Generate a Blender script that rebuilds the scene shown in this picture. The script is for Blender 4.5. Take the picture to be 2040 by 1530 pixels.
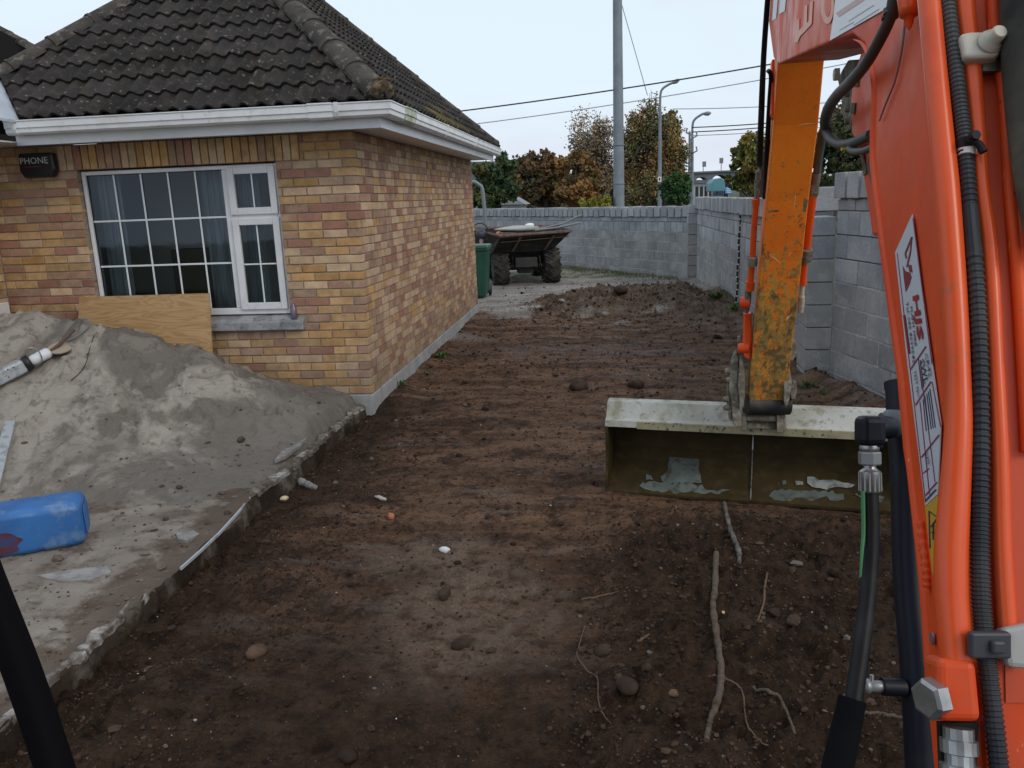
import bpy, bmesh, math, random
import numpy as np
from mathutils import Vector, Matrix
random.seed(7); rng = np.random.RandomState(11)
for o in list(bpy.data.objects): bpy.data.objects.remove(o)
S = bpy.context.scene; COL = S.collection

# ---------------------------------------------------------------- camera
F = 1600.0; H = 1.89
pit, rol, yaw = map(math.radians, (-13.02, -2.22, 6.97))
fwd = Vector((-math.sin(yaw)*math.cos(pit), math.cos(yaw)*math.cos(pit), math.sin(pit)))
rt0 = Vector((math.cos(yaw), math.sin(yaw), 0)); up0 = rt0.cross(fwd)
RT = rt0*math.cos(rol) + up0*math.sin(rol); UP = up0*math.cos(rol) - rt0*math.sin(rol)
EYE = Vector((0, 0, H))
cam = bpy.data.objects.new('camera', bpy.data.cameras.new('camera')); COL.objects.link(cam)
M = Matrix((RT, UP, -fwd)).transposed().to_4x4(); M.translation = EYE
cam.matrix_world = M
cam.data.sensor_width = 36; cam.data.lens = F/2040*36; cam.data.clip_start = 0.02; cam.data.clip_end = 3000
S.camera = cam
S.render.resolution_x = 1024; S.render.resolution_y = 768
def ray(x, y): return fwd*F + RT*(x-1020) - UP*(y-765)
def PD(x, y, d): return EYE + ray(x, y)*(d/F)
def PZ(x, y, z): d = ray(x, y); return EYE + d*((z-H)/d.z)
def PY(x, y, Y): d = ray(x, y); return EYE + d*(Y/d.y)
def PX(x, y, X): d = ray(x, y); return EYE + d*(X/d.x)
def proj(p):
    q = Vector(p)-EYE; w = q.dot(fwd)
    if w < .05: return None
    return (1020+F*q.dot(RT)/w, 765-F*q.dot(UP)/w, w)

# ---------------------------------------------------------------- world, sun, exposure
W = bpy.data.worlds.new('World'); S.world = W; W.use_nodes = True
nt = W.node_tree; nt.nodes.clear()
def wn(t, **k):
    n = nt.nodes.new(t)
    for a, b in k.items(): setattr(n, a, b)
    return n
SUN_EL, SUN_ROT = math.radians(38), math.radians(128)
sky = wn('ShaderNodeTexSky', sky_type='NISHITA', sun_disc=False)
sky.sun_elevation = SUN_EL; sky.sun_rotation = SUN_ROT
tc = wn('ShaderNodeTexCoord')
nz = wn('ShaderNodeTexNoise'); nz.inputs['Scale'].default_value = 1.7; nz.inputs['Detail'].default_value = 4
mp = wn('ShaderNodeMapping'); mp.inputs['Scale'].default_value = (1, 1, 3.2)
cr = wn('ShaderNodeValToRGB')
cr.color_ramp.elements[0].position = .42; cr.color_ramp.elements[0].color = (7.6, 7.9, 9.3, 1)
cr.color_ramp.elements[1].position = .60; cr.color_ramp.elements[1].color = (8.3, 9.6, 10.5, 1)
mx = wn('ShaderNodeMixRGB'); mx.inputs[0].default_value = .9
bg = wn('ShaderNodeBackground'); bg.inputs[1].default_value = .1
out = wn('ShaderNodeOutputWorld')
L = nt.links.new
L(tc.outputs['Generated'], mp.inputs[0]); L(mp.outputs[0], nz.inputs[0]); L(nz.outputs[0], cr.inputs[0])
L(sky.outputs[0], mx.inputs[1]); L(cr.outputs[0], mx.inputs[2]); L(mx.outputs[0], bg.inputs[0]); L(bg.outputs[0], out.inputs[0])
sl = bpy.data.lights.new('sun', 'SUN'); sl.energy = 1.0; sl.angle = math.radians(22); sl.color = (1, .86, .70)
sun = bpy.data.objects.new('sun', sl); COL.objects.link(sun)
sd = Vector((math.sin(SUN_ROT)*math.cos(SUN_EL), math.cos(SUN_ROT)*math.cos(SUN_EL), math.sin(SUN_EL)))
sun.rotation_euler = sd.to_track_quat('Z', 'Y').to_euler()
S.view_settings.view_transform = 'Standard'; S.view_settings.look = 'None'
S.view_settings.exposure = 0.0; S.view_settings.gamma = 1
S.view_settings.use_curve_mapping = False

# ---------------------------------------------------------------- helpers
def tag(o, label=None, cat=None, group=None, kind=None):
    if label: o['label'] = label
    if cat: o['category'] = cat
    if group: o['group'] = group
    if kind: o['kind'] = kind
    return o
def empty(name, loc=(0, 0, 0), label=None, cat=None, group=None, parent=None):
    o = bpy.data.objects.new(name, None); COL.objects.link(o); o.location = loc; o.empty_display_size = .1
    if parent: o.parent = parent; o.matrix_parent_inverse = wm(parent).inverted()
    return tag(o, label, cat, group)
def wm(o):
    return o.matrix_basis.copy() if o.parent is None else wm(o.parent) @ o.matrix_parent_inverse @ o.matrix_basis
def new(name, me, parent=None, mats=None):
    o = bpy.data.objects.new(name, me); COL.objects.link(o)
    if parent is not None:
        o.parent = parent; o.matrix_parent_inverse = wm(parent).inverted()   # local coordinates stay world coordinates
    return o
class MB:
    def __init__(s): s.v = []; s.f = []; s.mi = []; s.sm = []
    def add(s, vs, fs, m=0, smooth=False):
        b = len(s.v); s.v += [tuple(v) for v in vs]
        for f in fs: s.f.append([i+b for i in f]); s.mi.append(m); s.sm.append(smooth)
    def box(s, c, d, ax=None, m=0):
        """c centre, d full sizes, ax optional 3 axis vectors"""
        c = Vector(c); X, Y, Z = ax if ax else (Vector((1, 0, 0)), Vector((0, 1, 0)), Vector((0, 0, 1)))
        X = Vector(X)*d[0]/2; Y = Vector(Y)*d[1]/2; Z = Vector(Z)*d[2]/2
        vs = [c+X*i+Y*j+Z*k for k in (-1, 1) for j in (-1, 1) for i in (-1, 1)]
        s.add(vs, [(0, 2, 3, 1), (4, 5, 7, 6), (0, 1, 5, 4), (2, 6, 7, 3), (0, 4, 6, 2), (1, 3, 7, 5)], m)
    def b2(s, a, b, m=0):
        a = Vector(a); b = Vector(b); s.box((a+b)/2, [abs(b[i]-a[i]) for i in range(3)], None, m)
    def prism(s, poly, ext, m=0):
        """poly list of 3d points, ext vector"""
        n = len(poly); e = Vector(ext); p = [Vector(q) for q in poly]
        vs = p+[q+e for q in p]
        fs = [list(range(n)), list(range(2*n-1, n-1, -1))]+[[(i+1) % n, i, n+i, n+(i+1) % n] for i in range(n)]
        s.add(vs, fs, m)
    def tube(s, pts, r, seg=10, m=0, cap=True, smooth=True):
        pts = [Vector(p) for p in pts]; n = len(pts)
        rs = r if isinstance(r, (list, tuple)) else [r]*n
        t0 = (pts[1]-pts[0]).normalized(); ref = Vector((0, 0, 1)) if abs(t0.z) < .9 else Vector((1, 0, 0))
        u = t0.cross(ref).normalized(); vs = []
        for i, p in enumerate(pts):
            t = (pts[min(i+1, n-1)]-pts[max(i-1, 0)]).normalized()
            u = (u-t*u.dot(t)).normalized(); w = t.cross(u)
            for k in range(seg):
                a = 2*math.pi*k/seg; vs.append(p+(u*math.cos(a)+w*math.sin(a))*rs[i])
        fs = [[i*seg+k, i*seg+(k+1) % seg, (i+1)*seg+(k+1) % seg, (i+1)*seg+k] for i in range(n-1) for k in range(seg)]
        s.add(vs, fs, m, smooth)
        if cap: s.add(vs[:seg], [list(range(seg))[::-1]], m); s.add(vs[-seg:], [list(range(seg))], m)
    def lathe(s, c, axis, prof, seg=20, m=0, smooth=True):
        c = Vector(c); ax = Vector(axis).normalized()
        pts = [c+ax*h for h, r in prof]; t = ax; ref = Vector((0, 0, 1)) if abs(t.z) < .9 else Vector((1, 0, 0))
        u = t.cross(ref).normalized(); w = t.cross(u); vs = []
        for (h, r) in prof:
            for k in range(seg):
                a = 2*math.pi*k/seg; vs.append(c+ax*h+(u*math.cos(a)+w*math.sin(a))*max(r, 1e-4))
        n = len(prof)
        fs = [[i*seg+k, i*seg+(k+1) % seg, (i+1)*seg+(k+1) % seg, (i+1)*seg+k] for i in range(n-1) for k in range(seg)]
        s.add(vs, fs, m, smooth)
        s.add(vs[:seg], [list(range(seg))[::-1]], m); s.add(vs[-seg:], [list(range(seg))], m)
    def mesh(s, name, mats):
        me = bpy.data.meshes.new(name); me.from_pydata(s.v, [], s.f)
        for mt in (mats if isinstance(mats, (list, tuple)) else [mats]): me.materials.append(mt)
        me.polygons.foreach_set('material_index', s.mi); me.polygons.foreach_set('use_smooth', s.sm)
        me.update(); return me
    def build(s, name, mats, parent=None, bevel=0, seg=2, fixn=False, merge=False):
        me = s.mesh(name, mats)
        if fixn or bevel or merge:
            bm = bmesh.new(); bm.from_mesh(me)
            if merge: bmesh.ops.remove_doubles(bm, verts=bm.verts, dist=1e-5)
            if fixn: bmesh.ops.recalc_face_normals(bm, faces=bm.faces)
            bm.to_mesh(me); bm.free()
        o = new(name, me, parent)
        if bevel:
            b = o.modifiers.new('b', 'BEVEL'); b.width = bevel; b.segments = seg; b.limit_method = 'ANGLE'; b.angle_limit = math.radians(35)
            b.harden_normals = False
        return o
def crom(pts, n=8):
    """Catmull-Rom through points (tuples of any length)"""
    P = [np.array(p, float) for p in pts]; P = [2*P[0]-P[1]]+P+[2*P[-1]-P[-2]]; o = []
    for i in range(1, len(P)-2):
        for k in range(n):
            t = k/n; a, b, c, d = P[i-1], P[i], P[i+1], P[i+2]
            o.append(.5*((2*b)+(-a+c)*t+(2*a-5*b+4*c-d)*t*t+(-a+3*b-3*c+d)*t**3))
    o.append(P[-2]); return o
def bez(o, w, seg=2):
    b = o.modifiers.new('b', 'BEVEL'); b.width = w; b.segments = seg; b.limit_method = 'ANGLE'; b.angle_limit = math.radians(30); return o

# numpy value noise
_perm = rng.rand(64, 64, 64).astype(np.float32)
def vn(x, y, z=0.):
    x = np.asarray(x, float); y = np.asarray(y, float); z = np.zeros_like(x)+z
    xi = np.floor(x).astype(int); yi = np.floor(y).astype(int); zi = np.floor(z).astype(int)
    fx = x-xi; fy = y-yi; fz = z-zi
    fx = fx*fx*(3-2*fx); fy = fy*fy*(3-2*fy); fz = fz*fz*(3-2*fz)
    g = lambda a, b, c: _perm[(xi+a) & 63, (yi+b) & 63, (zi+c) & 63]
    r = 0
    for a in (0, 1):
        for b in (0, 1):
            for c in (0, 1):
                r = r+g(a, b, c)*(fx if a else 1-fx)*(fy if b else 1-fy)*(fz if c else 1-fz)
    return r*2-1
def fbm(x, y, oct=4, z=0., gain=.5):
    r = 0; a = 1.; t = 0
    for i in range(oct):
        r = r+a*vn(x*2**i+i*17.3, y*2**i+i*9.1, z+i*5.); t += a; a *= gain
    return r/t
def sstep(a, b, x): t = np.clip((x-a)/(b-a), 0, 1); return t*t*(3-2*t)

# ---------------------------------------------------------------- materials
def mat(name, col, rough=.6, metal=0, **k):
    """k: noise=(scale, amount, col2) list in 'layers'; bump=(scale, strength, dist)"""
    m = bpy.data.materials.new(name); m.use_nodes = True; n = m.node_tree.nodes; l = m.node_tree.links
    b = n['Principled BSDF']; b.inputs['Roughness'].default_value = rough; b.inputs['Metallic'].default_value = metal
    b.inputs['Base Color'].default_value = (*col, 1)
    if 'spec' not in k and rough >= .7: k['spec'] = .12
    if 'spec' in k: b.inputs['Specular IOR Level'].default_value = k['spec']
    if 'coat' in k: b.inputs['Coat Weight'].default_value = k['coat']; b.inputs['Coat Roughness'].default_value = .12
    tc = n.new('ShaderNodeTexCoord'); src = tc.outputs['Object']
    if k.get('geo', True):
        g = n.new('ShaderNodeNewGeometry'); src = g.outputs['Position']
    if 'stretch' in k:
        mp = n.new('ShaderNodeMapping'); mp.inputs['Scale'].default_value = k['stretch']; l.new(src, mp.inputs[0]); src2 = mp.outputs[0]
    else: src2 = src
    cur = None
    def tex(sc, det=5, ro=.6, s=src, dist=0):
        t = n.new('ShaderNodeTexNoise'); t.inputs['Scale'].default_value = sc; t.inputs['Detail'].default_value = det
        t.inputs['Roughness'].default_value = ro; t.inputs['Distortion'].default_value = dist; l.new(s, t.inputs['Vector']); return t.outputs[0]
    def ramp(f, a, b_):
        r = n.new('ShaderNodeMapRange'); r.inputs[1].default_value = a; r.inputs[2].default_value = b_; r.clamp = True; l.new(f, r.inputs[0]); return r.outputs[0]
    def mixc(f, c1, c2):
        x = n.new('ShaderNodeMixRGB')
        if isinstance(f, float): x.inputs[0].default_value = f
        else: l.new(f, x.inputs[0])
        for i, c in ((1, c1), (2, c2)):
            if isinstance(c, tuple): x.inputs[i].default_value = (*c, 1)
            else: l.new(c, x.inputs[i])
        return x.outputs[0]
    cur = tuple(col)
    for ly in k.get('layers', []):
        sc, lo, hi, c2 = ly[:4]; o = ly[4] if len(ly) > 4 else {}
        f = ramp(tex(sc, o.get('det', 5), o.get('ro', .6), src2 if o.get('st') else src, o.get('dist', 0)), lo, hi)
        if 'amt' in o:
            q = n.new('ShaderNodeMath'); q.operation = 'MULTIPLY'; q.inputs[1].default_value = o['amt']; l.new(f, q.inputs[0]); f = q.outputs[0]
        cur = mixc(f, cur, tuple(c2))
    if k.get('rnd'):
        oi = n.new('ShaderNodeObjectInfo'); hs = n.new('ShaderNodeHueSaturation')
        mr = n.new('ShaderNodeMapRange'); mr.inputs[3].default_value = 1-k['rnd']; mr.inputs[4].default_value = 1+k['rnd']
        l.new(oi.outputs['Random'], mr.inputs[0]); l.new(mr.outputs[0], hs.inputs['Value'])
        if isinstance(cur, tuple): hs.inputs['Color'].default_value = (*cur, 1)
        else: l.new(cur, hs.inputs['Color'])
        cur = hs.outputs[0]
    if not isinstance(cur, tuple): l.new(cur, b.inputs['Base Color'])
    if 'bump' in k:
        prev = None
        for (sc, st, di) in (k['bump'] if isinstance(k['bump'], list) else [k['bump']]):
            bp = n.new('ShaderNodeBump'); bp.inputs['Strength'].default_value = st; bp.inputs['Distance'].default_value = di
            l.new(tex(sc, 6, .65, src2 if k.get('bst') else src), bp.inputs['Height'])
            if prev: l.new(prev, bp.inputs['Normal'])
            prev = bp.outputs[0]
        l.new(prev, b.inputs['Normal'])
    if 'rvar' in k:
        sc, a, c = k['rvar']; l.new(n_mr(n, l, tex(sc), a, c), b.inputs['Roughness'])
    return m
def n_mr(n, l, f, a, c):
    r = n.new('ShaderNodeMapRange'); r.inputs[1].default_value = .35; r.inputs[2].default_value = .65
    r.inputs[3].default_value = a; r.inputs[4].default_value = c; l.new(f, r.inputs[0]); return r.outputs[0]
# ================================================================ GROUND
def grid(name, xs, ys, hf, mats, kind='structure', fm=None, smooth=True):
    X, Y = np.meshgrid(xs, ys); Z = hf(X, Y); nx, ny = len(xs), len(ys)
    co = np.stack([X, Y, Z], -1).reshape(-1, 3).astype(np.float32)
    i = np.arange((ny-1)*(nx-1)); r = i//(nx-1); c = i % (nx-1); a = r*nx+c
    q = np.stack([a, a+1, a+nx+1, a+nx], -1)
    if fm is not None:
        k = fm(X, Y, Z).reshape(-1); q = q[k[q].any(1)]
    me = bpy.data.meshes.new(name); me.vertices.add(len(co)); me.vertices.foreach_set('co', co.ravel())
    me.loops.add(q.size); me.loops.foreach_set('vertex_index', q.ravel().astype(np.int32))
    me.polygons.add(len(q)); me.polygons.foreach_set('loop_start', np.arange(0, q.size, 4, dtype=np.int32))
    me.polygons.foreach_set('loop_total', np.full(len(q), 4, dtype=np.int32))
    me.update(calc_edges=True); me.validate()
    me.polygons.foreach_set('use_smooth', np.full(len(me.polygons), smooth))
    for m in mats: me.materials.append(m)
    o = new(name, me); tag(o, kind=kind); return o

KX = -2.27                                                    # line of the apron's broken edge
def h_soil(X, Y):
    """height of the dug soil; rough is the local roughness"""
    wob = fbm(X*1.3, Y*1.3, 3)
    h = .035*fbm(X*.9, Y*.9, 3, 1.)+.0
    # ditch beside the apron edge and the bank against the plinth
    e = X-(KX+.02)
    h += (-.045+.035*fbm(X*5, Y*2.5, 3, 44.))*np.exp(-(e/.26)**2)*sstep(7.4, 6.4, Y)
    h += .06*np.exp(-((e-.45)/.25)**2)*(fbm(X*3, Y*3, 3, 4.)+.2)*sstep(7.4, 6.4, Y)
    h += (.045+.05*fbm(X*4, Y*2, 4, 8.))*np.exp(-((X+2.16)/.26)**2)*sstep(6.8, 7.3, Y)*sstep(14.5, 12.5, Y)
    # loose pile raked up to the right
    edge = sstep(-.16, .25, X+.10*wob+.05*vn(X*7, Y*7))*sstep(4.75, 4.25, Y+.1*wob)
    h += edge*(.085+.05*fbm(X*2.2, Y*2.2, 4, 3.))
    # scraped strips: low ridges across the drag of the blade
    s = sstep(4.3, 5.0, Y)*sstep(12.6, 11.5, Y)
    ph = Y*5.2+1.2*fbm(X*.5, Y*1.2, 2, 6.)
    h += s*.008*np.maximum(0, np.sin(ph))**6*(1+fbm(X*3, Y, 3, 2.))
    h += .02*np.exp(-((Y-4.72-.04*X)/.05)**2)*sstep(0, -.2, X)*.8
    # heap further back
    hp = np.exp(-(((X-.15)/1.45)**2+((Y-14.1-.25*X)/1.35)**2))+.55*np.exp(-(((X-1.45)/.55)**2+((Y-13.2)/2.0)**2))
    rgh = sstep(.12, .5, hp)
    h += hp*(.30+.12*fbm(X*1.7, Y*1.7, 4, 12.))+rgh*.10*fbm(X*4.5, Y*4.5, 4, 13.)
    # bank against the block walls
    h += .10*np.exp(-((X-2.05-(8-Y)*.2*(Y < 8))/.18)**2)*(1+fbm(X*3, Y*2, 3, 15.))
    rough = .55+.9*edge+.7*np.exp(-(e/.5)**2)*sstep(7.4, 6.4, Y)+1.2*rgh+.25*(fbm(X*1.1, Y*1.1, 2, 22.))
    rough = rough*(1-.6*s)*(1-.55*np.exp(-(((X+.75)/.55)**2+((Y-3.55)/.75)**2)))
    c = fbm(X*9, Y*9, 4, 30.); lump = np.maximum(0, fbm(X*16, Y*16, 3, 35.)-.05)
    h += rough*(.019*c+.055*lump)+(.3+rough)*.010*fbm(X*42, Y*42, 2, 37.)
    h -= .02*np.maximum(0, -fbm(X*6, Y*9, 3, 41.)-.25)*2
    return h
ys = [.9]
while ys[-1] < 24: ys.append(ys[-1]+max(.010, .0058*ys[-1]))
xs = np.linspace(KX-.01, 3.4, 440)

M_soil = bpy.data.materials.new('soil'); M_soil.use_nodes = True
def soil_nodes(m):
    n = m.node_tree.nodes; l = m.node_tree.links; b = n['Principled BSDF']
    g = n.new('ShaderNodeNewGeometry'); P = g.outputs['Position']
    def noise(sc, det=5, ro=.6, st=None, dist=0, off=0):
        s = P
        mp = n.new('ShaderNodeMapping'); mp.inputs['Location'].default_value = (off, off*.7, 0)
        if st: mp.inputs['Scale'].default_value = st
        l.new(P, mp.inputs[0]); s = mp.outputs[0]
        t = n.new('ShaderNodeTexNoise'); t.inputs['Scale'].default_value = sc; t.inputs['Detail'].default_value = det
        t.inputs['Roughness'].default_value = ro; t.inputs['Distortion'].default_value = dist; l.new(s, t.inputs['Vector']); return t.outputs[0]
    def mr(f, a, c, lo=0, hi=1):
        r = n.new('ShaderNodeMapRange'); r.inputs[1].default_value = a; r.inputs[2].default_value = c
        r.inputs[3].default_value = lo; r.inputs[4].default_value = hi; l.new(f, r.inputs[0]); return r.outputs[0]
    def mul(a, c, op='MULTIPLY'):
        q = n.new('ShaderNodeMath'); q.operation = op
        for i, v in ((0, a), (1, c)):
            if isinstance(v, (int, float)): q.inputs[i].default_value = v
            else: l.new(v, q.inputs[i])
        return q.outputs[0]
    def mix(f, a, c):
        x = n.new('ShaderNodeMixRGB')
        if isinstance(f, float): x.inputs[0].default_value = f
        else: l.new(f, x.inputs[0])
        for i, v in ((1, a), (2, c)):
            if isinstance(v, tuple): x.inputs[i].default_value = (*v, 1)
            else: l.new(v, x.inputs[i])
        return x.outputs[0]
    sp = n.new('ShaderNodeSeparateXYZ'); l.new(P, sp.inputs[0]); x, y = sp.outputs[0], sp.outputs[1]
    base = mix(mr(noise(1.1, 6, .6), .38, .62), (.058, .032, .019), (.142, .084, .052))
    base = mix(mr(noise(1.6, 5, .65, (.35, 2.6, 1), .4, 3), .45, .62), base, (.185, .108, .066))       # scraped streaks
    base = mix(mul(mr(noise(5., 7, .75, None, .5, 9), .49, .58), .8), base, (.032, .019, .013))
    base = mix(mul(mr(noise(19., 6, .8, None, 0, 12), .52, .60), .65), base, (.025, .016, .011))
    base = mix(mul(mr(noise(15., 6, .8, None, 0, 32), .55, .62), .45), base, (.20, .135, .095))
    base = mix(mul(mr(noise(2.2, 4, .6, (.5, 2, 1), 0, 21), .56, .68), .6), base, (.20, .165, .14))
    # damp soil of the loose pile; shade painted in near machine and apron edge
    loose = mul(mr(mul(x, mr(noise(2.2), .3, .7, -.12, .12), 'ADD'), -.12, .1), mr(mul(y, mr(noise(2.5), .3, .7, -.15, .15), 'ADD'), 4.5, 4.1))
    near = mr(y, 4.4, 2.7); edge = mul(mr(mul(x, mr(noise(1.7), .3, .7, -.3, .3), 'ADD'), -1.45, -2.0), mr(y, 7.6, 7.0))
    damp_shade = mul(mul(loose, mul(near, .9), 'MAXIMUM'), mul(edge, 1.0), 'MAXIMUM')
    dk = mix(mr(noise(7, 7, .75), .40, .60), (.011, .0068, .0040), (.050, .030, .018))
    c = mix(mul(damp_shade, .85), base, dk)
    # greyish smeared clay patch
    def blob(cx, cy, rx, ry, soft=.35):
        dx = mul(mul(x, -cx, 'ADD'), 1/rx); dy = mul(mul(y, -cy, 'ADD'), 1/ry)
        d = mul(mul(mul(dx, dx), mul(dy, dy), 'ADD'), mr(noise(3.5, 4, .6), .3, .7, -.5, .5), 'ADD')
        return mr(d, 1+soft, 1-soft)
    clay = mul(mul(blob(-.66, 3.40, .40, .60, .7), blob(-.95, 3.95, .32, .3, .7), 'MAXIMUM'), mr(noise(9, 5, .7), .40, .56, .25, 1))
    c = mix(mul(clay, .72), c, (.195, .145, .108))
    grey = mul(blob(-.3, 9.8, 1.5, .5), mr(noise(4, 5, .7), .45, .6)); c = mix(mul(grey, .6), c, (.12, .11, .115))
    # old concrete yard and dust at the back
    f = mr(mul(y, mr(noise(.9, 5, .6), .3, .7, -1.6, 1.6), 'ADD'), 12.4, 13.2)
    fl = mul(mr(mul(y, mul(x, .9), 'ADD'), 9.6, 9.0), mr(y, 10.5, 11.2)); f = mul(f, fl, 'MAXIMUM')
    yard = mix(mr(noise(1.3, 6, .65, (.5, 1.3, 1)), .42, .6), (.20, .185, .165), (.33, .31, .285))
    yard = mix(mul(mr(noise(4, 5, .7, (.5, 1.5, 1), 0, 5), .56, .66), .7), yard, (.10, .085, .07))
    hb = mul(blob(.15, 13.9, 1.5, 1.35, .3), blob(1.6, 13.0, .75, 2.2, .3), 'MAXIMUM')
    hc = mix(mr(noise(3.2, 6, .7), .4, .6), (.070, .046, .032), (.165, .122, .090))
    c = mix(f, c, yard); c = mix(hb, c, hc)
    gr = mul(mr(y, 18.5, 19.5), mr(noise(2.2, 5, .7), .46, .56)); c = mix(gr, c, (.09, .115, .045))
    # pale grit, small
    v = n.new('ShaderNodeTexVoronoi'); v.inputs['Scale'].default_value = 34; l.new(P, v.inputs['Vector'])
    sel = n.new('ShaderNodeSeparateColor'); l.new(v.outputs['Color'], sel.inputs[0])
    spk = mul(mr(v.outputs['Distance'], .16, .10), mr(sel.outputs[0], .975, .98)); c = mix(mul(spk, .8), c, (.48, .45, .40))
    v2 = n.new('ShaderNodeTexVoronoi'); v2.inputs['Scale'].default_value = 80; l.new(P, v2.inputs['Vector'])
    s2 = n.new('ShaderNodeSeparateColor'); l.new(v2.outputs['Color'], s2.inputs[0])
    spk2 = mul(mr(v2.outputs['Distance'], .2, .12), mr(s2.outputs[0], .95, .955)); c = mix(mul(spk2, .6), c, (.34, .30, .25))
    gm = mr(noise(60, 4, .7), .3, .7, .72, 1.25)
    vm = n.new('ShaderNodeHueSaturation'); l.new(gm, vm.inputs['Value']); l.new(c, vm.inputs['Color'])
    l.new(vm.outputs[0], b.inputs['Base Color'])
    b.inputs['Roughness'].default_value = .82; b.inputs['Specular IOR Level'].default_value = .10
    l.new(mr(noise(3, 5), .35, .65, .62, .95), b.inputs['Roughness'])
    prev = None
    for sc, st, di in ((30, 1., .022), (95, .9, .008)):
        bp = n.new('ShaderNodeBump'); bp.inputs['Strength'].default_value = st; bp.inputs['Distance'].default_value = di
        l.new(noise(sc, 6, .7), bp.inputs['Height'])
        if prev: l.new(prev, bp.inputs['Normal'])
        prev = bp.outputs[0]
    l.new(prev, b.inputs['Normal'])
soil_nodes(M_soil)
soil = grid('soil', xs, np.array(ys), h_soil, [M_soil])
xs3 = np.linspace(-7, KX-.01, 60); ys3 = np.linspace(13.6, 24, 120)
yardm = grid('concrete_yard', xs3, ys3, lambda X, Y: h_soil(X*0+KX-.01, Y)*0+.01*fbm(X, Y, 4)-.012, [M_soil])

M_far = mat('far_grass', (.07, .09, .04), .9, layers=[(.05, .4, .6, (.10, .10, .06)), (1.5, .4, .7, (.05, .07, .03))])
far = MB(); far.add([(-900, -40, -.35), (900, -40, -.35), (900, 900, -.35), (-900, 900, -.35)], [(0, 1, 2, 3)])
tag(far.build('ground', M_far), kind='structure')
M_road = mat('asphalt', (.055, .055, .058), .85, layers=[(3, .4, .7, (.075, .073, .07))], bump=(90, .3, .003))
rd = MB(); rd.add([(-2, 26, -.33), (3.5, 26, -.33), (22, 420, -.33), (8, 420, -.33)], [(0, 1, 2, 3)])
tag(rd.build('road', M_road), kind='structure')

# ---------------------------------------------------------------- concrete apron and sand
M_apron = mat('apron_concrete', (.27, .24, .20), .9, layers=[
    (.9, .42, .58, (.165, .138, .112)), (2.6, .52, .62, (.33, .30, .265), {'amt': .6}), (5, .5, .62, (.085, .06, .045), {'amt': .85}),
    (45, .35, .75, (.20, .18, .16), {'amt': .5})], bump=[(14, .5, .02), (90, .4, .004)])
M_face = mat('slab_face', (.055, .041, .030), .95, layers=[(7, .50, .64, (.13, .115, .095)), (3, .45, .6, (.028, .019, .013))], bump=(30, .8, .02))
def dark_over(m, c2, x0, x1, y0, y1, amt):
    """soil trodden over the slab near the edge; shade painted in towards the machine"""
    n = m.node_tree.nodes; l = m.node_tree.links; b = n['Principled BSDF']; src = b.inputs['Base Color'].links[0].from_socket
    g = n.new('ShaderNodeNewGeometry'); sp = n.new('ShaderNodeSeparateXYZ'); l.new(g.outputs['Position'], sp.inputs[0])
    t = n.new('ShaderNodeTexNoise'); t.inputs['Scale'].default_value = 3.2; t.inputs['Detail'].default_value = 7; t.inputs['Roughness'].default_value = .7; l.new(g.outputs['Position'], t.inputs['Vector'])
    def mr(f, a, c, lo=0., hi=1.):
        r = n.new('ShaderNodeMapRange'); r.inputs[1].default_value = a; r.inputs[2].default_value = c; r.inputs[3].default_value = lo; r.inputs[4].default_value = hi; l.new(f, r.inputs[0]); return r.outputs[0]
    def op(a, c, o):
        q = n.new('ShaderNodeMath'); q.operation = o; q.use_clamp = o == 'ADD'
        for i, v in ((0, a), (1, c)):
            if isinstance(v, float): q.inputs[i].default_value = v
            else: l.new(v, q.inputs[i])
        return q.outputs[0]
    w = op(mr(sp.outputs[0], x0, x1), mr(sp.outputs[1], y0, y1), 'MAXIMUM')
    f = mr(op(w, mr(t.outputs[0], .3, .7, -.55, .35), 'ADD'), .25, .55, 0, amt)
    x = n.new('ShaderNodeMixRGB'); l.new(f, x.inputs[0]); l.new(src, x.inputs[1]); x.inputs[2].default_value = (*c2, 1); l.new(x.outputs[0], b.inputs['Base Color'])
dark_over(M_apron, (.085, .060, .043), -2.75, -2.25, 2.9, 1.6, .75)  # trodden soil at the edge; machine's shade painted over the nearest part
def edge_x(Y): return KX+.05*fbm(Y*2.1+3, Y*0+1.7, 4)+.012*vn(Y*23, Y*0)+.004*vn(Y*61, Y*0)
def h_apron(X, Y):
    h = .050+.012*fbm(X*2.2, Y*2.2, 4, 3.)+.02*np.maximum(0, fbm(X*7, Y*7, 3, 5.)-.15)+.004*fbm(X*30, Y*30, 2, 7.)
    e = edge_x(Y)-X
    h = h+.03*sstep(.5, .1, e)*(fbm(X*5, Y*5, 3, 9.))
    dirt = sstep(3.6, 2.6, Y)*sstep(.9, .2, e+.3*fbm(X*2, Y*2, 3, 2.)); h = h+dirt*.03*np.maximum(0, fbm(X*11, Y*11, 3, 55.)+.15)
    return h
nx = 300; ysA = [.8]
while ysA[-1] < 7.02: ysA.append(ysA[-1]+max(.010, .0055*ysA[-1]))
ysA = np.array(ysA)
U, Yg = np.meshgrid(np.linspace(0, 1, nx), ysA); Xg = -6.6+(edge_x(Yg)+6.6)*(1-(1-U)**1.35)
def grid_free(name, X, Y, Z, mats, skirt=None):
    ny, nx = X.shape
    co = np.stack([X, Y, Z], -1).reshape(-1, 3)
    i = np.arange((ny-1)*(nx-1)); r = i//(nx-1); c = i % (nx-1); a = r*nx+c
    q = np.stack([a, a+1, a+nx+1, a+nx], -1)
    me = bpy.data.meshes.new(name); me.from_pydata(co.tolist(), [], q.tolist()); me.polygons.foreach_set('use_smooth', np.full(len(q), True))
    for m in mats: me.materials.append(m)
    return new(name, me)
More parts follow.
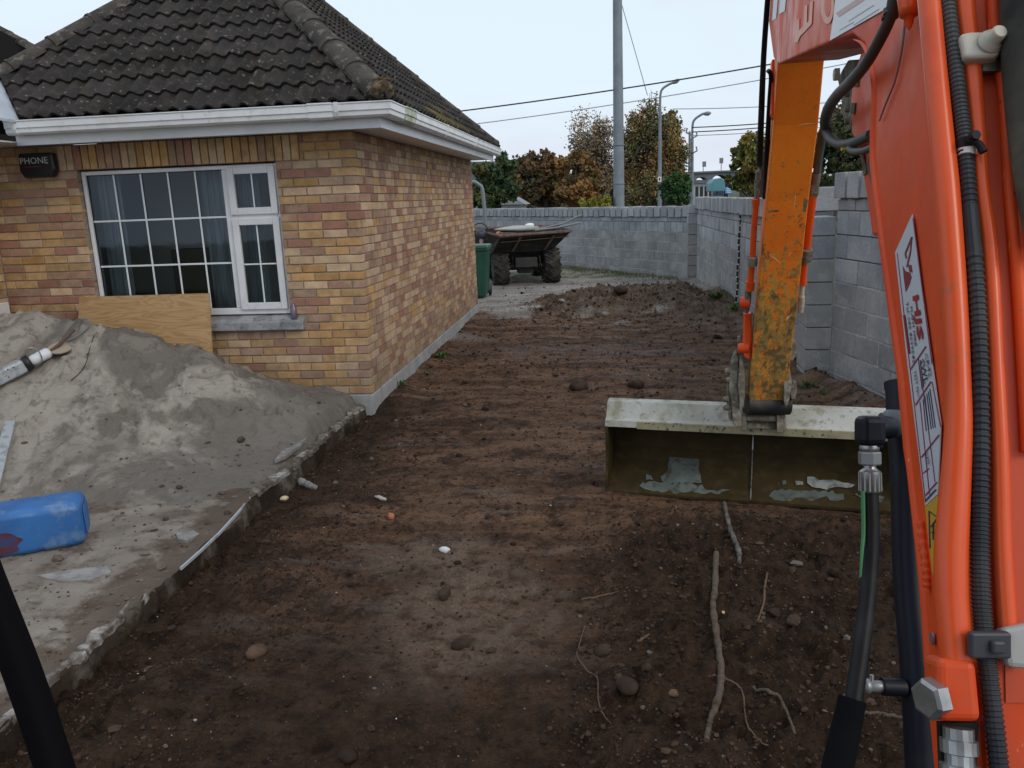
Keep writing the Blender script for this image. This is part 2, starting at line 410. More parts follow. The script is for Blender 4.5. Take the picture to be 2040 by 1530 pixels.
Zg = h_apron(Xg, Yg)
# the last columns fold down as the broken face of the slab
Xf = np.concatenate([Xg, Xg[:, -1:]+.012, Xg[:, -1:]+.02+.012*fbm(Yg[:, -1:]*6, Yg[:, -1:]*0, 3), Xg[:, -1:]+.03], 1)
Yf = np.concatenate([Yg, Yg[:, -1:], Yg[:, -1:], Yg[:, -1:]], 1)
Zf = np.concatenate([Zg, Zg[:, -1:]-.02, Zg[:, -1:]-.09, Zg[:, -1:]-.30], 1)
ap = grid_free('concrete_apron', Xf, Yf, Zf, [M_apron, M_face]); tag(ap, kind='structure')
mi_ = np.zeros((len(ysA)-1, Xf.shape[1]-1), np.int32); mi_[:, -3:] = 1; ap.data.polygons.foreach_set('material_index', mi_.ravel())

M_sand = mat('sand', (.395, .365, .32), .95, layers=[
    (1.25, .46, .53, (.165, .150, .130), {'st': 1, 'dist': .6, 'det': 6}), (3.2, .52, .60, (.27, .245, .21), {'amt': .7, 'dist': .5}),
    (11, .56, .64, (.10, .085, .07), {'amt': .55}), (70, .35, .75, (.26, .24, .21), {'amt': .45})],
    stretch=(1.0, .75, .9), bump=[(22, .7, .025), (85, .9, .010), (260, .8, .004)])
dark_over(M_sand, (.175, .160, .138), -3.35, -2.65, 5.0, 4.6, .8)
cx_, cz_ = [-7.2, -6.0, -5.3, -4.85, -4.4, -3.9, -3.4, -3.0, -2.6, -2.35, -2.2], [.6, .9, 1.02, 1.07, 1.03, .86, .62, .46, .30, .13, .0]
def h_sand(X, Y):
    X = X+.06*fbm(X*3, Y*3, 3, 60.); Y = Y+.06*fbm(X*3, Y*3, 3, 70.)
    w = .12*fbm(X*1.2, Y*1.2, 3, 4.)
    cr = np.interp(X+w*.6, cx_, cz_)
    t = (6.25-Y+w)/(1.62+.12*fbm(X*2, X*0, 2)); front = np.clip(1-t, -.3, 1)
    back = 1-.32*np.clip((Y-6.25)/.8, 0, 1)
    h = cr*np.where(Y < 6.25, front, back)
    h = np.where(Y < 6.25, h-.05*np.sin(np.clip(t, 0, 1)*math.pi)*1.2, h)
    # collapsed gullies running down the face
    g = fbm(X*2.3+.5*Y, Y*.55, 4, 7.); h += (.085*np.clip(g, -.7, .35))*sstep(0, .25, h)
    h -= .09*np.exp(-(((X+3.55)/.38)**2+((Y-5.95)/.20)**2))+.05*np.exp(-(((X+3.3)/.12)**2+((Y-5.4)/.5)**2))
    h += .045*fbm(X*6, Y*6, 4, 17.)*sstep(0, .2, h)+.006*fbm(X*28, Y*28, 3, 19.)
    h += .035*np.maximum(0, fbm(X*14, Y*14, 2, 23.)-.15)
    g2 = fbm(X*2.4, Y*1.7, 4, 80.); h = h-(.05*sstep(.03, .09, g2)+.035*sstep(-.06, -.10, fbm(X*3.1+4, Y*2.2, 4, 90.)))*sstep(.05, .3, h)
    return (h+.055)*sstep(-.01, .16, edge_x(Y)-X)-.03*(1-sstep(-.01, .16, edge_x(Y)-X))
sx = np.linspace(-6.9, -2.2, 380); sy = np.linspace(4.2, 6.995, 260)
sand = grid('sand_heap', sx, sy, h_sand, [M_sand], kind=None, fm=lambda X, Y, Z: (Z > .02) & (X < edge_x(Y)-.01))
tag(sand, 'large pale heap of building sand with collapsed faces against the brick house front', 'sand heap')

# ---------------------------------------------------------------- loose crumbs, chips
def rocks(name, pts, sizes, m, kind='stuff', flat=.7, label=None, mi=None):
    """deformed octahedron-subdivided pebbles merged into one mesh"""
    ph = (1+5**.5)/2
    ico = np.array([(-1, ph, 0), (1, ph, 0), (-1, -ph, 0), (1, -ph, 0), (0, -1, ph), (0, 1, ph), (0, -1, -ph), (0, 1, -ph), (ph, 0, -1), (ph, 0, 1), (-ph, 0, -1), (-ph, 0, 1)])
    ico /= np.linalg.norm(ico[0])
    fc = np.array([(0, 11, 5), (0, 5, 1), (0, 1, 7), (0, 7, 10), (0, 10, 11), (1, 5, 9), (5, 11, 4), (11, 10, 2), (10, 7, 6), (7, 1, 8), (3, 9, 4), (3, 4, 2), (3, 2, 6), (3, 6, 8), (3, 8, 9), (4, 9, 5), (2, 4, 11), (6, 2, 10), (8, 6, 7), (9, 8, 1)])
    n = len(pts); sizes = np.asarray(sizes)
    sc = sizes[:, None]*(.6+.8*rng.rand(n, 3)); sc[:, 2] *= flat
    v = ico[None]*(1+.25*(rng.rand(n, 12, 1)-.5)*2)*sc[:, None, :]
    a = rng.rand(n)*6.28; ca, sa = np.cos(a)[:, None], np.sin(a)[:, None]
    x = v[..., 0]*ca-v[..., 1]*sa; y = v[..., 0]*sa+v[..., 1]*ca
    v = np.stack([x, y, v[..., 2]], -1)+np.asarray(pts)[:, None, :]
    f = (fc[None]+np.arange(n)[:, None, None]*12).reshape(-1, 3)
    me = bpy.data.meshes.new(name); co = v.reshape(-1, 3).astype(np.float32)
    me.vertices.add(len(co)); me.vertices.foreach_set('co', co.ravel()); me.loops.add(f.size); me.loops.foreach_set('vertex_index', f.ravel().astype(np.int32))
    me.polygons.add(len(f)); me.polygons.foreach_set('loop_start', np.arange(0, f.size, 3, dtype=np.int32)); me.polygons.foreach_set('loop_total', np.full(len(f), 3, dtype=np.int32))
    me.update(calc_edges=True)
    ms = m if isinstance(m, list) else [m]
    for q in ms: me.materials.append(q)
    if len(ms) > 1:
        pick = rng.choice(len(ms), n, p=mi); me.polygons.foreach_set('material_index', np.repeat(pick, 20).astype(np.int32))
    me.polygons.foreach_set('use_smooth', np.full(len(f), max(sizes) < .012))
    o = new(name, me); tag(o, kind=kind); return o
def scatter(n, fn):
    """fan-shaped sampling: roughly even in the view"""
    y = 1.6*np.exp(rng.rand(n)*math.log(18/1.6)); x = KX+.05+rng.rand(n)*(5.4); k = rng.rand(n) < fn(x, y); return x[k], y[k]
M_clod = mat('soil_clod', (.058, .036, .025), .95, layers=[(6, .4, .6, (.10, .065, .045)), (1.0, .45, .6, (.035, .023, .016))], bump=(60, .5, .006))
M_clod3 = mat('dark_clod', (.024, .0155, .011), .95, layers=[(6, .4, .6, (.045, .03, .021))], bump=(60, .5, .006))
M_clod2 = mat('grey_pebble', (.15, .135, .115), .8, layers=[(3, .4, .6, (.10, .085, .072))], bump=(70, .4, .003))
M_chip = mat('pale_chip', (.50, .48, .43), .6, layers=[(2.1, .45, .55, (.36, .30, .22))])
def dens(x, y):
    d = .22+.75*((x > -.15) & (y < 4.6))+.6*((x < -1.4) & (y < 7))+.8*np.exp(-(((x-.15)/1.5)**2+((y-14)/1.5)**2))
    d = d*np.where((y > 12.2) & (((x-.15)/1.7)**2+((y-13.9)/1.7)**2 > 1), .22, 1)
    return np.clip(d, 0, 1)
x, y = scatter(80000, dens); s = .0022*np.exp(rng.randn(len(x))*.55)*(1+.16*y)*1.15; s = np.clip(s, .002, .05)
rocks('soil_crumbs', np.stack([x, y, h_soil(x, y)+s*.25], -1), s, [M_clod, M_clod3, M_clod2], mi=[.62, .35, .03])
x, y = scatter(650, lambda x, y: .35+.5*dens(x, y)); s = np.clip(.0085*np.exp(rng.randn(len(x))*.4)*(1+.05*y), .006, .03)
rocks('soil_clods', np.stack([x, y, h_soil(x, y)+s*.2], -1), s, [M_clod, M_clod3, M_clod2], mi=[.63, .33, .04])
x, y = scatter(330, lambda x, y: .25+.7*(x < -.5)*(y < 6)); s = .0028*np.exp(rng.randn(len(x))*.4)*(1+.13*y)
rocks('pale_chips', np.stack([x, y, h_soil(x, y)+s*.3], -1), s, M_chip, flat=.4)
# crumbs on the apron and at the foot of the sand
n = 5200; x = -6.3+rng.rand(n)*4.0; y = 1.8*np.exp(rng.rand(n)*math.log(6.8/1.8)); s = .005*np.exp(rng.randn(n)*.6)
k = (x < edge_x(y)-.01); x, y, s = x[k], y[k], s[k]; z = np.maximum(h_apron(x, y), h_sand(x, y)*((y > 4.2)))
k = rng.rand(len(x)) < np.where(x > -3, .9, .4)*np.where(z > .15, .35, 1); x, y, s, z = x[k], y[k], s[k], z[k]
M_crumb = mat('apron_crumb', (.17, .145, .12), .9, layers=[(2.3, .42, .58, (.075, .055, .043))])
rocks('apron_crumbs', np.stack([x, y, z+s*.3], -1), s, M_crumb)

def top(x, y):
    if x > KX: return float(h_soil(np.array([x]), np.array([y]))[0])
    a = float(h_apron(np.array([x]), np.array([y]))[0]); b = float(h_sand(np.array([x]), np.array([y]))[0]) if y > 4.2 else 0
    return max(a, b)
def gz(px, py):
    """point of the ground seen at a pixel of the photograph"""
    d = ray(px, py).normalized(); t = np.linspace(1.2, 26, 3200)
    X, Y, Z = d.x*t, d.y*t, H+d.z*t
    h = np.where(X > KX, h_soil(X, Y), np.maximum(h_apron(X, Y), np.where((Y > 4.2) & (Y < 7.0), h_sand(X, Y), -1)))
    k = np.argmax(Z < h); k = k if Z[k] < h[k] else len(t)-1
    return Vector((float(X[k]), float(Y[k]), float(h[k])))
def stone(px, py, wpx, ratio, m, label, cat='stone', name='stone', seed=1, flat=.6):
    p = gz(px, py); d = (p-EYE).dot(fwd); r = wpx*d/F/2
    bm = bmesh.new(); bmesh.ops.create_icosphere(bm, subdivisions=3, radius=1)
    rs = np.random.RandomState(seed); off = rs.rand(3)*50
    for v in bm.verts:
        c = v.co; k = 1+.28*float(fbm(np.array([c.x*1.1+off[0]]), np.array([c.y*1.1+off[1]]), 3, c.z*1.1+off[2])[0])
        f = Vector((round(c.x*2.2)/2.2, round(c.y*2.2)/2.2, round(c.z*2.2)/2.2)); c2 = c.lerp(f, .25)*k
        v.co = Vector((c2.x*r, c2.y*r*ratio, c2.z*r*flat))
    me = bpy.data.meshes.new(name); bm.to_mesh(me); bm.free(); me.materials.append(m)
    for q in me.polygons: q.use_smooth = True
    o = new(name, me); o.location = p+Vector((0, 0, r*flat*.45)); o.rotation_euler[2] = rs.rand()*3
    tag(o, label, cat); return o
M_st = mat('stone_dark', (.062, .043, .032), .85, layers=[(9, .4, .6, (.035, .025, .018))], bump=(50, .4, .004))
M_st2 = mat('stone_warm', (.13, .085, .055), .8, layers=[(9, .4, .6, (.06, .04, .028))], bump=(50, .4, .004))
M_stg = mat('stone_grey', (.30, .30, .29), .8, layers=[(12, .4, .6, (.20, .19, .18))], bump=(50, .4, .004))
M_sty = mat('stone_yellow', (.60, .52, .32), .7, layers=[(12, .45, .6, (.40, .32, .18))])
M_stw = mat('chip_white', (.62, .66, .68), .6)
for a in [(1250, 1375, 46, 1.1, M_st, 'largest brown stone half sunk in the loose soil left of the long root'),
          (1200, 1302, 34, 1., M_st, 'rounded dark stone in loose soil above the largest stone'),
          (1341, 1387, 22, 1., M_st2, 'small tan stone between the largest stone and the long root'),
          (1583, 1242, 36, .8, M_st2, 'flat tan stone right of the long root below the bucket'),
          (1288, 1332, 24, .8, M_st, 'small reddish brown stone up and right of the largest stone'),
          (917, 1290, 38, .7, M_st, 'dark flat clod in the middle of the smooth soil', 'clod', 'clod'),
          (886, 1188, 36, .6, M_st, 'dark clod sitting on the grey smeared clay patch', 'clod', 'clod'),
          (1266, 770, 34, .9, M_st, 'dark brown clod on scraped soil just behind the bucket', 'clod', 'clod'),
          (1152, 776, 44, .8, M_st, 'wide low clod of soil left behind the bucket corner', 'clod', 'clod'),
          (1236, 582, 30, 1., M_st, 'big dark lump on top of the far soil heap', 'clod', 'clod'),
          (1118, 602, 14, 1., M_stg, 'pale grey stone on the left flank of the far soil heap'),
          (1205, 628, 18, .7, M_stg, 'pale stone at the front foot of the far soil heap'),
          (567, 995, 17, .9, M_sty, 'yellowish white stone beside the broken apron edge'),
          (885, 1098, 22, .7, M_stw, 'bright white chip of stone above the grey clay patch'),
          (692, 1512, 40, .8, M_st, 'rounded stone at the bottom edge of the soil'),
          (512, 1306, 44, .7, M_st2, 'flat yellowish brown stone left of the clay patch')]:
    stone(*a[:6], *(a[6:] if len(a) > 6 else ()), seed=a[0])
stone(1441, 1223, 9, .8, mat('chip_orange', (.62, .42, .20), .6), 'tiny yellow chip just right of the long root', seed=3)
stone(780, 1033, 22, .6, mat('brick_bit', (.42, .16, .09), .8), 'small orange brick fragment on the scraped soil', 'brick fragment', 'brick_fragment', seed=4)

# roots and sticks lying on the soil
def lie(pts, lift=.0):
    out = []
    for p in crom(pts, 7):
        g = gz(p[0], p[1]); d = (g-EYE).dot(fwd); r = p[2]*d/F/2; out.append((g+Vector((0, 0, r*.35+lift)), r))
    return out
M_root = mat('root_bark', (.085, .066, .048), .85, layers=[(14, .4, .6, (.085, .066, .05)), (60, .4, .65, (.17, .14, .11), {'amt': .5})], bump=(70, .6, .003))
M_root2 = mat('root_grey', (.16, .155, .15), .8, layers=[(20, .4, .6, (.08, .07, .06))], bump=(70, .5, .003))
M_root3 = mat('root_thin', (.13, .085, .058), .85)
def root(pts, m, label, name='root', cat='root', seg=8):
    q = lie(pts); b = MB(); n = len(q); rs = [r*(1+.12*math.sin(i*1.7)+.06*math.sin(i*4.1)) for i, (_, r) in enumerate(q)]
    b.tube([p for p, _ in q], rs, seg); return tag(b.build(name, m), label, cat)
root([(1427, 1104, 11), (1424, 1180, 13), (1421, 1215, 13), (1428, 1270, 13), (1436, 1335, 15), (1433, 1385, 15), (1419, 1430, 14), (1412, 1455, 12), (1408, 1478, 13)], M_root,
     'long thick bare root lying straight away from the camera on dark soil')
root([(1443, 1003, 8), (1453, 1050, 9), (1464, 1080, 10), (1472, 1102, 11), (1473, 1122, 8)], M_root2, 'short grey stick sticking out from under the bucket lip', 'stick', 'stick')
root([(1529, 1143, 4), (1524, 1170, 5), (1521, 1205, 5), (1507, 1243, 3)], M_root3, 'short thin root right of the long root below the bucket')
root([(1165, 1248, 2.5), (1153, 1290, 2.5), (1150, 1308, 3), (1170, 1338, 3), (1190, 1352, 3), (1192, 1395, 3), (1201, 1425, 3), (1217, 1443, 2)], M_root3, 'thin wavy root at the left edge of the loose soil')
root([(1412, 1348, 3), (1450, 1356, 5), (1478, 1378, 4), (1484, 1420, 4), (1493, 1455, 4), (1530, 1495, 3)], M_root3, 'thin wavy root branching off the bottom of the long root')
root([(1500, 1378, 7), (1547, 1388, 8), (1566, 1420, 7), (1584, 1466, 6)], M_root, 'dark bent root right of the lower end of the long root')
root([(1710, 1427, 7), (1745, 1422, 7), (1770, 1428, 8), (1815, 1434, 7)], M_root, 'thin straight root seen between the hose and the black cylinder')
root([(1270, 1283, 4), (1282, 1273, 6), (1295, 1264, 3)], M_root3, 'small splinter of wood lying left of the long root', 'stick', 'stick')
root([(1158, 1195, 3), (1195, 1190, 5), (1232, 1180, 3)], M_root3, 'reddish twig on the loose soil edge below the bucket corner', 'stick', 'stick')
root([(748, 990, 4), (758, 994, 8), (770, 998, 6)], M_chip, 'white splinter of stone on the scraped soil', 'stone_chip', 'stone')
root([(588, 952, 8), (600, 963, 16), (622, 972, 13), (632, 974, 8)], M_stg, 'grey lump of broken concrete hanging off the apron edge', 'concrete_lump', 'concrete')

# pale thin strip standing along the apron edge, kerb remains
M_strip = mat('pale_strip', (.42, .47, .50), .5, layers=[(8, .5, .65, (.22, .22, .21))])
b = MB(); pts = [PZ(x, y, .075) for x, y in [(497, 990), (470, 1022), (435, 1060), (400, 1093), (358, 1130)]]
for a, c in zip(pts, pts[1:]):
    d = (c-a); n_ = Vector((d.y, -d.x, 0)).normalized()*-.010
    b.prism([a, c, c-Vector((0, 0, .016)), a-Vector((0, 0, .016))], n_)
tag(b.build('edging_strip', M_strip), 'thin pale blue edging strip standing along the broken apron edge', 'edging strip')
M_kerb = mat('kerb_concrete', (.36, .35, .32), .9, layers=[(6, .38, .52, (.13, .11, .09)), (18, .48, .6, (.07, .055, .042), {'amt': .85})], bump=(25, .6, .02))
def kerb(y0, y1, label, w=.07, zt=.11, dx=0):
    n = 26; b = MB(); vs = []
    for i in range(n+1):
        yy = y0+(y1-y0)*i/n; x0 = float(edge_x(np.array([yy]))[0])+dx; j = .012*vn(np.array([yy*19]), np.array([3.]))[0]; k = .014*vn(np.array([yy*13]), np.array([9.]))[0]
        vs += [(x0-w+k, yy, zt-.05), (x0-w+k, yy, zt+j*.8), (x0+.006+j, yy, zt-.006+k*.6), (x0+.012+j, yy, zt-.035+k*.5)]
    fs = [(4*i+q, 4*i+q+1, 4*i+q+5, 4*i+q+4) for i in range(n) for q in range(3)]
    b.add(vs, fs+[(0, 3, 2, 1), (4*n, 4*n+1, 4*n+2, 4*n+3)]); return tag(b.build('kerb', M_kerb, fixn=True), label, 'kerb', 'broken concrete kerbs along the apron edge')
kerb(4.75, 6.15, 'broken pale concrete kerb between the sand heap and the soil, nearest the middle', .05, .078)
kerb(6.2, 7.02, 'broken concrete kerb at the foot of the house corner', .04, .085)
kerb(2.25, 3.45, 'dirt-covered concrete kerb at the lower left edge of the soil', .035, .062)
# ================================================================ HOUSE
XC, YC, YF = -2.157, 7.0, 13.35
ZP, CH = .18, .075                                            # plinth top, course height
XL = -5.62
house = empty('brick_bungalow', (-4, 10, 0), 'bungalow of mixed buff and brown brick under a dark tiled hip roof', 'house')
VX, VY, VZ = Vector((1, 0, 0)), Vector((0, 1, 0)), Vector((0, 0, 1))
BR = [('brick_buff', (.55, .365, .185), (.40, .25, .125)), ('brick_pale', (.60, .44, .285), (.48, .33, .21)),
      ('brick_gold', (.54, .335, .150), (.42, .245, .105)), ('brick_brown', (.37, .225, .155), (.47, .31, .20)),
      ('brick_red', (.38, .20, .14), (.31, .16, .115)), ('brick_dusk', (.43, .295, .205), (.32, .19, .135))]
M_br = [mat(n, c, .85, rnd=.16, layers=[(9, .42, .62, c2), (55, .5, .68, tuple(v*.72 for v in c), {'amt': .5}), (1.3, .52, .66, (.30, .24, .19), {'amt': .35})], bump=(60, .35, .003)) for n, c, c2 in BR]
for m_ in M_br:                                               # splash and damp low on the wall
    n = m_.node_tree.nodes; l = m_.node_tree.links; pb = n['Principled BSDF']; src = pb.inputs['Base Color'].links[0].from_socket
    g = n.new('ShaderNodeNewGeometry'); sp = n.new('ShaderNodeSeparateXYZ'); l.new(g.outputs['Position'], sp.inputs[0]); t = n.new('ShaderNodeTexNoise'); t.inputs['Scale'].default_value = 2.4; t.inputs['Detail'].default_value = 6; l.new(g.outputs['Position'], t.inputs['Vector'])
    a_ = n.new('ShaderNodeMath'); a_.operation = 'ADD'; l.new(sp.outputs[2], a_.inputs[0]); l.new(t.outputs[0], a_.inputs[1]); r = n.new('ShaderNodeMapRange'); r.inputs[1].default_value = 1.12; r.inputs[2].default_value = .66; r.inputs[3].default_value = 0; r.inputs[4].default_value = .5; l.new(a_.outputs[0], r.inputs[0])
    x = n.new('ShaderNodeMixRGB'); l.new(r.outputs[0], x.inputs[0]); l.new(src, x.inputs[1]); x.inputs[2].default_value = (.17, .145, .12, 1); l.new(x.outputs[0], pb.inputs['Base Color'])
M_mortar = mat('mortar', (.27, .225, .175), .95, layers=[(20, .4, .6, (.36, .31, .25))], bump=(70, .5, .004))
def pick(front):
    p = [.30, .17, .16, .14, .12, .11] if front else [.13, .36, .03, .12, .14, .22]
    return int(rng.choice(6, p=p))
bricks = []   # (centre, (w,d,h), axis u, colour, name)
WX0, WX1, WZ0, WZ1 = -4.74, -2.865, .93, 2.28                 # front window opening
def course_runs(a, b, start, front, z, name='brick', holes=(), u='x'):
    pass
n_c = 31
for c in range(n_c):
    z = ZP+CH*(c+.5); h = .065
    # front wall, going left from the corner
    x = XC; k = 0; first = .215 if c % 2 == 0 else .1025
    if c % 2: x -= .1125
    prevcol = None
    while x > XL:
        w = .215
        if k == 0 and c % 2: w = .215
        if rng.rand() < .03: w = .1025
        a, bx = x-w, x
        a = max(a, XL)
        col = pick(True) if rng.rand() < .8 or prevcol is None else prevcol; prevcol = col
        segs = [(a, bx)]
        if WZ0-.10 < z < WZ1:                                  # cut by the window opening
            if z < .93: lo, hi = -4.85, -2.735                 # sill course is wider
            else: lo, hi = WX0, WX1
            out = []
            for s0, s1 in segs:
                if s1 <= lo or s0 >= hi: out.append((s0, s1))
                else:
                    if s0 < lo-.02: out.append((s0, lo))
                    if s1 > hi+.02: out.append((hi, s1))
            segs = out
        if c >= 28:
            out = []
            for s0, s1 in segs:
                if s1 <= -4.88 or s0 >= -2.64: out.append((s0, s1))
                else:
                    if s0 < -4.90: out.append((s0, -4.885))
                    if s1 > -2.62: out.append((-2.635, s1))
            segs = out
        for s0, s1 in segs:
            if s1-s0 > .025: bricks.append(((.5*(s0+s1), YC+.05, z), (s1-s0, .10, h), 0, col))
        x -= w+.01; k += 1
    # side wall
    y = YC if c % 2 else YC+.1125-.0
    k = 0
    while y < YF:
        w = .215
        if rng.rand() < .14: w = .1025                         # many snap headers in this wall
        e = min(y+w, YF); bricks.append(((XC-.05, .5*(y+e), z), (.10, e-y, h), 1, pick(False)))
        y += w+.01; k += 1
    # return wall of the other wing, facing right
    y = YC-.012
    while y > 5.9:
        w = .215 if (c % 2 or y < 6.9) else .1025
        bricks.append(((XL-.05, y-w/2, z), (.10, w, h), 1, pick(True))); y -= w+.01
# soldier course over the window
x = -2.642
while x > -4.88:
    bricks.append(((x-.0325, YC+.045, 2.285+.1075), (.065, .108, .215), 2, pick(True))); x -= .0752
# window reveals keep their own brick returns
def vis(c, d):
    q = proj(c)
    if q is None or not (-30 < q[0] < 2070 and -30 < q[1] < 1560): return 0
    X, Y, Z = c
    if d[2] == .215: f = 1
    # face orientation
    if abs(Y-YC-.05) < .02 or d[2] == .215: n = Vector((0, -1, 0)); s = d[0]*d[2]
    else: n = Vector((1, 0, 0)); s = d[1]*d[2]
    v = (EYE-Vector(c)).normalized()
    if abs(X-(XL-.05)) < .02: return s*.01
    if Z < 1.0 and X < -2.6 and Y < 7.2:                       # behind the sand or the board
        pxl = q
        if h_sand(np.array([X]), np.array([6.9]))[0] > Z: return 0
        if -4.9 < X < -3.55: return 0
    return s*max(v.dot(n), 0)/(q[2]**2)
sc_ = sorted(range(len(bricks)), key=lambda i: -vis(bricks[i][0], bricks[i][1]))
solo = set(sc_[:300])
def unit(mt, nm, bev=.06):
    b = MB(); b.box((0, 0, 0), (1, 1, 1)); return b.mesh(nm, mt)
def brick_mesh(d, mt):
    b = MB(); X, Y, Z = (v/2 for v in d); e = .0035
    # box with chamfered visible arrises (24 quads-ish)
    bm = bmesh.new(); bmesh.ops.create_cube(bm, size=1)
    for v in bm.verts: v.co = Vector((v.co.x*d[0], v.co.y*d[1], v.co.z*d[2]))
    bmesh.ops.bevel(bm, geom=bm.edges[:], offset=e, segments=1, affect='EDGES')
    me = bpy.data.meshes.new('brick'); bm.to_mesh(me); bm.free(); me.materials.append(mt); return me
cache = {}; rest = MB()
for i, (c, d, kind, col) in enumerate(bricks):
    j = (rng.rand(3)-.5)
    out = .006*j[0]
    if kind == 1: c = (c[0]+out, c[1], c[2]+.0015*j[1])
    else: c = (c[0], c[1]+out, c[2]+.0015*j[1])
    if i in solo:
        key = (round(d[0], 3), round(d[1], 3), round(d[2], 3), col)
        if key not in cache: cache[key] = brick_mesh(d, M_br[col])
        o = new('brick', cache[key], house); o.location = c
        o.rotation_euler = (0, j[2]*.012, 0) if kind == 1 else (j[2]*.004, j[1]*.006, 0)
    else: rest.box(c, d, None, col)
tag(rest.build('brickwork', M_br, house), kind='stuff')
b = MB()
b.b2((XL-.11, YC+.010, -.1), (WX0, YC+.11, 2.505)); b.b2((WX1, YC+.010, -.1), (XC-.011, YC+.11, 2.505))
b.b2((WX0, YC+.012, -.1), (WX1, YC+.109, .80)); b.b2((WX0, YC+.012, 2.29), (WX1, YC+.109, 2.503))
b.b2((XC-.109, YC+.1105, .02), (XC-.0105, YF-.01, 2.504)); b.b2((XL-.108, 5.9, -.1), (XL-.0095, YC+.009, 2.502))
b.b2((XC-.3, YF-.11, -.1), (XC-.11, YF-.01, 2.5))
b.build('mortar_bed', M_mortar, house)
M_render = mat('plinth_render', (.36, .37, .37), .85, layers=[(3, .4, .6, (.28, .29, .29)), (14, .5, .7, (.20, .19, .17), {'amt': .5})], bump=(40, .35, .004))
b = MB(); b.b2((XC-.15, YC-.012, -.25), (XC+.012, YF+.01, ZP-.006)); b.b2((XL-.1, YC-.010, -.25), (XC-.15, YC+.1, ZP-.007))
bez(b.build('plinth', M_render, house), .006)
# inner leaf and far wall so the house is solid
M_plaster = mat('plaster', (.42, .40, .37), .9)
b = MB(); b.b2((-9, 8.3, 0), (XC-.2, 8.4, 2.5)); b.b2((-5.5, 7.16, .1), (-5.4, 8.3, 2.5)); b.b2((XC-.25, 7.12, 0), (XC-.2, YF, 2.5))
b.b2((-5.4, 7.12, .1), (WX0-.02, 7.16, 2.5)); b.b2((WX1+.02, 7.12, .1), (XC-.25, 7.16, 2.5)); b.b2((WX0-.02, 7.12, .1), (WX1+.02, 7.16, .9)); b.b2((-5.4, 7.1, 2.42), (XC-.2, 8.4, 2.46))
b.b2((-5.4, 7.2, .05), (XC-.2, 8.3, .1)); b.b2((XC-3, YF-.1, 0), (XC-.2, YF-.05, 2.5))
b.build('inner_wall', M_plaster, house)

# ---- window
M_upvc = mat('white_upvc', (.74, .76, .78), .32, layers=[(2.5, .45, .7, (.62, .64, .65)), (11, .6, .72, (.45, .44, .40), {'amt': .35})])
M_bar = mat('glazing_bar', (.72, .78, .80), .4)
M_gasket = mat('gasket', (.02, .02, .022), .6)
M_sill = mat('sill_concrete', (.34, .35, .36), .85, layers=[(7, .42, .6, (.22, .23, .24)), (22, .55, .66, (.10, .11, .11), {'amt': .7})], bump=(60, .4, .004))
b = MB(); s0, s1 = -4.85, -2.735
b.prism([(s0, YC-.055, .80), (s0, YC-.055, .875), (s0, YC+.10, .935), (s0, YC+.10, .80)], (s1-s0, 0, 0))
sl_ = bez(b.build('window_sill', M_sill, house), .006)
win = empty('window', (-3.8, YC+.07, 1.6), parent=house)
FY = YC+.050                                                   # outer face of the frame
def frame(x0, x1, z0, z1, w, y0, y1, par, name='frame', bev=.006):
    b = MB()
    b.b2((x0, y0, z0), (x0+w, y1, z1)); b.b2((x1-w, y0, z0), (x1, y1, z1))
    b.b2((x0+w, y0+.0005, z0), (x1-w, y1, z0+w)); b.b2((x0+w, y0+.0005, z1-w), (x1-w, y1, z1))
    return bez(b.build(name, M_upvc, par), bev)
fx0, fx1, fz0, fz1 = WX0+.01, WX1-.012, .937, 2.27
MUL = -3.375
b = MB()
b.b2((fx0, FY, fz0), (fx0+.035, FY+.07, fz1)); b.b2((fx1-.035, FY, fz0), (fx1, FY+.07, fz1))
b.b2((fx0+.035, FY+.001, fz0), (fx1-.035, FY+.07, fz0+.06)); b.b2((fx0+.035, FY+.001, fz1-.035), (fx1-.035, FY+.07, fz1))
b.b2((MUL-.02, FY-.001, fz0+.06), (MUL+.045, FY+.07, fz1-.035)); b.b2((MUL+.045, FY+.0005, 1.79), (fx1-.035, FY+.07, 1.85))
bez(b.build('window_frame', M_upvc, win), .006)
# opening sashes on the right
frame(MUL+.035, fx1-.020, 1.835, fz1-.02, .062, FY-.022, FY+.03, win, 'vent_sash')
frame(MUL+.035, fx1-.020, fz0+.045, 1.805, .062, FY-.022, FY+.03, win, 'casement_sash')
M_glass = bpy.data.materials.new('window_glass'); M_glass.use_nodes = True
n = M_glass.node_tree.nodes; l = M_glass.node_tree.links; n.clear()
o_ = n.new('ShaderNodeOutputMaterial'); gl = n.new('ShaderNodeBsdfGlossy'); gl.inputs['Roughness'].default_value = .03; gl.inputs['Color'].default_value = (.62, .70, .78, 1)
tr = n.new('ShaderNodeBsdfTransparent'); tr.inputs['Color'].default_value = (.86, .89, .90, 1); mxs = n.new('ShaderNodeMixShader'); fr = n.new('ShaderNodeFresnel'); fr.inputs['IOR'].default_value = 1.42
nzg = n.new('ShaderNodeTexNoise'); nzg.inputs['Scale'].default_value = 1.6; bpg = n.new('ShaderNodeBump'); bpg.inputs['Strength'].default_value = .03; bpg.inputs['Distance'].default_value = .02
l.new(nzg.outputs[0], bpg.inputs['Height']); l.new(bpg.outputs[0], gl.inputs['Normal'])
l.new(fr.outputs[0], mxs.inputs[0]); l.new(tr.outputs[0], mxs.inputs[1]); l.new(gl.outputs[0], mxs.inputs[2]); l.new(mxs.outputs[0], o_.inputs[0])
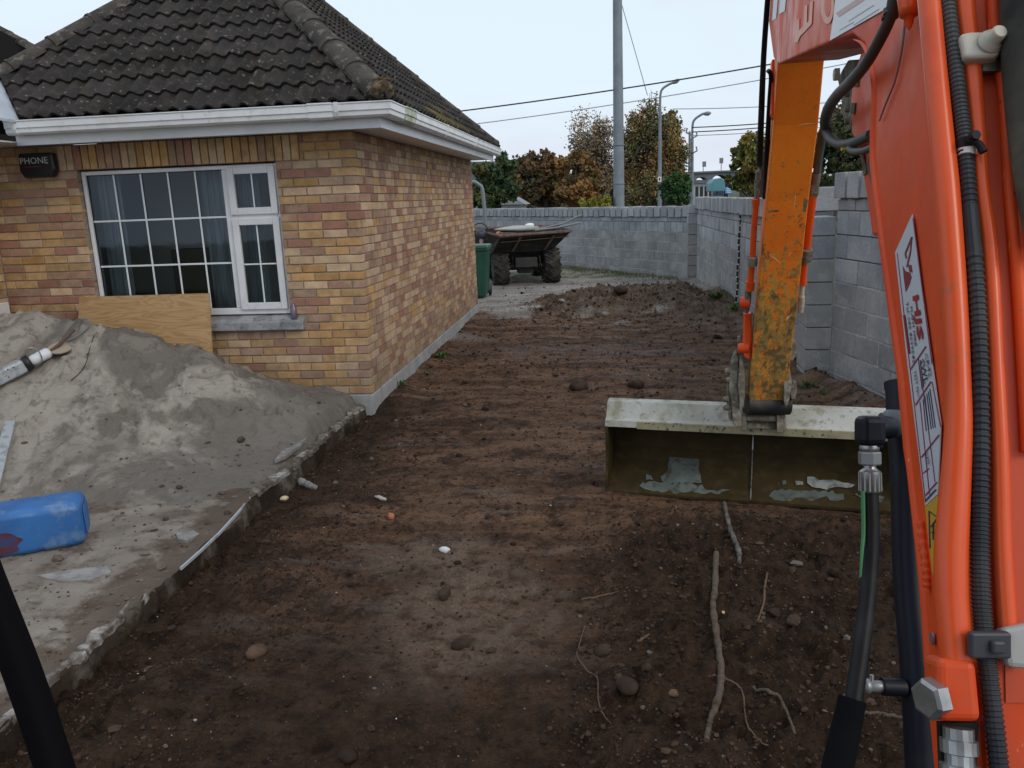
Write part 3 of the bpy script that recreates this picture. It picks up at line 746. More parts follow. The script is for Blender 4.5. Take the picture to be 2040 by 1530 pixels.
def panes(x0, x1, z0, z1, nx, nz, y, wbar=.017):
    """each pane, then the astragal bars on the glass"""
    for i in range(nx):
        for k in range(nz):
            a = x0+(x1-x0)*i/nx; c = x0+(x1-x0)*(i+1)/nx; e = z0+(z1-z0)*k/nz; g = z0+(z1-z0)*(k+1)/nz
            b = MB(); b.b2((a+.0005, y, e+.0005), (c-.0005, y+.006, g-.0005)); b.build('pane', M_glass, win)
    for i in range(1, nx):
        a = x0+(x1-x0)*i/nx; b = MB(); b.b2((a-wbar/2, y-.008, z0+.001), (a+wbar/2, y-.001, z1-.001)); bez(b.build('glazing_bar', M_bar, win), .003)
    for k in range(1, nz):
        e = z0+(z1-z0)*k/nz; b = MB(); b.b2((x0+.001, y-.0075, e-wbar/2), (x1-.001, y-.0015, e+wbar/2)); bez(b.build('glazing_bar', M_bar, win), .003)
panes(fx0+.035, MUL-.02, fz0+.06, fz1-.035, 5, 3, FY+.03)
panes(MUL+.097, fx1-.082, 1.897, fz1-.082, 2, 1, FY+.005, .014)
panes(MUL+.097, fx1-.082, fz0+.107, 1.743, 2, 2, FY+.005, .014)
b = MB()
b.b2((fx0+.035, FY+.022, fz0+.06), (fx0+.041, FY+.03, fz1-.035)); b.b2((MUL-.026, FY+.022, fz0+.06), (MUL-.02, FY+.03, fz1-.035))
b.b2((fx0+.041, FY+.022, fz1-.041), (MUL-.026, FY+.0295, fz1-.035)); b.b2((fx0+.041, FY+.022, fz0+.06), (MUL-.026, FY+.0295, fz0+.067))
b.build('glazing_gasket', M_gasket, win)
# curtains inside
M_curt = mat('curtain', (.30, .33, .34), .9, layers=[(30, .4, .6, (.17, .19, .20), {'st': 1})], stretch=(1, 1, .05))
def curtain(x0, x1, z0, z1, y, seed):
    b = MB(); n = int((x1-x0)*70); vs = []
    for i in range(n+1):
        x = x0+(x1-x0)*i/n; yy = y+.025*math.sin(i*.95+seed)+.012*math.sin(i*2.3+seed*2)
        vs += [(x, yy, z0), (x+.012*math.sin(i*.4), yy+.01, z1)]
    b.add(vs, [(2*i, 2*i+2, 2*i+3, 2*i+1) for i in range(n)], 0, True); b.build('curtain', M_curt, house)
curtain(-4.72, -4.50, .96, 2.3, YC+.24, 0); curtain(-3.72, -3.40, .96, 2.3, YC+.28, 2); curtain(-3.30, -3.13, .96, 2.3, YC+.24, 5)
M_dark = mat('room_furniture', (.10, .075, .06), .8)
b = MB(); b.b2((-4.5, 8.0, .1), (-3.9, 8.25, 1.5)); b.b2((-3.0, 7.9, .1), (-2.6, 8.2, 1.3)); b.build('cupboard', M_dark, house)

# ---- fascia, soffit, gutter (mitred at the corner)
def sweep(name, prof, path, m, mb=None, cap=True):
    """prof: (outward, z) polygon; path: XY points with outward normal to the right of travel"""
    b = mb or MB(); n = len(path); k = len(prof); vs = []
    for i, p in enumerate(path):
        p = Vector((p[0], p[1], 0)); ds = []
        if i > 0: ds.append((p-Vector((*path[i-1], 0))).normalized())
        if i < n-1: ds.append((Vector((*path[i+1], 0))-p).normalized())
        ns = [Vector((d.y, -d.x, 0)) for d in ds]
        nn = ns[0] if len(ns) == 1 else (ns[0]+ns[1])/(1+ns[0].dot(ns[1]))
        for o, z in prof: vs.append(p+nn*o+Vector((0, 0, z)))
    fs = [(i*k+j, i*k+(j+1) % k, (i+1)*k+(j+1) % k, (i+1)*k+j) for i in range(n-1) for j in range(k)]
    b.add(vs, fs+[list(range(k)), list(range((n-1)*k, n*k))[::-1]])
    if mb is None: return b.build(name, m, house, fixn=True)
OV = .36
# travel: front wall left->right then along the side (outward = right of travel)
def pth(off): return [(XL+.62, YC-off), (XC+off, YC-off), (XC+off, YF+off)]
path0 = [(-5.0, YC), (XC, YC), (XC, YF+.05)]
b = MB(); b.b2((XL-.1, 4.6, 2.509), (-5.001, YC+.05, 2.521)); b.build('soffit', M_upvc, house)
bez(sweep('soffit', [(-.05, 2.508), (OV-.02, 2.508), (OV-.02, 2.520), (-.05, 2.520)], path0, M_upvc), .002)
fas = sweep('fascia', [(OV-.018, 2.485), (OV, 2.485), (OV, 2.63), (OV-.018, 2.63)], path0, M_upvc); bez(fas, .004)
g0 = OV+.001
gut = [(g0, 2.655), (g0, 2.575), (g0+.03, 2.565), (g0+.085, 2.565), (g0+.105, 2.580), (g0+.108, 2.612), (g0+.118, 2.618), (g0+.118, 2.668), (g0+.126, 2.672), (g0+.126, 2.680), (g0+.110, 2.680), (g0+.108, 2.622), (g0+.098, 2.616), (g0+.095, 2.585), (g0+.080, 2.575), (g0+.03, 2.577), (g0+.012, 2.585), (g0+.012, 2.655)]
M_gut = mat('white_gutter', (.76, .79, .81), .3, layers=[(3.5, .5, .7, (.60, .62, .60)), (16, .6, .7, (.40, .42, .36), {'amt': .4})])
sweep('gutter', gut, [(-5.0, YC), (XC, YC), (XC, YF+.15)], M_gut)
M_alg = mat('gutter_algae', (.56, .60, .50), .5, layers=[(14, .42, .6, (.33, .40, .26)), (5, .5, .6, (.62, .66, .64))])
def clip_(x, side):
    b = MB(); pr = [(g0-.001, 2.562), (g0+.09, 2.560), (g0+.110, 2.575), (g0+.124, 2.610), (g0+.132, 2.685), (g0+.10, 2.686), (g0+.10, 2.668), (g0, 2.66)]
    if side: poly = [(XC+o, x, z) for o, z in pr]; b.prism(poly, (0, .035, 0))
    else: poly = [(x, YC-o, z) for o, z in pr]; b.prism(poly, (.035, 0, 0))
    bez(b.build('gutter_union', M_gut, house), .003)
clip_(-2.14, 0); clip_(-4.93, 0); clip_(8.9, 1); clip_(10.9, 1)
# corner bracket with green algae
b = MB(); cb = [(o+(.004 if o > g0+.05 else 0), z-(.003 if z < 2.6 else -.002)) for o, z in [(g0+.001, 2.572), (g0+.03, 2.562), (g0+.085, 2.562), (g0+.107, 2.578), (g0+.111, 2.612), (g0+.121, 2.618), (g0+.121, 2.668), (g0+.129, 2.672), (g0+.129, 2.683), (g0+.105, 2.682), (g0+.012, 2.658)]]
sweep('', cb, [(XC, YC+.02), (XC, YC+.42)], M_alg, mb=b)
b2_ = MB(); b.build('gutter_corner', M_alg, house, fixn=True)
b = MB(); sweep('', cb, [(XC-.20, YC), (XC, YC)], M_gut, mb=b); b.build('gutter_corner', M_gut, house, fixn=True)

# ---- roof: hip-ended, tiles one by one
PI_ = math.radians(41.5); TP = math.tan(PI_)
XE, YE, ZE = -1.735, 6.578, 2.668                               # drip edge corner
LX = -5.88; XR = (XE+LX)/2; KR = (XE-LX)/2                    # ridge line
YB = 13.46
M_tile = mat('concrete_tile', (.042, .039, .038), .85, rnd=.22, layers=[
    (2.2, .42, .6, (.028, .026, .024)), (7, .5, .64, (.070, .062, .056), {'amt': .6}), (24, .61, .68, (.25, .22, .18), {'amt': .75}),
    (4.5, .60, .68, (.055, .045, .028), {'amt': .8})], bump=[(35, .5, .006), (140, .5, .003)])
M_moss = mat('mossy_tile', (.13, .115, .04), .95, layers=[(9, .40, .54, (.055, .05, .045)), (3, .5, .65, (.19, .155, .045))], bump=[(30, .9, .02)])
M_deck = mat('roof_underlay', (.02, .019, .018), .9)
TW, TG, TL = .300, .245, .315
def tile_mesh(flip=False):
    """double-roll tile; u across, v up the slope, w off the slope"""
    n = 14; top = []; T = .020
    def wv(u):
        q = (u/TW*2) % 1.0; return .034*max(0, math.sin(math.pi*min(q/.66, 1)))**.8 if q < .66 else 0.0
    us = [TW*i/n for i in range(n+1)]; vs = []; fs = []
    for vv, lift in ((0, .040), (TL, .008)):
        for u in us: vs.append((u, vv, wv(u)+lift))
    for u in us: vs.append((u, 0, wv(u)+.040-T))
    for u in us: vs.append((u, TL, wv(u)+.008-T))
    m = n+1
    for i in range(n):
        fs += [(i, i+1, m+i+1, m+i), (2*m+i, 2*m+i+1, i+1, i), (2*m+i+1, 2*m+i, 3*m+i, 3*m+i+1)]
    fs += [(0, m, 3*m, 2*m), (n, 2*m+n, 3*m+n, m+n)]
    return vs, fs
tv, tf = tile_mesh()
tm = MB(); tm.add(tv, tf); tile_me = tm.mesh('roof_tile', M_tile)
for p in tile_me.polygons: p.use_smooth = False
tmm = MB(); tmm.add(tv, tf); tile_moss = tmm.mesh('roof_tile', M_moss)
tiles = []
def lay(origin, U, V, ncol, nrow, clips, moss=None, name='roof_tile'):
    N = U.cross(V).normalized()
    for r in range(nrow):
        for c in range(ncol):
            o = origin+U*(c*TW)+V*(r*TG); ctr = o+U*TW/2+V*TG/2
            j = rng.rand(3)-.5
            Mx = Matrix((U, V, N)).transposed().to_4x4(); Mx.translation = o+N*(.004*j[0])+U*(.006*j[1])
            Mx = Mx @ Matrix.Rotation(j[2]*.015, 4, 'Z')
            cs = [o+U*a+V*b_ for a in (0, TW) for b_ in (0, TL)]
            cut = []; drop = False
            for (p0, nn) in clips:
                ds = [(q-p0).dot(nn) for q in cs]
                if max(ds) < .03: drop = True; break
                if min(ds) < 0: cut.append((p0, nn))
            if drop: continue
            q = proj(ctr); sc = 0
            if q and -60 < q[0] < 2100 and -80 < q[1] < 1600: sc = max((EYE-ctr).normalized().dot(N), .0)/q[2]**2+1e-6
            tiles.append((sc, Mx, cut, bool(moss and moss(ctr))))
UF, VF = Vector((1, 0, 0)), Vector((0, math.cos(PI_), math.sin(PI_)))
US, VS = Vector((0, 1, 0)), Vector((-math.cos(PI_), 0, math.sin(PI_)))
hipd = Vector((-1, 1, TP)); hipl = Vector((1, 1, TP))
cornerR = Vector((XE, YE, ZE)); cornerL = Vector((LX, YE, ZE)); farR = Vector((XE, YB, ZE))
# front face: keep left of right hip, right of left hip, right of valley
clF = [(cornerR, Vector((-1, -1, 0)).normalized()), (cornerL, Vector((1, -1, 0)).normalized()), (Vector((-4.90, YE, 0)), Vector((1, 1, 0)).normalized())]
lay(Vector((-1.74-TW*15, YE-.02, ZE)), UF, VF, 15, 13, clF)
clS = [(cornerR, Vector((1, 1, 0)).normalized()), (farR, Vector((1, -1, 0)).normalized())]
lay(Vector((XE+.02, YE-.02, ZE)), US, VS, 24, 13, clS, moss=lambda p: 8.4 < p.y < 10.5 and p.x > -2.05+.10*math.sin(p.y*3) and rng.rand() < .75)
tiles.sort(key=lambda t: -t[0])
rest = MB(); 
def clipped(cut, Mx, mt):
    bm = bmesh.new(); bm.from_mesh(tile_me); inv = Mx.inverted()
    for p0, nn in cut:
        n2 = (Mx.to_3x3().transposed() @ nn).normalized(); p2 = inv @ Vector((p0.x, p0.y, p0.z))
        bmesh.ops.bisect_plane(bm, geom=bm.verts[:]+bm.edges[:]+bm.faces[:], plane_co=p2, plane_no=n2, clear_inner=True)
    me = bpy.data.meshes.new('roof_tile'); bm.to_mesh(me); bm.free()
    if not me.polygons: return None
    if not me.materials: me.materials.append(mt)
    me.materials[0] = mt; return me
for i, (sc, Mx, cut, ms) in enumerate(tiles):
    mt = M_moss if ms else M_tile
    me = clipped(cut, Mx, mt) if cut else (tile_moss if ms else tile_me)
    if me is None: continue
    if i < 300:
        o = new('roof_tile', me, house); o.matrix_basis = Mx
    else:
        rest.add([Mx @ v.co for v in me.vertices], [list(p.vertices) for p in me.polygons], 1 if ms else 0)
if rest.v: tag(rest.build('tiled_slope', [M_tile, M_moss], house), kind='stuff')
# underlay and back slopes
apex1 = Vector((XR, YE+KR, ZE+KR*TP)); apex2 = Vector((XR, YB-KR, ZE+KR*TP)); dz = Vector((0, 0, -.03))
b = MB(); P_ = [Vector(v)+dz for v in (cornerR+Vector((-.09, .09, .06)), farR+Vector((-.09, -.09, .06)), apex2, apex1, cornerL+Vector((.09, .09, .06)), (LX+.09, YB-.09, ZE+.06))]
b.add(P_, [(0, 1, 2, 3), (4, 0, 3), (5, 4, 3, 2), (1, 5, 2)]); b.add([p+Vector((0, 0, -.02)) for p in P_], [(3, 2, 1, 0), (3, 0, 4), (2, 3, 4, 5), (2, 5, 1)])
b.build('roof_deck', M_deck, house)
# hip tiles, half round, one by one
M_hip = mat('hip_tile', (.085, .077, .068), .88, rnd=.12, layers=[(4, .42, .6, (.052, .048, .044)), (14, .55, .66, (.20, .18, .15), {'amt': .7}), (6, .6, .68, (.045, .04, .03), {'amt': .7})], bump=[(30, .6, .008), (120, .5, .003)])
def hiprow(p0, d, n, w=.13, L_=.46, skip=0):
    d = d.normalized(); s = d.cross(Vector((0, 0, 1))).normalized(); u = s.cross(d).normalized()
    for i in range(n):
        b = MB(); vs = []; k = 12; j = rng.rand(2)-.5
        a0 = p0+d*(i*L_*.93+skip)
        for t, rr in ((0, w*1.06), (.05, w*1.06), (.051, w), (1, w*.93)):
            for q in range(k+1):
                a = math.pi*q/k; vs.append(a0+d*(t*L_)+s*(rr*math.cos(a)+.01*j[0])+u*(rr*.80*math.sin(a)-.03))
        for q in range(k+1):
            a = math.pi*q/k; vs.append(a0+s*((w-.02)*math.cos(a))+u*((w-.02)*.80*math.sin(a)-.045))
        m = k+1; fs = [(r*m+q, r*m+q+1, (r+1)*m+q+1, (r+1)*m+q) for r in range(3) for q in range(k)]
        fs += [(4*m+q, 4*m+q+1, q+1, q) for q in range(k)]
        b.add(vs, fs, 0, False); b.build('hip_tile', M_hip, house, fixn=True)
    return
hiprow(cornerR+Vector((-.03, .03, .075)), hipd, 8)
hiprow(cornerL+Vector((.05, .05, .075)), hipl, 8)
hiprow(farR+Vector((-.04, -.04, .075)), Vector((-1, -1, TP)), 8)
hiprow(apex1+Vector((0, 0, .07)), Vector((0, 1, 0)), 6)
# mortar bedding at the hip foot, dirt
M_bed = mat('hip_mortar', (.07, .055, .042), .95, layers=[(20, .45, .6, (.20, .15, .09))], bump=(40, .8, .01))
b = MB(); b.lathe(cornerR+Vector((-.03, .03, .06)), Vector((1, -1, -TP)), [(-.05, .11), (0, .115), (.012, .09)], 14); b.build('hip_end_mortar', M_bed, house)
rocks_pts = [(cornerR+Vector((-.05+rng.randn()*.05, .05+rng.randn()*.05, .16+rng.rand()*.03))) for _ in range(40)]
ro = rocks('moss_clump', [tuple(p) for p in rocks_pts], [.012]*40, mat('dry_moss', (.22, .14, .07), .95, layers=[(20, .4, .6, (.06, .045, .025))])); ro.parent = house; ro.matrix_parent_inverse = wm(house).inverted()
# other wing on the left: valley lining, its eaves and roof slope
M_lead = mat('valley_lining', (.50, .56, .63), .45, layers=[(3, .4, .6, (.42, .47, .53))])
vd = Vector((-1, 1, TP)); v0 = Vector((-4.88, 6.578, ZE+.015))
b = MB(); wslope = Vector((-math.cos(PI_), 0, math.sin(PI_)))
a_ = v0; c_ = v0+vd*.62
b.prism([a_, c_, c_+Vector((0, -.40, 0)), a_+Vector((0, -.40, 0))], Vector((0, 0, -.02)))
b.build('valley_lining', M_lead, house)
b = MB(); wv = [v0+Vector((0, -.402, .004)), v0+vd*.62+Vector((0, -.402, .004)), v0+vd*.62, v0+vd*1.9, v0+vd*1.9+Vector((0, -5, 0)), v0+Vector((0, -5, .004))]; b.prism(wv, (0, 0, -.03)); b.build('wing_roof', M_tile, house)
# main roof further back, seen over the valley at the upper left
rest = MB(); eA = PY(72, 98, 12.6); o0 = Vector((eA.x-TW*16, 12.45, eA.z-.80)); sl2 = Vector((0, math.cos(PI_), math.sin(PI_))); dA, dB = PY(-60, 28, 12.6), PY(76, 101, 12.6)
for r in range(14):
    for c in range(17):
        Mx = Matrix((UF, sl2, UF.cross(sl2))).transposed().to_4x4(); Mx.translation = o0+UF*(c*TW)+sl2*(r*TG)
        q = proj(Mx.translation+UF*TW+sl2*TL)
        if q and q[1] > 103+(q[0]-76)*.55+4: rest.add([Mx @ Vector(v) for v in tv], tf)
if rest.v: tag(rest.build('rear_tiles', M_tile, house), kind='stuff')
b = MB(); b.prism([*[tuple(PY(x_, y_, 12.6)) for x_, y_ in ((-200, -70), (-40, 40), (72, 98), (90, 300), (-200, 300))]], (0, .1, -.1)); b.build('rear_roof', M_deck, house)
hA, hB = PY(76, 100, 12.5), PY(-40, 36, 13.2); hiprow(hA, hB-hA, 6, .10)
# white frame of the door on the return wall
b = MB(); b.b2((XL+.001, 6.35, .12), (XL+.05, 6.93, 1.12)); bez(b.build('side_door_frame', M_upvc, house), .005)

# ---- alarm box on the front wall
M_box = mat('alarm_plastic', (.012, .013, .016), .32)
alarm = empty('alarm_box', (-5.06, YC-.03, 2.33), 'black alarm box marked PHONE under the eaves left of the window', 'alarm box')
b = MB(); prof = [(-.165, .10), (.165, .10), (.172, -.05), (.14, -.115), (-.14, -.115), (-.172, -.05)]
b.prism([(-5.06+x, YC-.004, 2.345+z) for x, z in prof], (0, -.075, 0)); bez(b.build('casing', M_box, alarm, fixn=True), .02, 3)
def text(body, name, m, parent, org, right, upv, size, ext=.0006, align='CENTER', sx=1.0):
    cu = bpy.data.curves.new(name, 'FONT'); cu.body = body; cu.size = size; cu.align_x = align; cu.align_y = 'CENTER'; cu.extrude = ext; cu.resolution_u = 2
    cu.materials.append(m); tmp = bpy.data.objects.new('tmp', cu); COL.objects.link(tmp)
    dg = bpy.context.evaluated_depsgraph_get(); me = bpy.data.meshes.new_from_object(tmp.evaluated_get(dg)); bpy.data.objects.remove(tmp)
    r = Vector(right).normalized(); u = Vector(upv); u = (u-r*u.dot(r)).normalized(); nn = r.cross(u)
    Mx = Matrix((r*sx, u, nn)).transposed().to_4x4(); Mx.translation = Vector(org)
    me.transform(Mx); me.name = name
    if not me.materials: me.materials.append(m)
    return new(name, me, parent)
M_txt = mat('alarm_lettering', (.50, .58, .60), .5); M_red = mat('alarm_small_print', (.16, .03, .05), .5)
text('PHONE', 'lettering', M_txt, alarm, (-5.075, YC-.0795, 2.375), (1, 0, .0), (0, 0, 1), .078, sx=1.05)
b = MB(); b.b2((-5.17, YC-.0798, 2.322), (-5.01, YC-.079, 2.328)); b.build('red_line', M_red, alarm)
M_led = mat('lens_dot', (.7, .7, .6), .2)
b = MB(); b.lathe((-4.955, YC-.079, 2.352), (0, -1, 0), [(0, .006), (.003, .004)], 8); b.build('indicator', M_led, alarm)
# ---- small can on the sill
can = MB(); can.lathe((-2.83, YC-.005, .895), (0, .05, 1), [(0, .026), (.004, .028), (.10, .028), (.108, .022), (.13, .012), (.14, .012)], 16)
tag(can.build('spray_can', mat('can_grey', (.17, .155, .19), .35, .4)), 'small dark grey can standing at the right end of the window sill', 'can')

# ---- plywood board leaning on the sill
M_ply = bpy.data.materials.new('plywood'); M_ply.use_nodes = True
n = M_ply.node_tree.nodes; l = M_ply.node_tree.links; pb = n['Principled BSDF']; tcx = n.new('ShaderNodeTexCoord'); mpx = n.new('ShaderNodeMapping'); mpx.inputs['Scale'].default_value = (.8, 1, 5.5)
l.new(tcx.outputs['Object'], mpx.inputs[0]); wv_ = n.new('ShaderNodeTexNoise'); wv_.inputs['Scale'].default_value = 1.6; wv_.inputs['Detail'].default_value = 2; wv_.inputs['Distortion'].default_value = 1.2; l.new(mpx.outputs[0], wv_.inputs['Vector'])
mth = n.new('ShaderNodeMath'); mth.operation = 'MULTIPLY'; mth.inputs[1].default_value = 16; l.new(wv_.outputs[0], mth.inputs[0]); fr_ = n.new('ShaderNodeMath'); fr_.operation = 'PINGPONG'; fr_.inputs[1].default_value = 1; l.new(mth.outputs[0], fr_.inputs[0])
rp = n.new('ShaderNodeValToRGB'); rp.color_ramp.elements[0].color = (.33, .195, .085, 1); rp.color_ramp.elements[1].color = (.44, .285, .135, 1); rp.color_ramp.elements[0].position = .0; rp.color_ramp.elements[1].position = .7
l.new(fr_.outputs[0], rp.inputs[0]); l.new(rp.outputs[0], pb.inputs['Base Color']); pb.inputs['Roughness'].default_value = .7
pt, pb_ = 1.150, .30
tl = Vector((-4.84, 6.925, pt)); trr = Vector((-3.575, 6.925, pt+.005)); br = Vector((-3.50, 6.66, pb_)); bl = Vector((-4.84, 6.66, pb_))
b = MB(); b.prism([tl, trr, br, bl], Vector((0, -.018, -.006))); tag(b.build('plywood_board', M_ply, fixn=True), 'sheet of plywood with oak-like grain leaning on the wall under the window', 'board')
# ================================================================ BLOCK WALLS
M_blk = [mat('block_new_a', (.42, .43, .435), .9, rnd=.16, layers=[(3, .4, .62, (.28, .30, .325)), (40, .45, .7, (.22, .235, .25), {'amt': .5})], bump=[(60, .5, .004)]),
         mat('block_new_b', (.335, .345, .35), .9, rnd=.14, layers=[(3, .4, .62, (.36, .385, .41)), (40, .45, .7, (.19, .20, .215), {'amt': .5})], bump=[(60, .5, .004)])]
M_old = mat('block_old', (.345, .35, .345), .9, rnd=.12, layers=[(1.4, .42, .6, (.25, .26, .265)), (5, .5, .62, (.43, .435, .43), {'amt': .55}), (30, .45, .7, (.19, .195, .195), {'amt': .45})], bump=[(50, .45, .004)])
M_joint = mat('joint_dark', (.13, .135, .14), .95); M_jl = mat('joint_light', (.50, .51, .51), .95, layers=[(2.2, .47, .60, (.24, .24, .24)), (25, .4, .6, (.25, .26, .26), {'amt': .6})])
def block_mesh(d, mt):
    bm = bmesh.new(); bmesh.ops.create_cube(bm, size=1)
    for v in bm.verts: v.co = Vector((v.co.x*d[0], v.co.y*d[1], v.co.z*d[2]))
    bmesh.ops.bevel(bm, geom=bm.edges[:], offset=.006, segments=1, affect='EDGES')
    me = bpy.data.meshes.new('block'); bm.to_mesh(me); bm.free(); me.materials.append(mt); return me
def block_wall(name, a, c, label, old, new_, hdr, z0=-.12, face=-1, th=.2, extra=None, capgap=.048, cap=True, startcap=0.):
    """a->c foot line of the visible face; thickness goes away from it. courses: old, new_, header, half, cap"""
    a = Vector((a[0], a[1], 0)); c = Vector((c[0], c[1], 0)); d = (c-a); Ln = d.length; d.normalize(); nrm = Vector((d.y, -d.x, 0))*face
    if (EYE-a).dot(nrm) < 0: nrm = -nrm
    w = empty(name, a, label, 'wall'); cells = []; z = z0
    for i in range(old): cells.append((z, .215, .44, 0, 'o', .5*(i % 2))); z += .225
    for i in range(new_): cells.append((z, .215, .44, .0, 'n', .5*(i % 2))); z += .225
    for i in range(hdr): cells.append((z, .215, .215, .002, 'n', .0)); z += .225
    cells.append((z, .10, .44, 0, 'n', .25)); z += .11
    ztop = z
    if cap: cells.append((z, .235, .205, .05, 'c', 0))
    B = []
    for z, h, l_, out, k, off in cells:
        gap = capgap if k == 'c' else .010; s = -off*(l_+gap)+(startcap if k == 'c' else 0)
        while s < Ln:
            s0, s1 = max(s, 0), min(s+l_, Ln)
            if s1-s0 > .05: B.append((s0, s1, z, h, out, k))
            s += l_+gap
    def sc(b):
        p = a+d*(b[0]+b[1])/2+Vector((0, 0, b[2]+.1)); q = proj(p)
        if q is None or not (-50 < q[0] < 2090): return 0
        # occluded by the boom / house side
        if q[0] > 1790 or q[0] < 940: return 0
        return (b[1]-b[0])*b[3]*abs((EYE-p).normalized().dot(nrm))/q[2]**2
    B.sort(key=lambda b: -sc(b)); cache = {}; rest = MB()
    ax = (d, nrm, Vector((0, 0, 1)))
    for i, (s0, s1, z, h, out, k) in enumerate(B):
        j = rng.rand(3)-.5; dep = th+(.05 if k == 'c' else 0)+out
        jz = .018*j[2] if k == 'c' else .002*j[2]
        ctr = a+d*(s0+s1)/2-nrm*(dep/2-out)+nrm*(.006*j[0] if k != 'o' else .002*j[0])+Vector((0, 0, z+h/2+jz)); m = 2 if k == 'o' else int(rng.rand() < .35)
        if i < 300:
            key = (round(s1-s0, 2), round(h, 3), round(dep, 3), m)
            if key not in cache: cache[key] = block_mesh((s1-s0, dep, h), (M_blk+[M_old])[m])
            o = new('block', cache[key], w)
            R = Matrix(ax).transposed().to_4x4(); R.translation = ctr; o.matrix_basis = R @ Matrix.Rotation(j[1]*(.03 if k == 'c' else .004), 4, 'Z')
        else: rest.box(ctr, (s1-s0, dep, h), ax, m)
    if rest.v: tag(rest.build('blockwork', M_blk+[M_old], w), kind='stuff')
    zo = z0+.225*old
    b = MB(); b.box(a+d*Ln/2-nrm*(th/2)+Vector((0, 0, (zo-.3)/2)), (Ln, th-.006, zo+.3), ax, 1); b.box(a+d*Ln/2-nrm*(th/2)+Vector((0, 0, (zo+ztop-.01)/2)), (Ln, th-.016, ztop-zo-.01), ax, 0)
    b.build('mortar_joints', [M_joint, M_jl], w)
    return w, ztop
far_a, far_c = (1.86, 18.36), (-5.2, 26.2)
fd = (Vector((-1.16, 22.78, 0))-Vector((1.86, 18.36, 0))).normalized()
block_wall('rear_block_wall', (1.84, 18.40), tuple((Vector((1.84, 18.40, 0))+fd*12.5)[:2]), 'long grey concrete block wall across the back behind the dumper', 5, 0, 1)
block_wall('side_block_wall', (1.96, 18.2), (2.065, 10.8), 'long grey block boundary wall on the right running to the corner pillar', 5, 1, 1, z0=-.16)
block_wall('raised_block_wall', (2.066, 10.79), (2.10, 8.62), 'short higher stretch of block wall just beyond the pier, behind the digger arm', 5, 1, 1, z0=-.04)
block_wall('near_block_wall', (2.215, 8.2), (2.98, 4.2), 'nearest stretch of block wall seen between the digger arm and the boom', 5, 2, 1, z0=-.14)
# pillar in the corner and the pier on the right
def pillar(cx, cy, w, d_, z1, label, m1, m2, name, rot=0, steps=7):
    p = empty(name, (cx, cy, 0), label, 'pillar'); z = -.15; i = 0
    ax = (Vector((math.cos(rot), math.sin(rot), 0)), Vector((-math.sin(rot), math.cos(rot), 0)), VZ)
    while z < z1-.05:
        h = min(.215, z1-z); b = MB(); j = (rng.rand(3)-.5)*.012
        b.box((cx+j[0], cy+j[1], z+h/2), (w-.004, d_-.004, h), ax); bez(b.build('block', m1 if z < z1*.62 else m2, p), .006); z += h+.010; i += 1
    b = MB(); b.box((cx, cy, (z1-.2)/2), (w-.03, d_-.03, z1+.1), ax); b.build('mortar_joints', M_joint, p); return p
M_pier = mat('pier_render', (.31, .315, .305), .9, rnd=.04, layers=[(2.2, .4, .6, (.25, .255, .245)), (7, .52, .6, (.38, .385, .37), {'amt': .6})], bump=[(30, .6, .008)])
pillar(1.90, 18.22, .26, .30, 1.60, 'weathered block pillar where the rear and side walls meet', M_pier, M_blk[0], 'corner_pillar')
pillar(2.10, 8.42, .25, .44, 1.60, 'block pier projecting from the right wall behind the digger arm', M_pier, M_blk[0], 'block_pier', rot=-.05)
# striped measuring staff leaning on the wall
M_blkp = mat('black_plastic', (.012, .012, .013), .5); M_wht = mat('white_paint', (.75, .76, .76), .5)
st = empty('striped_staff', PX(1466, 626, 2.0), 'thin black and white striped cord hanging down the side wall', 'cord')
p0, p1 = PX(1475, 424, 2.03), PX(1466, 628, 2.0); n = 16
for i in range(n):
    a_, c_ = p0.lerp(p1, i/n), p0.lerp(p1, (i+.82)/n); e_ = p0.lerp(p1, (i+1)/n); off = Vector((.008*math.sin(i*1.3), 0, 0))
    b = MB(); b.tube([a_+off, c_+off], .017, 6); b.build('black_band', M_blkp, st)
    b = MB(); b.tube([c_+off, e_+off], .0165, 6); b.build('white_band', M_wht, st)

# ================================================================ WEEDS
M_weed = mat('weed_leaf', (.055, .12, .030), .7, rnd=.15)
def weed(p, r, n, label, seed):
    rs = np.random.RandomState(seed); b = MB()
    for i in range(n):
        a = rs.rand()*6.28; l_ = r*(.4+.6*rs.rand()); e = .3+rs.rand()*.9; d = Vector((math.cos(a)*math.cos(e), math.sin(a)*math.cos(e), math.sin(e)))
        s = d.cross(VZ).normalized()*l_*.22; o = Vector(p)+Vector((rs.randn(), rs.randn(), 0))*r*.35
        b.add([o, o+d*l_*.5+s, o+d*l_+VZ*-.02*r, o+d*l_*.5-s], [(0, 1, 2, 3)])
    tag(b.build('weed', M_weed), label, 'weed', None)
for q, (px, py, r, n, lb) in enumerate([(878, 712, .10, 26, 'small green weed in the soil bank against the house plinth'), (850, 745, .07, 16, 'tiny weed on the soil bank nearest the house corner'),
        (1612, 772, .10, 24, 'small weed at the foot of the near block wall'), (1463, 618, .13, 30, 'green weed under the striped cord at the foot of the side wall'),
        (1430, 596, .16, 34, 'clump of weeds along the side wall beside the far heap'), (800, 768, .08, 20, 'weed growing at the plinth just past the house corner'), (1640, 786, .06, 12, 'very small weed right of the pier foot')]):
    weed(gz(px, py)+Vector((0, 0, .0)), r, n, lb, q)
M_gr = mat('grass_blade', (.085, .115, .04), .8, layers=[(2, .4, .6, (.13, .12, .06))])
b = MB(); rs = np.random.RandomState(4)
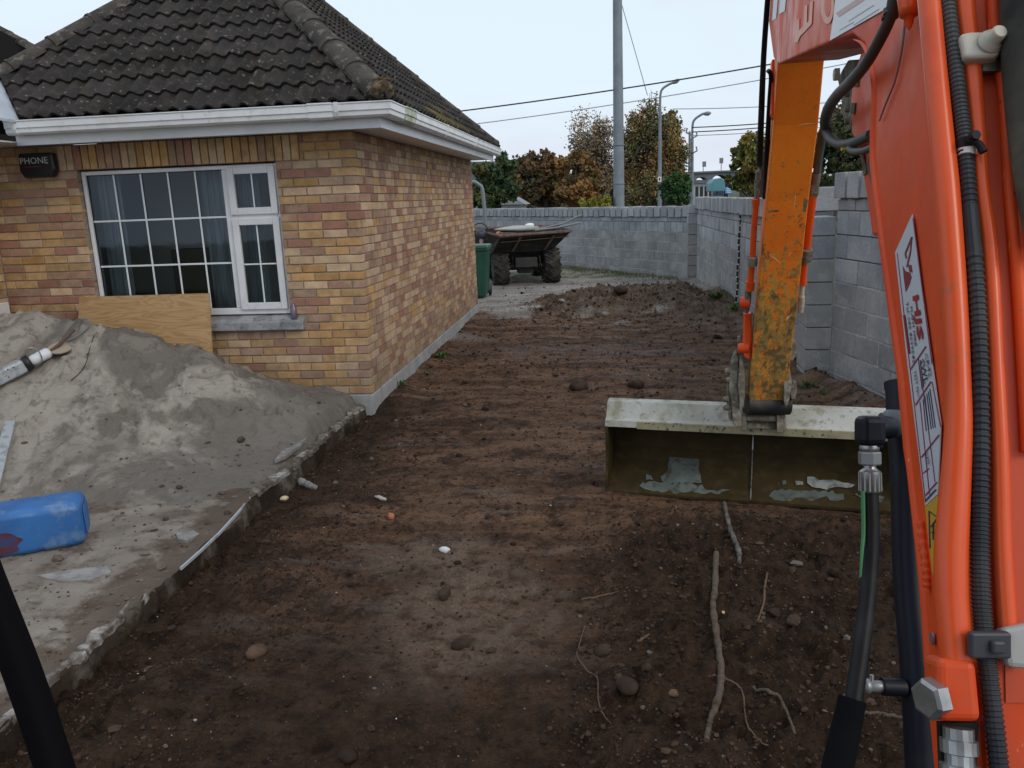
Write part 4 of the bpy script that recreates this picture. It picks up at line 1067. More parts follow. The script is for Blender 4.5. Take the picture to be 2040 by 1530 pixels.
for i in range(2600):
    t = rs.rand()*9; o = Vector((1.7, 18.2, 0))+fd*t+Vector((fd.y, -fd.x, 0))*-(.05+abs(rs.randn())*.35)
    if (EYE-o).dot(Vector((fd.y, -fd.x, 0))) > 0: pass
    o = Vector((1.7, 18.2, 0))+fd*t+Vector((-abs(fd.y), -abs(fd.x), 0)).normalized()*(.05+abs(rs.randn())*.4)
    h = .03+.07*rs.rand(); a = rs.rand()*6.28; s = Vector((math.cos(a), math.sin(a), 0))*.006; b.add([o-s, o+s, o+Vector((rs.randn()*.02, rs.randn()*.02, h))], [(0, 1, 2)])
tag(b.build('grass_strip', M_gr), kind='stuff')

# ================================================================ WHEELIE BIN
M_bin = mat('green_plastic', (.012, .075, .050), .42, layers=[(3, .4, .65, (.02, .095, .065))])
bo = PZ(962, 594, .0); bx, by = bo.x-.02, bo.y+.25
bn = empty('wheelie_bin', (bx-.05, by, 0), 'green wheelie bin standing at the far corner of the brick house', 'bin')
def taper(b, cx, cy, z0, z1, w0, d0, w1, d1, m=0, sh=0):
    vs = [(cx+sx*w/2, cy+sy*d/2+(sh if z == z1 else 0), z) for z, w, d in ((z0, w0, d0), (z1, w1, d1)) for sx, sy in ((-1, -1), (1, -1), (1, 1), (-1, 1))]
    b.add(vs, [(3, 2, 1, 0), (4, 5, 6, 7)]+[(i, (i+1) % 4, 4+(i+1) % 4, 4+i) for i in range(4)], m)
b = MB(); taper(b, bx-.12, by, .04, .92, .40, .46, .50, .56); bez(b.build('body', M_bin, bn), .02, 3)
b = MB(); taper(b, bx-.12, by, .92, .965, .56, .60, .56, .60); bez(b.build('rim', M_bin, bn), .012, 2)
b = MB(); taper(b, bx-.12, by+.01, .966, 1.03, .585, .64, .54, .58); bez(b.build('lid', M_bin, bn), .02, 3)
for s in (-1, 1):
    b = MB(); b.lathe((bx-.12+s*.20, by+.24, .10), (s, 0, 0), [(0, .10), (.045, .10), (.05, .06)], 18); b.build('wheel', M_blkp, bn)
for dx in (-.08, .08):
    b = MB(); b.b2((bx-.12+dx-.02, by-.262, .12), (bx-.12+dx+.02, by-.235, .80)); bez(b.build('rib', M_bin, bn), .006)

# ================================================================ DUMPER
M_skip = mat('skip_paint', (.030, .032, .026), .7, layers=[(2.5, .48, .62, (.055, .042, .032)), (9, .5, .66, (.085, .072, .058), {'amt': .5})], bump=(30, .4, .004))
M_skipin = mat('skip_rust', (.16, .11, .095), .8, layers=[(4, .4, .6, (.10, .07, .06)), (12, .5, .65, (.25, .20, .17), {'amt': .6})])
M_tyre = mat('tyre_rubber', (.030, .029, .028), .85, layers=[(5, .42, .6, (.075, .068, .058))])
M_chas = mat('chassis_black', (.020, .022, .022), .6, layers=[(6, .5, .65, (.06, .05, .04))])
M_rops = mat('rops_grey', (.19, .22, .23), .5)
dump = empty('site_dumper', (-1.9, 18.7, 0), 'muddy site dumper with loaded tipping skip parked by the rear wall', 'dumper')
O = Vector((-1.86, 18.35, 0)); ang = math.radians(14)
DR = Vector((math.cos(ang), math.sin(ang), 0)); DF = Vector((math.sin(ang), -math.cos(ang), 0))   # right (in view), forward to camera
def D(r, f, z): return O+DR*r+DF*f+VZ*z
def tyre(r, f, rad, w):
    c = D(r, f, rad-.02); b = MB(); prof = [(-w/2, rad*.55), (-w/2, rad*.80), (-w*.42, rad*.93), (-w*.25, rad*.97), (0, rad*.98), (w*.25, rad*.97), (w*.42, rad*.93), (w/2, rad*.80), (w/2, rad*.55)]
    b.lathe(c, DR, prof, 36)
    n = 15
    for s in (-1, 1):                                           # chevron lugs
        for i in range(n):
            a0 = 2*math.pi*(i+(.5 if s > 0 else 0))/n; pts = []
            for t in (0, .5, 1):
                a = a0+t*.34; rr = rad*(1.045-.06*t*t); x = s*w*(.02+.50*t); q = c+DR*x+(DF*math.cos(a)+VZ*math.sin(a))*rr; pts.append((q, a))
            for (q0, a1), (q1, a2) in zip(pts, pts[1:]):
                dd = (q1-q0).normalized(); rad_ = (DF*math.cos(a1)+VZ*math.sin(a1)); sd_ = dd.cross(rad_).normalized()
                b.box((q0+q1)/2-rad_*.02, ((q1-q0).length*1.05, .034, .05), (dd, sd_, rad_))
    t = b.build('tyre', M_tyre, dump); b = MB(); b.lathe(c, DR, [(-w*.35, rad*.3), (-w*.30, rad*.56), (w*.30, rad*.56), (w*.35, rad*.3)], 20); b.build('rim', M_chas, t)
tyre(-.56, .10, .39, .34); tyre(.60, .10, .39, .34); tyre(-.56, -1.55, .39, .34); tyre(.60, -1.55, .39, .34)
# skip: wide at the rim, sloping forward plate with two stiffeners
rim = [(-1.15, -.7, 1.22), (.95, -.95, 1.20), (1.0, .5, 1.13), (-.60, .75, 1.08)]
low = [(-1.0, -.7, .62), (.6, -.8, .62), (.60, .22, .72), (-.76, .32, .72)]
def skipm(name, m, th):
    b = MB(); R = [D(*p) for p in rim]; Lw = [D(*p) for p in low]
    b.add(R+Lw, [(0, 1, 5, 4), (1, 2, 6, 5), (2, 3, 7, 6), (3, 0, 4, 7), (4, 5, 6, 7)]); o = b.build(name, m, dump)
    md = o.modifiers.new('s', 'SOLIDIFY'); md.thickness = th; md.offset = 0; return o
skipm('skip', M_skip, .02)
b = MB(); R = [D(p[0], p[1], p[2]+.01) for p in rim]; b.tube(R+[R[0]], .035, 8); b.build('skip_rim', M_skipin, dump)
b = MB(); R = [D(p[0]*.97, p[1]*.97, p[2]-.12) for p in rim]; b.add(R, [(0, 1, 2, 3)]); b.build('skip_bed', M_skipin, dump)
b = MB(); b.prism([D(-.60, .20, .74), D(.52, .14, .74), D(.40, -.05, .46), D(-.42, -.05, .46)], DF*-.5); b.build('skip_belly', M_chas, dump, fixn=True)
for r0, r1, f0, f1 in ((-.16, -.30, .66, .30), (.60, .43, .56, .24)):
    b = MB(); a_, c_ = D(r0, f0+.01, 1.05), D(r1, f1+.01, .73); n_ = DF*.04; s_ = DR*.03
    b.prism([a_-s_, a_+s_, c_+s_, c_-s_], n_); bez(b.build('stiffener', M_skipin, dump), .004)
b = MB(); b.box(D(0, -.4, .48), (.5, 1.6, .22), (DR, DF, VZ)); b.box(D(0, -1.5, .7), (.8, .9, .45), (DR, DF, VZ)); bez(b.build('chassis', M_chas, dump), .02)
b = MB(); b.tube([D(-.5, .10, .37), D(.5, .10, .37)], .07, 12); b.box(D(0, .10, .36), (.34, .26, .26), (DR, DF, VZ)); bez(b.build('front_axle', M_chas, dump), .02)
for r in (-.30, .32):
    b = MB(); b.prism([D(r, .12, .62), D(r, .25, .44), D(r, .16, .30), D(r, 0, .36), D(r, -.05, .6)], DR*.04); bez(b.build('skip_bracket', M_chas, dump), .006)
    b = MB(); b.lathe(D(r-.01, .17, .40), DR, [(0, .035), (.07, .035)], 12); b.build('pivot_pin', mat('worn_pin', (.30, .27, .22), .5, .5), dump)
b = MB(); hx = [D(-1.75, -1.7, .6), D(-1.75, -1.7, 1.9), D(-1.68, -1.7, 2.15), D(-1.45, -1.7, 2.30), D(-1.0, -1.7, 2.32), D(-.80, -1.7, 2.24), D(-.70, -1.7, 2.0), D(-.66, -1.7, .6)]
b.tube([Vector(v[:3]) for v in crom([tuple(p) for p in hx], 4)], .045, 10); b.build('roll_bar', M_rops, dump)
sg = MB(); c0 = D(-.86, -.08, .92); 
sv = (D(-1.0, -.35, .93)-D(-.72, .45, .92)).normalized(); sw = sv.cross(VZ).normalized(); b = MB(); e_ = D(-.93, .02, .93)-DR*.02; b.box(e_, (.14, .03, .17), (sv, sw, VZ)); b.build('warning_sticker', mat('sticker_pink', (.50, .25, .27), .5), dump)
# load: sack, boards, tools  (each lies on the dumper: its own thing)
M_sack = mat('sack_white', (.40, .42, .40), .8, layers=[(5, .4, .6, (.40, .42, .40))])
def blob(name, c, r, m, label, cat, seed, ax=(DR, DF, VZ)):
    bm = bmesh.new(); bmesh.ops.create_icosphere(bm, subdivisions=3, radius=1)
    for v in bm.verts:
        k = 1+.3*float(fbm(np.array([v.co.x*1.3+seed]), np.array([v.co.y*1.3]), 3, v.co.z*1.3)[0]); v.co = (ax[0]*v.co.x*r[0]+ax[1]*v.co.y*r[1]+ax[2]*v.co.z*r[2])*k
    me = bpy.data.meshes.new(name); bm.to_mesh(me); bm.free(); me.materials.append(m)
    for q in me.polygons: q.use_smooth = True
    o = new(name, me); o.location = c; return tag(o, label, cat)
blob('rubble_sack', D(-.12, .15, 1.22), (.50, .34, .06), M_sack, 'flat pale cement sack lying on the load of the dumper', 'sack', 2)
blob('white_bag', D(.12, .20, 1.29), (.10, .08, .045), mat('bag_white', (.78, .80, .82), .6), 'small crumpled white bag on top of the cement sack', 'bag', 6)
M_wood = mat('old_board', (.10, .085, .07), .8, layers=[(20, .4, .6, (.16, .14, .11))])
b = MB(); b.prism([D(-.55, .50, 1.12), D(.45, .30, 1.17), D(.60, -.30, 1.20), D(-.50, -.2, 1.15)], (0, 0, .03)); tag(b.build('dark_board', M_wood, fixn=True), 'dark sheet of board in the dumper skip under the sack', 'board')
b = MB(); b.tube([D(.2, .45, 1.18), D(.72, .45, 1.22), D(1.22, .40, 1.30)], .022, 8); tag(b.build('tool_handle', M_rops), 'long dark tool handle sticking out right over the skip, lower of two', 'tool')
b = MB(); b.tube([D(.35, .3, 1.20), D(.9, .25, 1.30), D(1.15, .22, 1.42), D(1.32, .2, 1.46)], .018, 8); tag(b.build('tool_handle', M_rops), 'thin tool handle with raised grip over the skip, upper of two', 'tool')
b = MB(); b.lathe(D(-.60, .62, 1.13), DF, [(-.3, .055), (0, .055), (.001, .042), (-.02, .042)], 14); tag(b.build('clay_pipe', mat('pipe_orange', (.55, .22, .13), .6)), 'short orange drain pipe end in the left front of the skip', 'pipe')
b = MB(); hp = [D(-1.0+.16*math.cos(a)-.02*k_, .35, 1.25+.13*math.sin(a)) for k_ in range(1) for a in np.linspace(-.6, 4.4, 18)]; b.tube(hp, .014, 6); tag(b.build('cable_coil', M_blkp), 'coil of black cable hanging over the left skip rim', 'cable')
blob('dark_bucket', D(-.98, .35, 1.15), (.13, .13, .10), mat('bucket_navy', (.03, .04, .06), .5), 'dark tub in the left corner of the dumper skip', 'tub', 9)
# ================================================================ BEHIND THE WALLS
M_pole = mat('pole_grey', (.22, .26, .29), .6, layers=[(3, .4, .6, (.18, .21, .24))], stretch=(1, 1, .2)); M_lamp = mat('lamp_grey', (.20, .225, .25), .5)
M_lens = mat('lamp_lens', (.45, .47, .48), .3)
def ground_pole(name, px, ytop, Y, wpx0, wpx1, label, cat, m=M_pole, seg=14):
    """pole whose foot hides behind the wall"""
    t = PY(px, ytop, Y); dd = Y; w0, w1 = wpx0*Y/F/2, wpx1*Y/F/2; p = empty(name, (t.x, Y, -.33), label, cat)
    b = MB(); n = 8; b.tube([(t.x, Y, -.33+(t.z+.33)*i/n) for i in range(n+1)], [w0+(w1-w0)*i/n for i in range(n+1)], seg); b.build('pole', m, p); return p, t
p, t = ground_pole('utility_pole', 1227.5, -330, 27, 23, 14, 'thick grey utility pole rising out of the picture behind the rear wall', 'pole')
for z in (2.2, 3.4):
    b = MB(); b.lathe((t.x, 27, z), (0, 0, 1), [(0, .20), (.03, .20)], 14); b.build('band', M_lamp, p)
def street_lamp(px, ytop, Y, arm_px, label, wp=9, sign=True, hd=1.):
    p, t = ground_pole('street_lamp', px, ytop+50, Y, wp, wp*.62, label, 'street lamp')
    k = Y/F; a = [PY(px, ytop+50, Y), PY(px+1, ytop+22, Y), PY(px+6, ytop+11, Y), PY(px+arm_px*.45, ytop+3, Y), PY(px+arm_px*.62, ytop, Y)]
    b = MB(); b.tube([Vector(v) for v in crom([tuple(q) for q in a], 5)], wp*.24*k, 8); b.build('arm', M_lamp, p)
    e0, e1 = PY(px+arm_px*.58, ytop+1, Y), PY(px+arm_px, ytop-7*hd, Y); m_ = (e1-e0)
    b = MB(); b.lathe(e0, m_, [(0, .5*k*3), (m_.length*.25, 3.6*k), (m_.length*.7, 3.8*k), (m_.length, .8*k)], 10); b.build('lamp_head', M_lamp, p)
    b = MB(); b.lathe(e0.lerp(e1, .35)-Vector((0, 0, 2.2*k)), m_, [(0, .4*k), (m_.length*.2, 2.6*k), (m_.length*.5, .5*k)], 8); b.build('lens', M_lens, p)
    return p
lp = street_lamp(1315, 165, 34, 40, 'nearer street lamp with raised head, left of the other lamp')
b = MB(); c = PY(1314, 357, 33.85); b.box(c, (.14, .03, .20)); pl = b.build('number_plate', M_wht, lp)
b = MB(); b.box(c+Vector((0, -.02, 0)), (.05, .006, .10)); b.build('number_mark', M_blkp, lp)
street_lamp(1379, 226, 52, 38, 'farther street lamp with flat head beside the corner pillar', 9, hd=.1)
p, t = ground_pole('telegraph_pole', 1374, 262, 50, 5, 4, 'thin telegraph pole with cable brackets just left of the farther lamp', 'pole', M_lamp)
for s, z in ((-1, 255), (1, 262), (-1, 285), (1, 292)):
    a = PY(1378, z+14, 50); c = PY(1378+s*9, z, 50); b = MB(); b.tube([a, a.lerp(c, .5)+Vector((s*.18, 0, -.05)), c], .05, 6); b.build('bracket', M_lamp, p)
for q, (px, yt, w, lb) in enumerate([(1153, 362, 2.2, 'thin post with a small pale sign left of the yellow bush'), (1205, 365, 2.0, 'thin post seen over the rear wall left of the utility pole')]):
    p, t = ground_pole('sign_post', px, yt, 40, w, w, lb, 'post')
    if q == 0: b = MB(); c = PY(1153, 392, 39.9); b.lathe(c, (0, -1, 0), [(0, .14), (.02, .14)], 12); b.build('sign_plate', M_pole, p)
# cables
M_cab = mat('cable_black', (.06, .07, .08), .7); M_cab2 = mat('cable_thin', (.42, .46, .52), .7)
def cable(a, c, Y, wpx, label, sag=.0, m=None, Y2=None, ext=2.6):
    A, C_ = PY(*a, Y), PY(*c, Y2 or Y); b = MB(); n = 24; b.tube([A+(C_-A)*(i/n)-Vector((0, 0, sag*4*(i/n)*max(0, 1-i/n))) for i in range(int(n*ext)+1)], wpx*Y/F/2, 6)
    tag(b.build('overhead_cable', m or M_cab), label, 'cable')
cable((820, 233), (1700, 98), 27, 2.8, 'thickest black overhead cable crossing from the roof to the digger', .12)
cable((820, 262), (1700, 124), 38, 2.0, 'faint thin cable just below the thickest overhead cable', .2, M_cab2)
cable((1222, -50), (1290, 190), 30, 1.8, 'faint slanting stay wire right of the utility pole', 0, M_cab2, ext=1)
cable((1340, 217), (1700, 200), 46, 1.8, 'faint cable above the flat street lamp', .1, M_cab2)
cable((1378, 254), (1700, 228), 50, 2.2, 'upper of the three cables running right from the telegraph pole', .1)
cable((1378, 263), (1700, 235), 50, 2.2, 'middle of the three cables running right from the telegraph pole', .1)
cable((1378, 270), (1700, 247), 50, 1.6, 'lowest of the three cables running right from the telegraph pole', .1, M_cab2)

# trees
def leafm(name, c1, c2, c3=None): 
    m = mat(name, c1, .8, layers=[(.55, .42, .58, c2)]+([(1.7, .52, .62, c3, {'amt': .9})] if c3 else [])); return m
M_bark = mat('bark', (.085, .070, .058), .9)
def tree(name, label, cat, Y, trunk, blobs, n, leaf, m, seed, twigs=40, sparse=0., group=None):
    """trunk: (px foot, px at crown); blobs: (px, py, rx px, ry px, weight) crown lobes in the picture, given real depth"""
    rs = np.random.RandomState(seed); k = Y/F; f0 = PY(trunk[0], 400, Y)
    t = empty(name, (f0.x, Y, -.33), label, cat, group); bb = []
    for (px, py, rx, ry) in blobs: c = PY(px, py, Y); bb.append((Vector((c.x, Y+rs.randn()*rx*k*.3, c.z)), rx*k*1.12, ry*k*1.10))
    b = MB(); top_ = PY(trunk[1], trunk[2], Y); fz = Vector((f0.x, Y, -.33)); w = trunk[3]*k/2
    b.tube([fz, fz.lerp(top_, .45)+Vector((w, 0, 0)), top_], [w*1.3, w, w*.35], 8)
    for i in range(twigs):
        c, rx, ry = bb[rs.randint(len(bb))]; s = fz.lerp(top_, .3+.65*rs.rand()); a = rs.rand()*6.28; e = c+Vector((math.cos(a)*rx, rs.randn()*rx*.5, math.sin(a)*ry))*(.5+.55*rs.rand())
        mid = s.lerp(e, .5)+Vector((0, 0, .12*(e-s).length)); b.tube([s, mid, e], [w*.35, w*.18, w*.05], 4, cap=False)
    b.build('trunk', M_bark, t)
    tot = sum(r[1]*r[2] for r in bb); V = []; sub = []
    for c, rx, ry in bb:
        # clumps inside each lobe
        nc = max(9, int(20*rx*ry/tot*len(bb)))
        for q in range(nc):
            d = rs.randn(3); d /= np.linalg.norm(d); rr = rs.rand()**.4
            sub.append((c+Vector((d[0]*rx*rr, d[1]*rx*rr, d[2]*ry*rr)), min(rx, ry)*(.22+.25*rs.rand()), rx*ry))
    pw = np.array([s[2]*s[1] for s in sub]); pw /= pw.sum(); idx = rs.choice(len(sub), n, p=pw)
    C_ = np.array([tuple(sub[i][0]) for i in idx]); R_ = np.array([sub[i][1] for i in idx])
    d = rs.randn(n, 3); d /= np.linalg.norm(d, axis=1)[:, None]; P = C_+d*(R_*rs.rand(n)**.45*(1+sparse*rs.rand(n)))[:, None]
    u = rs.randn(n, 3); u /= np.linalg.norm(u, axis=1)[:, None]; v = np.cross(u, rs.randn(n, 3)); v /= np.linalg.norm(v, axis=1)[:, None]
    s = (leaf*(.6+.8*rs.rand(n)))[:, None]; q = np.stack([P-u*s, P-v*s*.6, P+u*s, P+v*s*.6], 1).reshape(-1, 3)
    me = bpy.data.meshes.new('crown'); me.from_pydata(q.tolist(), [], np.arange(4*n).reshape(-1, 4).tolist()); me.materials.append(m)
    new('crown', me, t); return t
LG = leafm('leaf_dark_green', (0.045, 0.075, 0.039), (0.090, 0.128, 0.053), (0.150, 0.128, 0.045))
LB = leafm('leaf_brown', (.15, .10, .055), (.085, .08, .045), (.26, .14, .045))
LR = leafm('leaf_rust', (.33, .16, .055), (.19, .12, .05), (.13, .12, .055))
LT = leafm('leaf_tan', (.30, .225, .15), (.20, .17, .125), (.38, .26, .12))
LO = leafm('leaf_orange_green', (.34, .205, .075), (.17, .155, .075), (.125, .15, .06))
LY = leafm('leaf_yellow_green', (0.210, 0.188, 0.045), (0.105, 0.128, 0.038), (0.255, 0.150, 0.045))
LV = leafm('leaf_green', (0.068, 0.143, 0.045), (0.045, 0.098, 0.038))
LM = leafm('leaf_mixed', (.12, .11, .08), (.17, .13, .08), (.08, .10, .06))
tree('evergreen_tree', 'dark green tree against the far house roof, half behind the brick house', 'tree', 33, (972, 975, 330, 8), [(965, 350, 32, 26), (1000, 350, 26, 30), (948, 385, 25, 26), (985, 392, 30, 24), (1010, 330, 14, 16), (1015, 375, 18, 28)], 9000, .10, LG, 1)
tree('brown_tree', 'dark brown and green tree left of the rust coloured tree', 'tree', 42, (1080, 1082, 310, 10), [(1060, 330, 30, 28), (1095, 325, 26, 24), (1050, 368, 30, 34), (1092, 370, 34, 36), (1030, 385, 20, 22), (1120, 350, 20, 32)], 10000, .12, LB, 2)
tree('rust_tree', 'rust coloured tree left of the utility pole', 'tree', 40, (1148, 1148, 320, 9), [(1150, 325, 28, 22), (1130, 355, 24, 30), (1165, 355, 26, 34), (1150, 388, 34, 24), (1185, 375, 20, 30)], 9000, .11, LR, 3)
tree('sparse_tree', 'tall thinly leaved pale tree directly left of the utility pole', 'tree', 46, (1195, 1192, 262, 7), [(1180, 275, 34, 38), (1205, 262, 18, 24), (1168, 300, 30, 26), (1208, 300, 20, 34), (1200, 345, 28, 36), (1155, 285, 16, 20), (1195, 240, 12, 14)], 6500, .065, LT, 4, 150, .9)
tree('tall_autumn_tree', 'tallest autumn tree between the utility pole and the nearer lamp', 'tree', 46, (1300, 1302, 210, 11), [(1302, 210, 12, 28), (1290, 245, 28, 34), (1275, 290, 34, 36), (1318, 285, 30, 38), (1255, 320, 22, 40), (1300, 340, 48, 38), (1345, 320, 22, 32), (1290, 380, 56, 28), (1350, 345, 14, 26), (1283, 212, 10, 14)], 26000, .075, LO, 5, 160, 1.1)
tree('green_topped_tree', 'tree with green leaning top right of the nearer lamp', 'tree', 50, (1335, 1335, 240, 8), [(1335, 245, 16, 24), (1345, 265, 16, 24), (1330, 290, 22, 28), (1352, 300, 10, 34), (1340, 335, 18, 30)], 4500, .12, leafm('leaf_olive', (0.090, 0.128, 0.060), (0.150, 0.143, 0.075)), 6, 50, .4)
tree('dark_back_tree', 'dark mixed trees filling the gap behind the utility pole', 'tree', 56, (1235, 1235, 330, 9), [(1235, 350, 40, 30), (1215, 380, 50, 26), (1260, 370, 40, 34), (1320, 375, 40, 28), (1085, 385, 60, 24), (1150, 385, 50, 22)], 15000, .15, LM, 7)
tree('green_bush', 'round green bush over the rear wall beside the corner pillar', 'bush', 30, (1352, 1352, 370, 6), [(1352, 368, 20, 20), (1340, 385, 22, 20), (1362, 385, 14, 22)], 5000, .06, LV, 8)
tree('yellow_bush', 'low rounded yellow green bush just over the rear wall', 'bush', 27, (1186, 1186, 400, 4), [(1186, 405, 30, 13), (1172, 407, 20, 9), (1202, 407, 20, 9)], 7000, .03, leafm('leaf_gold', (0.300, 0.285, 0.053), (0.210, 0.225, 0.045)), 9, 5)
tree('yellowing_tree', 'yellowing green tree just left of the digger arm', 'tree', 34, (1500, 1500, 290, 9), [(1500, 290, 22, 26), (1482, 325, 24, 30), (1510, 335, 30, 36), (1475, 360, 22, 24), (1530, 310, 26, 40), (1505, 370, 34, 18)], 11000, .095, LY, 10)
tree('hedge_tree', 'dark green tree behind the near wall between arm and boom', 'tree', 17, (1680, 1680, 300, 8), [(1650, 300, 26, 40), (1690, 280, 30, 46), (1730, 300, 30, 50), (1670, 345, 44, 26), (1640, 340, 22, 36), (1700, 240, 24, 30), (1730, 345, 30, 22)], 12000, .045, leafm('leaf_deep', (0.053, 0.075, 0.042), (0.105, 0.112, 0.045)), 11)
tree('hedge_tree', 'bare branched tree top seen through the loop of the boom hose', 'tree', 19, (1665, 1668, 235, 4), [(1670, 250, 22, 30), (1690, 215, 18, 26)], 900, .05, LM, 12, 70, .5)

# far treeline, buildings, bridge
b = MB(); rs = np.random.RandomState(8)
M_tl = leafm('treeline', (0.075, 0.083, 0.060), (0.120, 0.098, 0.060))
n = 9000; X = -60+150*rs.rand(n); Yt = 85+rs.rand(n)*10; hh = 2.0+1.6*np.clip(fbm(X*.12, X*0, 4), -1, 1); Z = rs.rand(n)*hh
for x, y, z in zip(X, Yt, Z):
    q_ = proj((x, y, z))
    if q_ and 1378 < q_[0] < 1474: continue
    a = Vector(rs.randn(3)).normalized(); c = a.cross(Vector(rs.randn(3))).normalized(); o = Vector((x, y, z)); b.add([o-a*.35, o-c*.25, o+a*.35, o+c*.25], [(0, 1, 2, 3)])
tag(b.build('far_treeline', M_tl), kind='stuff')
b = MB(); vs = []; n = 60
for i in range(n+1):
    x = -500+1000*i/n; h = 3+2.5*float(fbm(np.array([x*.01]), np.array([1.]), 3)[0]); vs += [(x, 420, -1), (x, 440, h), (x, 700, h)]
b.add(vs, [(3*i+j, 3*i+3+j, 3*i+4+j, 3*i+1+j) for i in range(n) for j in (0, 1)]); tag(b.build('hills', mat('far_hill', (.10, .12, .11), .95)), kind='structure')
M_slate = mat('far_slate', (.075, .085, .088), .7, layers=[(6, .4, .6, (.095, .105, .105))], stretch=(1, 1, 4)); M_pale = mat('far_render', (.45, .47, .48), .8)
h1 = empty('far_house', PY(975, 400, 48), 'far house with dark slate roof behind the evergreen tree', 'house')
a, c, d_, e = PY(925, 322, 48), PY(1006, 321, 48), PY(1010, 392, 45), PY(920, 392, 45)
b = MB(); b.prism([a, c, d_, e], (0, .4, -.3)); b.build('roof', M_slate, h1)
b = MB(); b.b2((e.x, 45.6, -.3), (d_.x-.2, 50, d_.z)); b.build('wall', M_pale, h1)
h2 = empty('far_bungalow', PY(1025, 400, 36), 'low pale roof showing over the rear wall right of the roll bar', 'house')
a, c, e = PY(1018, 390, 36), PY(1047, 407, 36), PY(985, 408, 36)
b = MB(); b.prism([a, c, e], (0, 2.5, 0)); b.build('roof', mat('pale_roof', (.30, .32, .34), .8), h2)
b = MB(); b.b2((e.x+.2, 36.2, -.3), (c.x-.2, 38.4, c.z)); b.build('wall', M_pale, h2)
# stone bridge across the road
M_stone = mat('bridge_stone', (.14, .155, .175), .9, layers=[(.3, .4, .6, (.18, .195, .21)), (2, .45, .6, (.11, .12, .13), {'amt': .6})])
br_ = empty('arched_bridge', PY(1420, 380, 150), 'grey arched stone bridge across the road in the distance', 'bridge'); k = 150/F
Lx, Rx = PY(1335, 350, 150).x, PY(1520, 350, 150).x; zt = PY(1420, 344, 150).z; zb = -.3
arches = [(PY(px, 385, 150).x, r*k) for px, r in ((1362, 12), (1397, 13), (1433, 16), (1470, 13))]
zc = PY(1420, 366, 150).z
poly = [(Lx, zb)]
for cx, r in arches:
    poly += [(cx-r, zb), (cx-r, zc)]+[(cx-r*math.cos(a), zc+r*math.sin(a)) for a in np.linspace(.2, 2.94, 9)]+[(cx+r, zc), (cx+r, zb)]
poly += [(Rx, zb), (Rx, zt), (Lx, zt)]
cu = bpy.data.curves.new('bridge', 'CURVE'); cu.dimensions = '2D'; cu.fill_mode = 'BOTH'; cu.extrude = 3; sp = cu.splines.new('POLY'); sp.points.add(len(poly)-1); sp.use_cyclic_u = True
for i, (x, z) in enumerate(poly): sp.points[i].co = (x, z, 0, 1)
tmp = bpy.data.objects.new('t', cu); COL.objects.link(tmp); me = bpy.data.meshes.new_from_object(tmp.evaluated_get(bpy.context.evaluated_depsgraph_get())); bpy.data.objects.remove(tmp)
me.transform(Matrix(((1, 0, 0, 0), (0, 0, -1, 153), (0, 1, 0, 0), (0, 0, 0, 1)))); me.materials.clear(); me.materials.append(M_stone); new('arch_wall', me, br_)
b = MB(); b.b2((Lx, 149.7, zt+.002), (Rx, 150.3, zt+.3)); b.build('parapet', M_stone, br_)
M_wl = mat('white_wall', (.50, .54, .57), .8)
fb = empty('low_white_building', PY(1400, 388, 120), 'low pale building under the bridge arches along the road', 'building')
q0, q1 = PY(1384, 366, 120), PY(1420, 392, 120); b = MB(); b.b2((q0.x, 120, -.3), (q1.x, 124, q0.z)); b.build('wall', M_wl, fb)
b = MB(); b.b2((q0.x-.3, 119.6, q0.z+.01), (q1.x+.3, 124.4, q0.z+.5)); b.build('roof', M_stone, fb)
for i in range(4):
    b = MB(); xx = q0.x+(q1.x-q0.x)*(i+.5)/4; b.b2((xx-.22, 119.95, .2), (xx+.22, 119.998, q0.z-.4)); b.build('window', M_gasket, fb)
tk = empty('teal_lorry', PY(1433, 386, 95), 'teal covered lorry with dark cab on the far road', 'lorry'); kk = 95/F
c = PY(1432, 366, 95); b = MB(); pr = [(c.x-13*kk, c.z-14*kk), (c.x-13*kk, c.z+2*kk), (c.x-8*kk, c.z+9*kk), (c.x+4*kk, c.z+11*kk), (c.x+12*kk, c.z+6*kk), (c.x+12*kk, c.z-14*kk)]
b.prism([(x, 95, z) for x, z in pr], (0, 5, 0)); bez(b.build('cover', mat('teal_sheet', (.10, .28, .32), .6), tk, fixn=True), .1)
b = MB(); b.b2((c.x-12*kk, 94.2, c.z-24*kk), (c.x+8*kk, 96, c.z-12*kk)); bez(b.build('cab', mat('lorry_cab', (.06, .10, .14), .4), tk), .08)
b = MB(); b.b2((c.x-11*kk, 94.14, c.z-19*kk), (c.x+7*kk, 94.195, c.z-14*kk)); b.build('windscreen', M_glass, tk)
for s in (-9, 5):
    b = MB(); b.lathe((c.x+s*kk, 94.1, .1), (0, 1, 0), [(0, .4), (.3, .4)], 12); b.build('wheel', M_tyre, tk)
c = PY(1452, 379, 80); kk = 80/F; sg = empty('shop_sign', (c.x, 80, -.3), 'small bright blue roadside sign with white markings near the far lorry', 'sign')
b = MB(); b.box(c, (13*kk, .12, 12*kk)); bez(b.build('panel', mat('sign_blue', (.09, .33, .75), .5), sg), .02)
for dz_, w in ((3.2, 8), (-.2, 9), (-3.6, 7)):
    b = MB(); b.box(c+Vector((0, -.07, dz_*kk)), (w*kk, .02, 1.5*kk)); b.build('white_marking', M_wht, sg)
b = MB(); b.box((c.x, 80, (c.z-6*kk-.3)/2), (.1, .1, c.z-6*kk+.3)); b.build('post', M_lamp, sg)
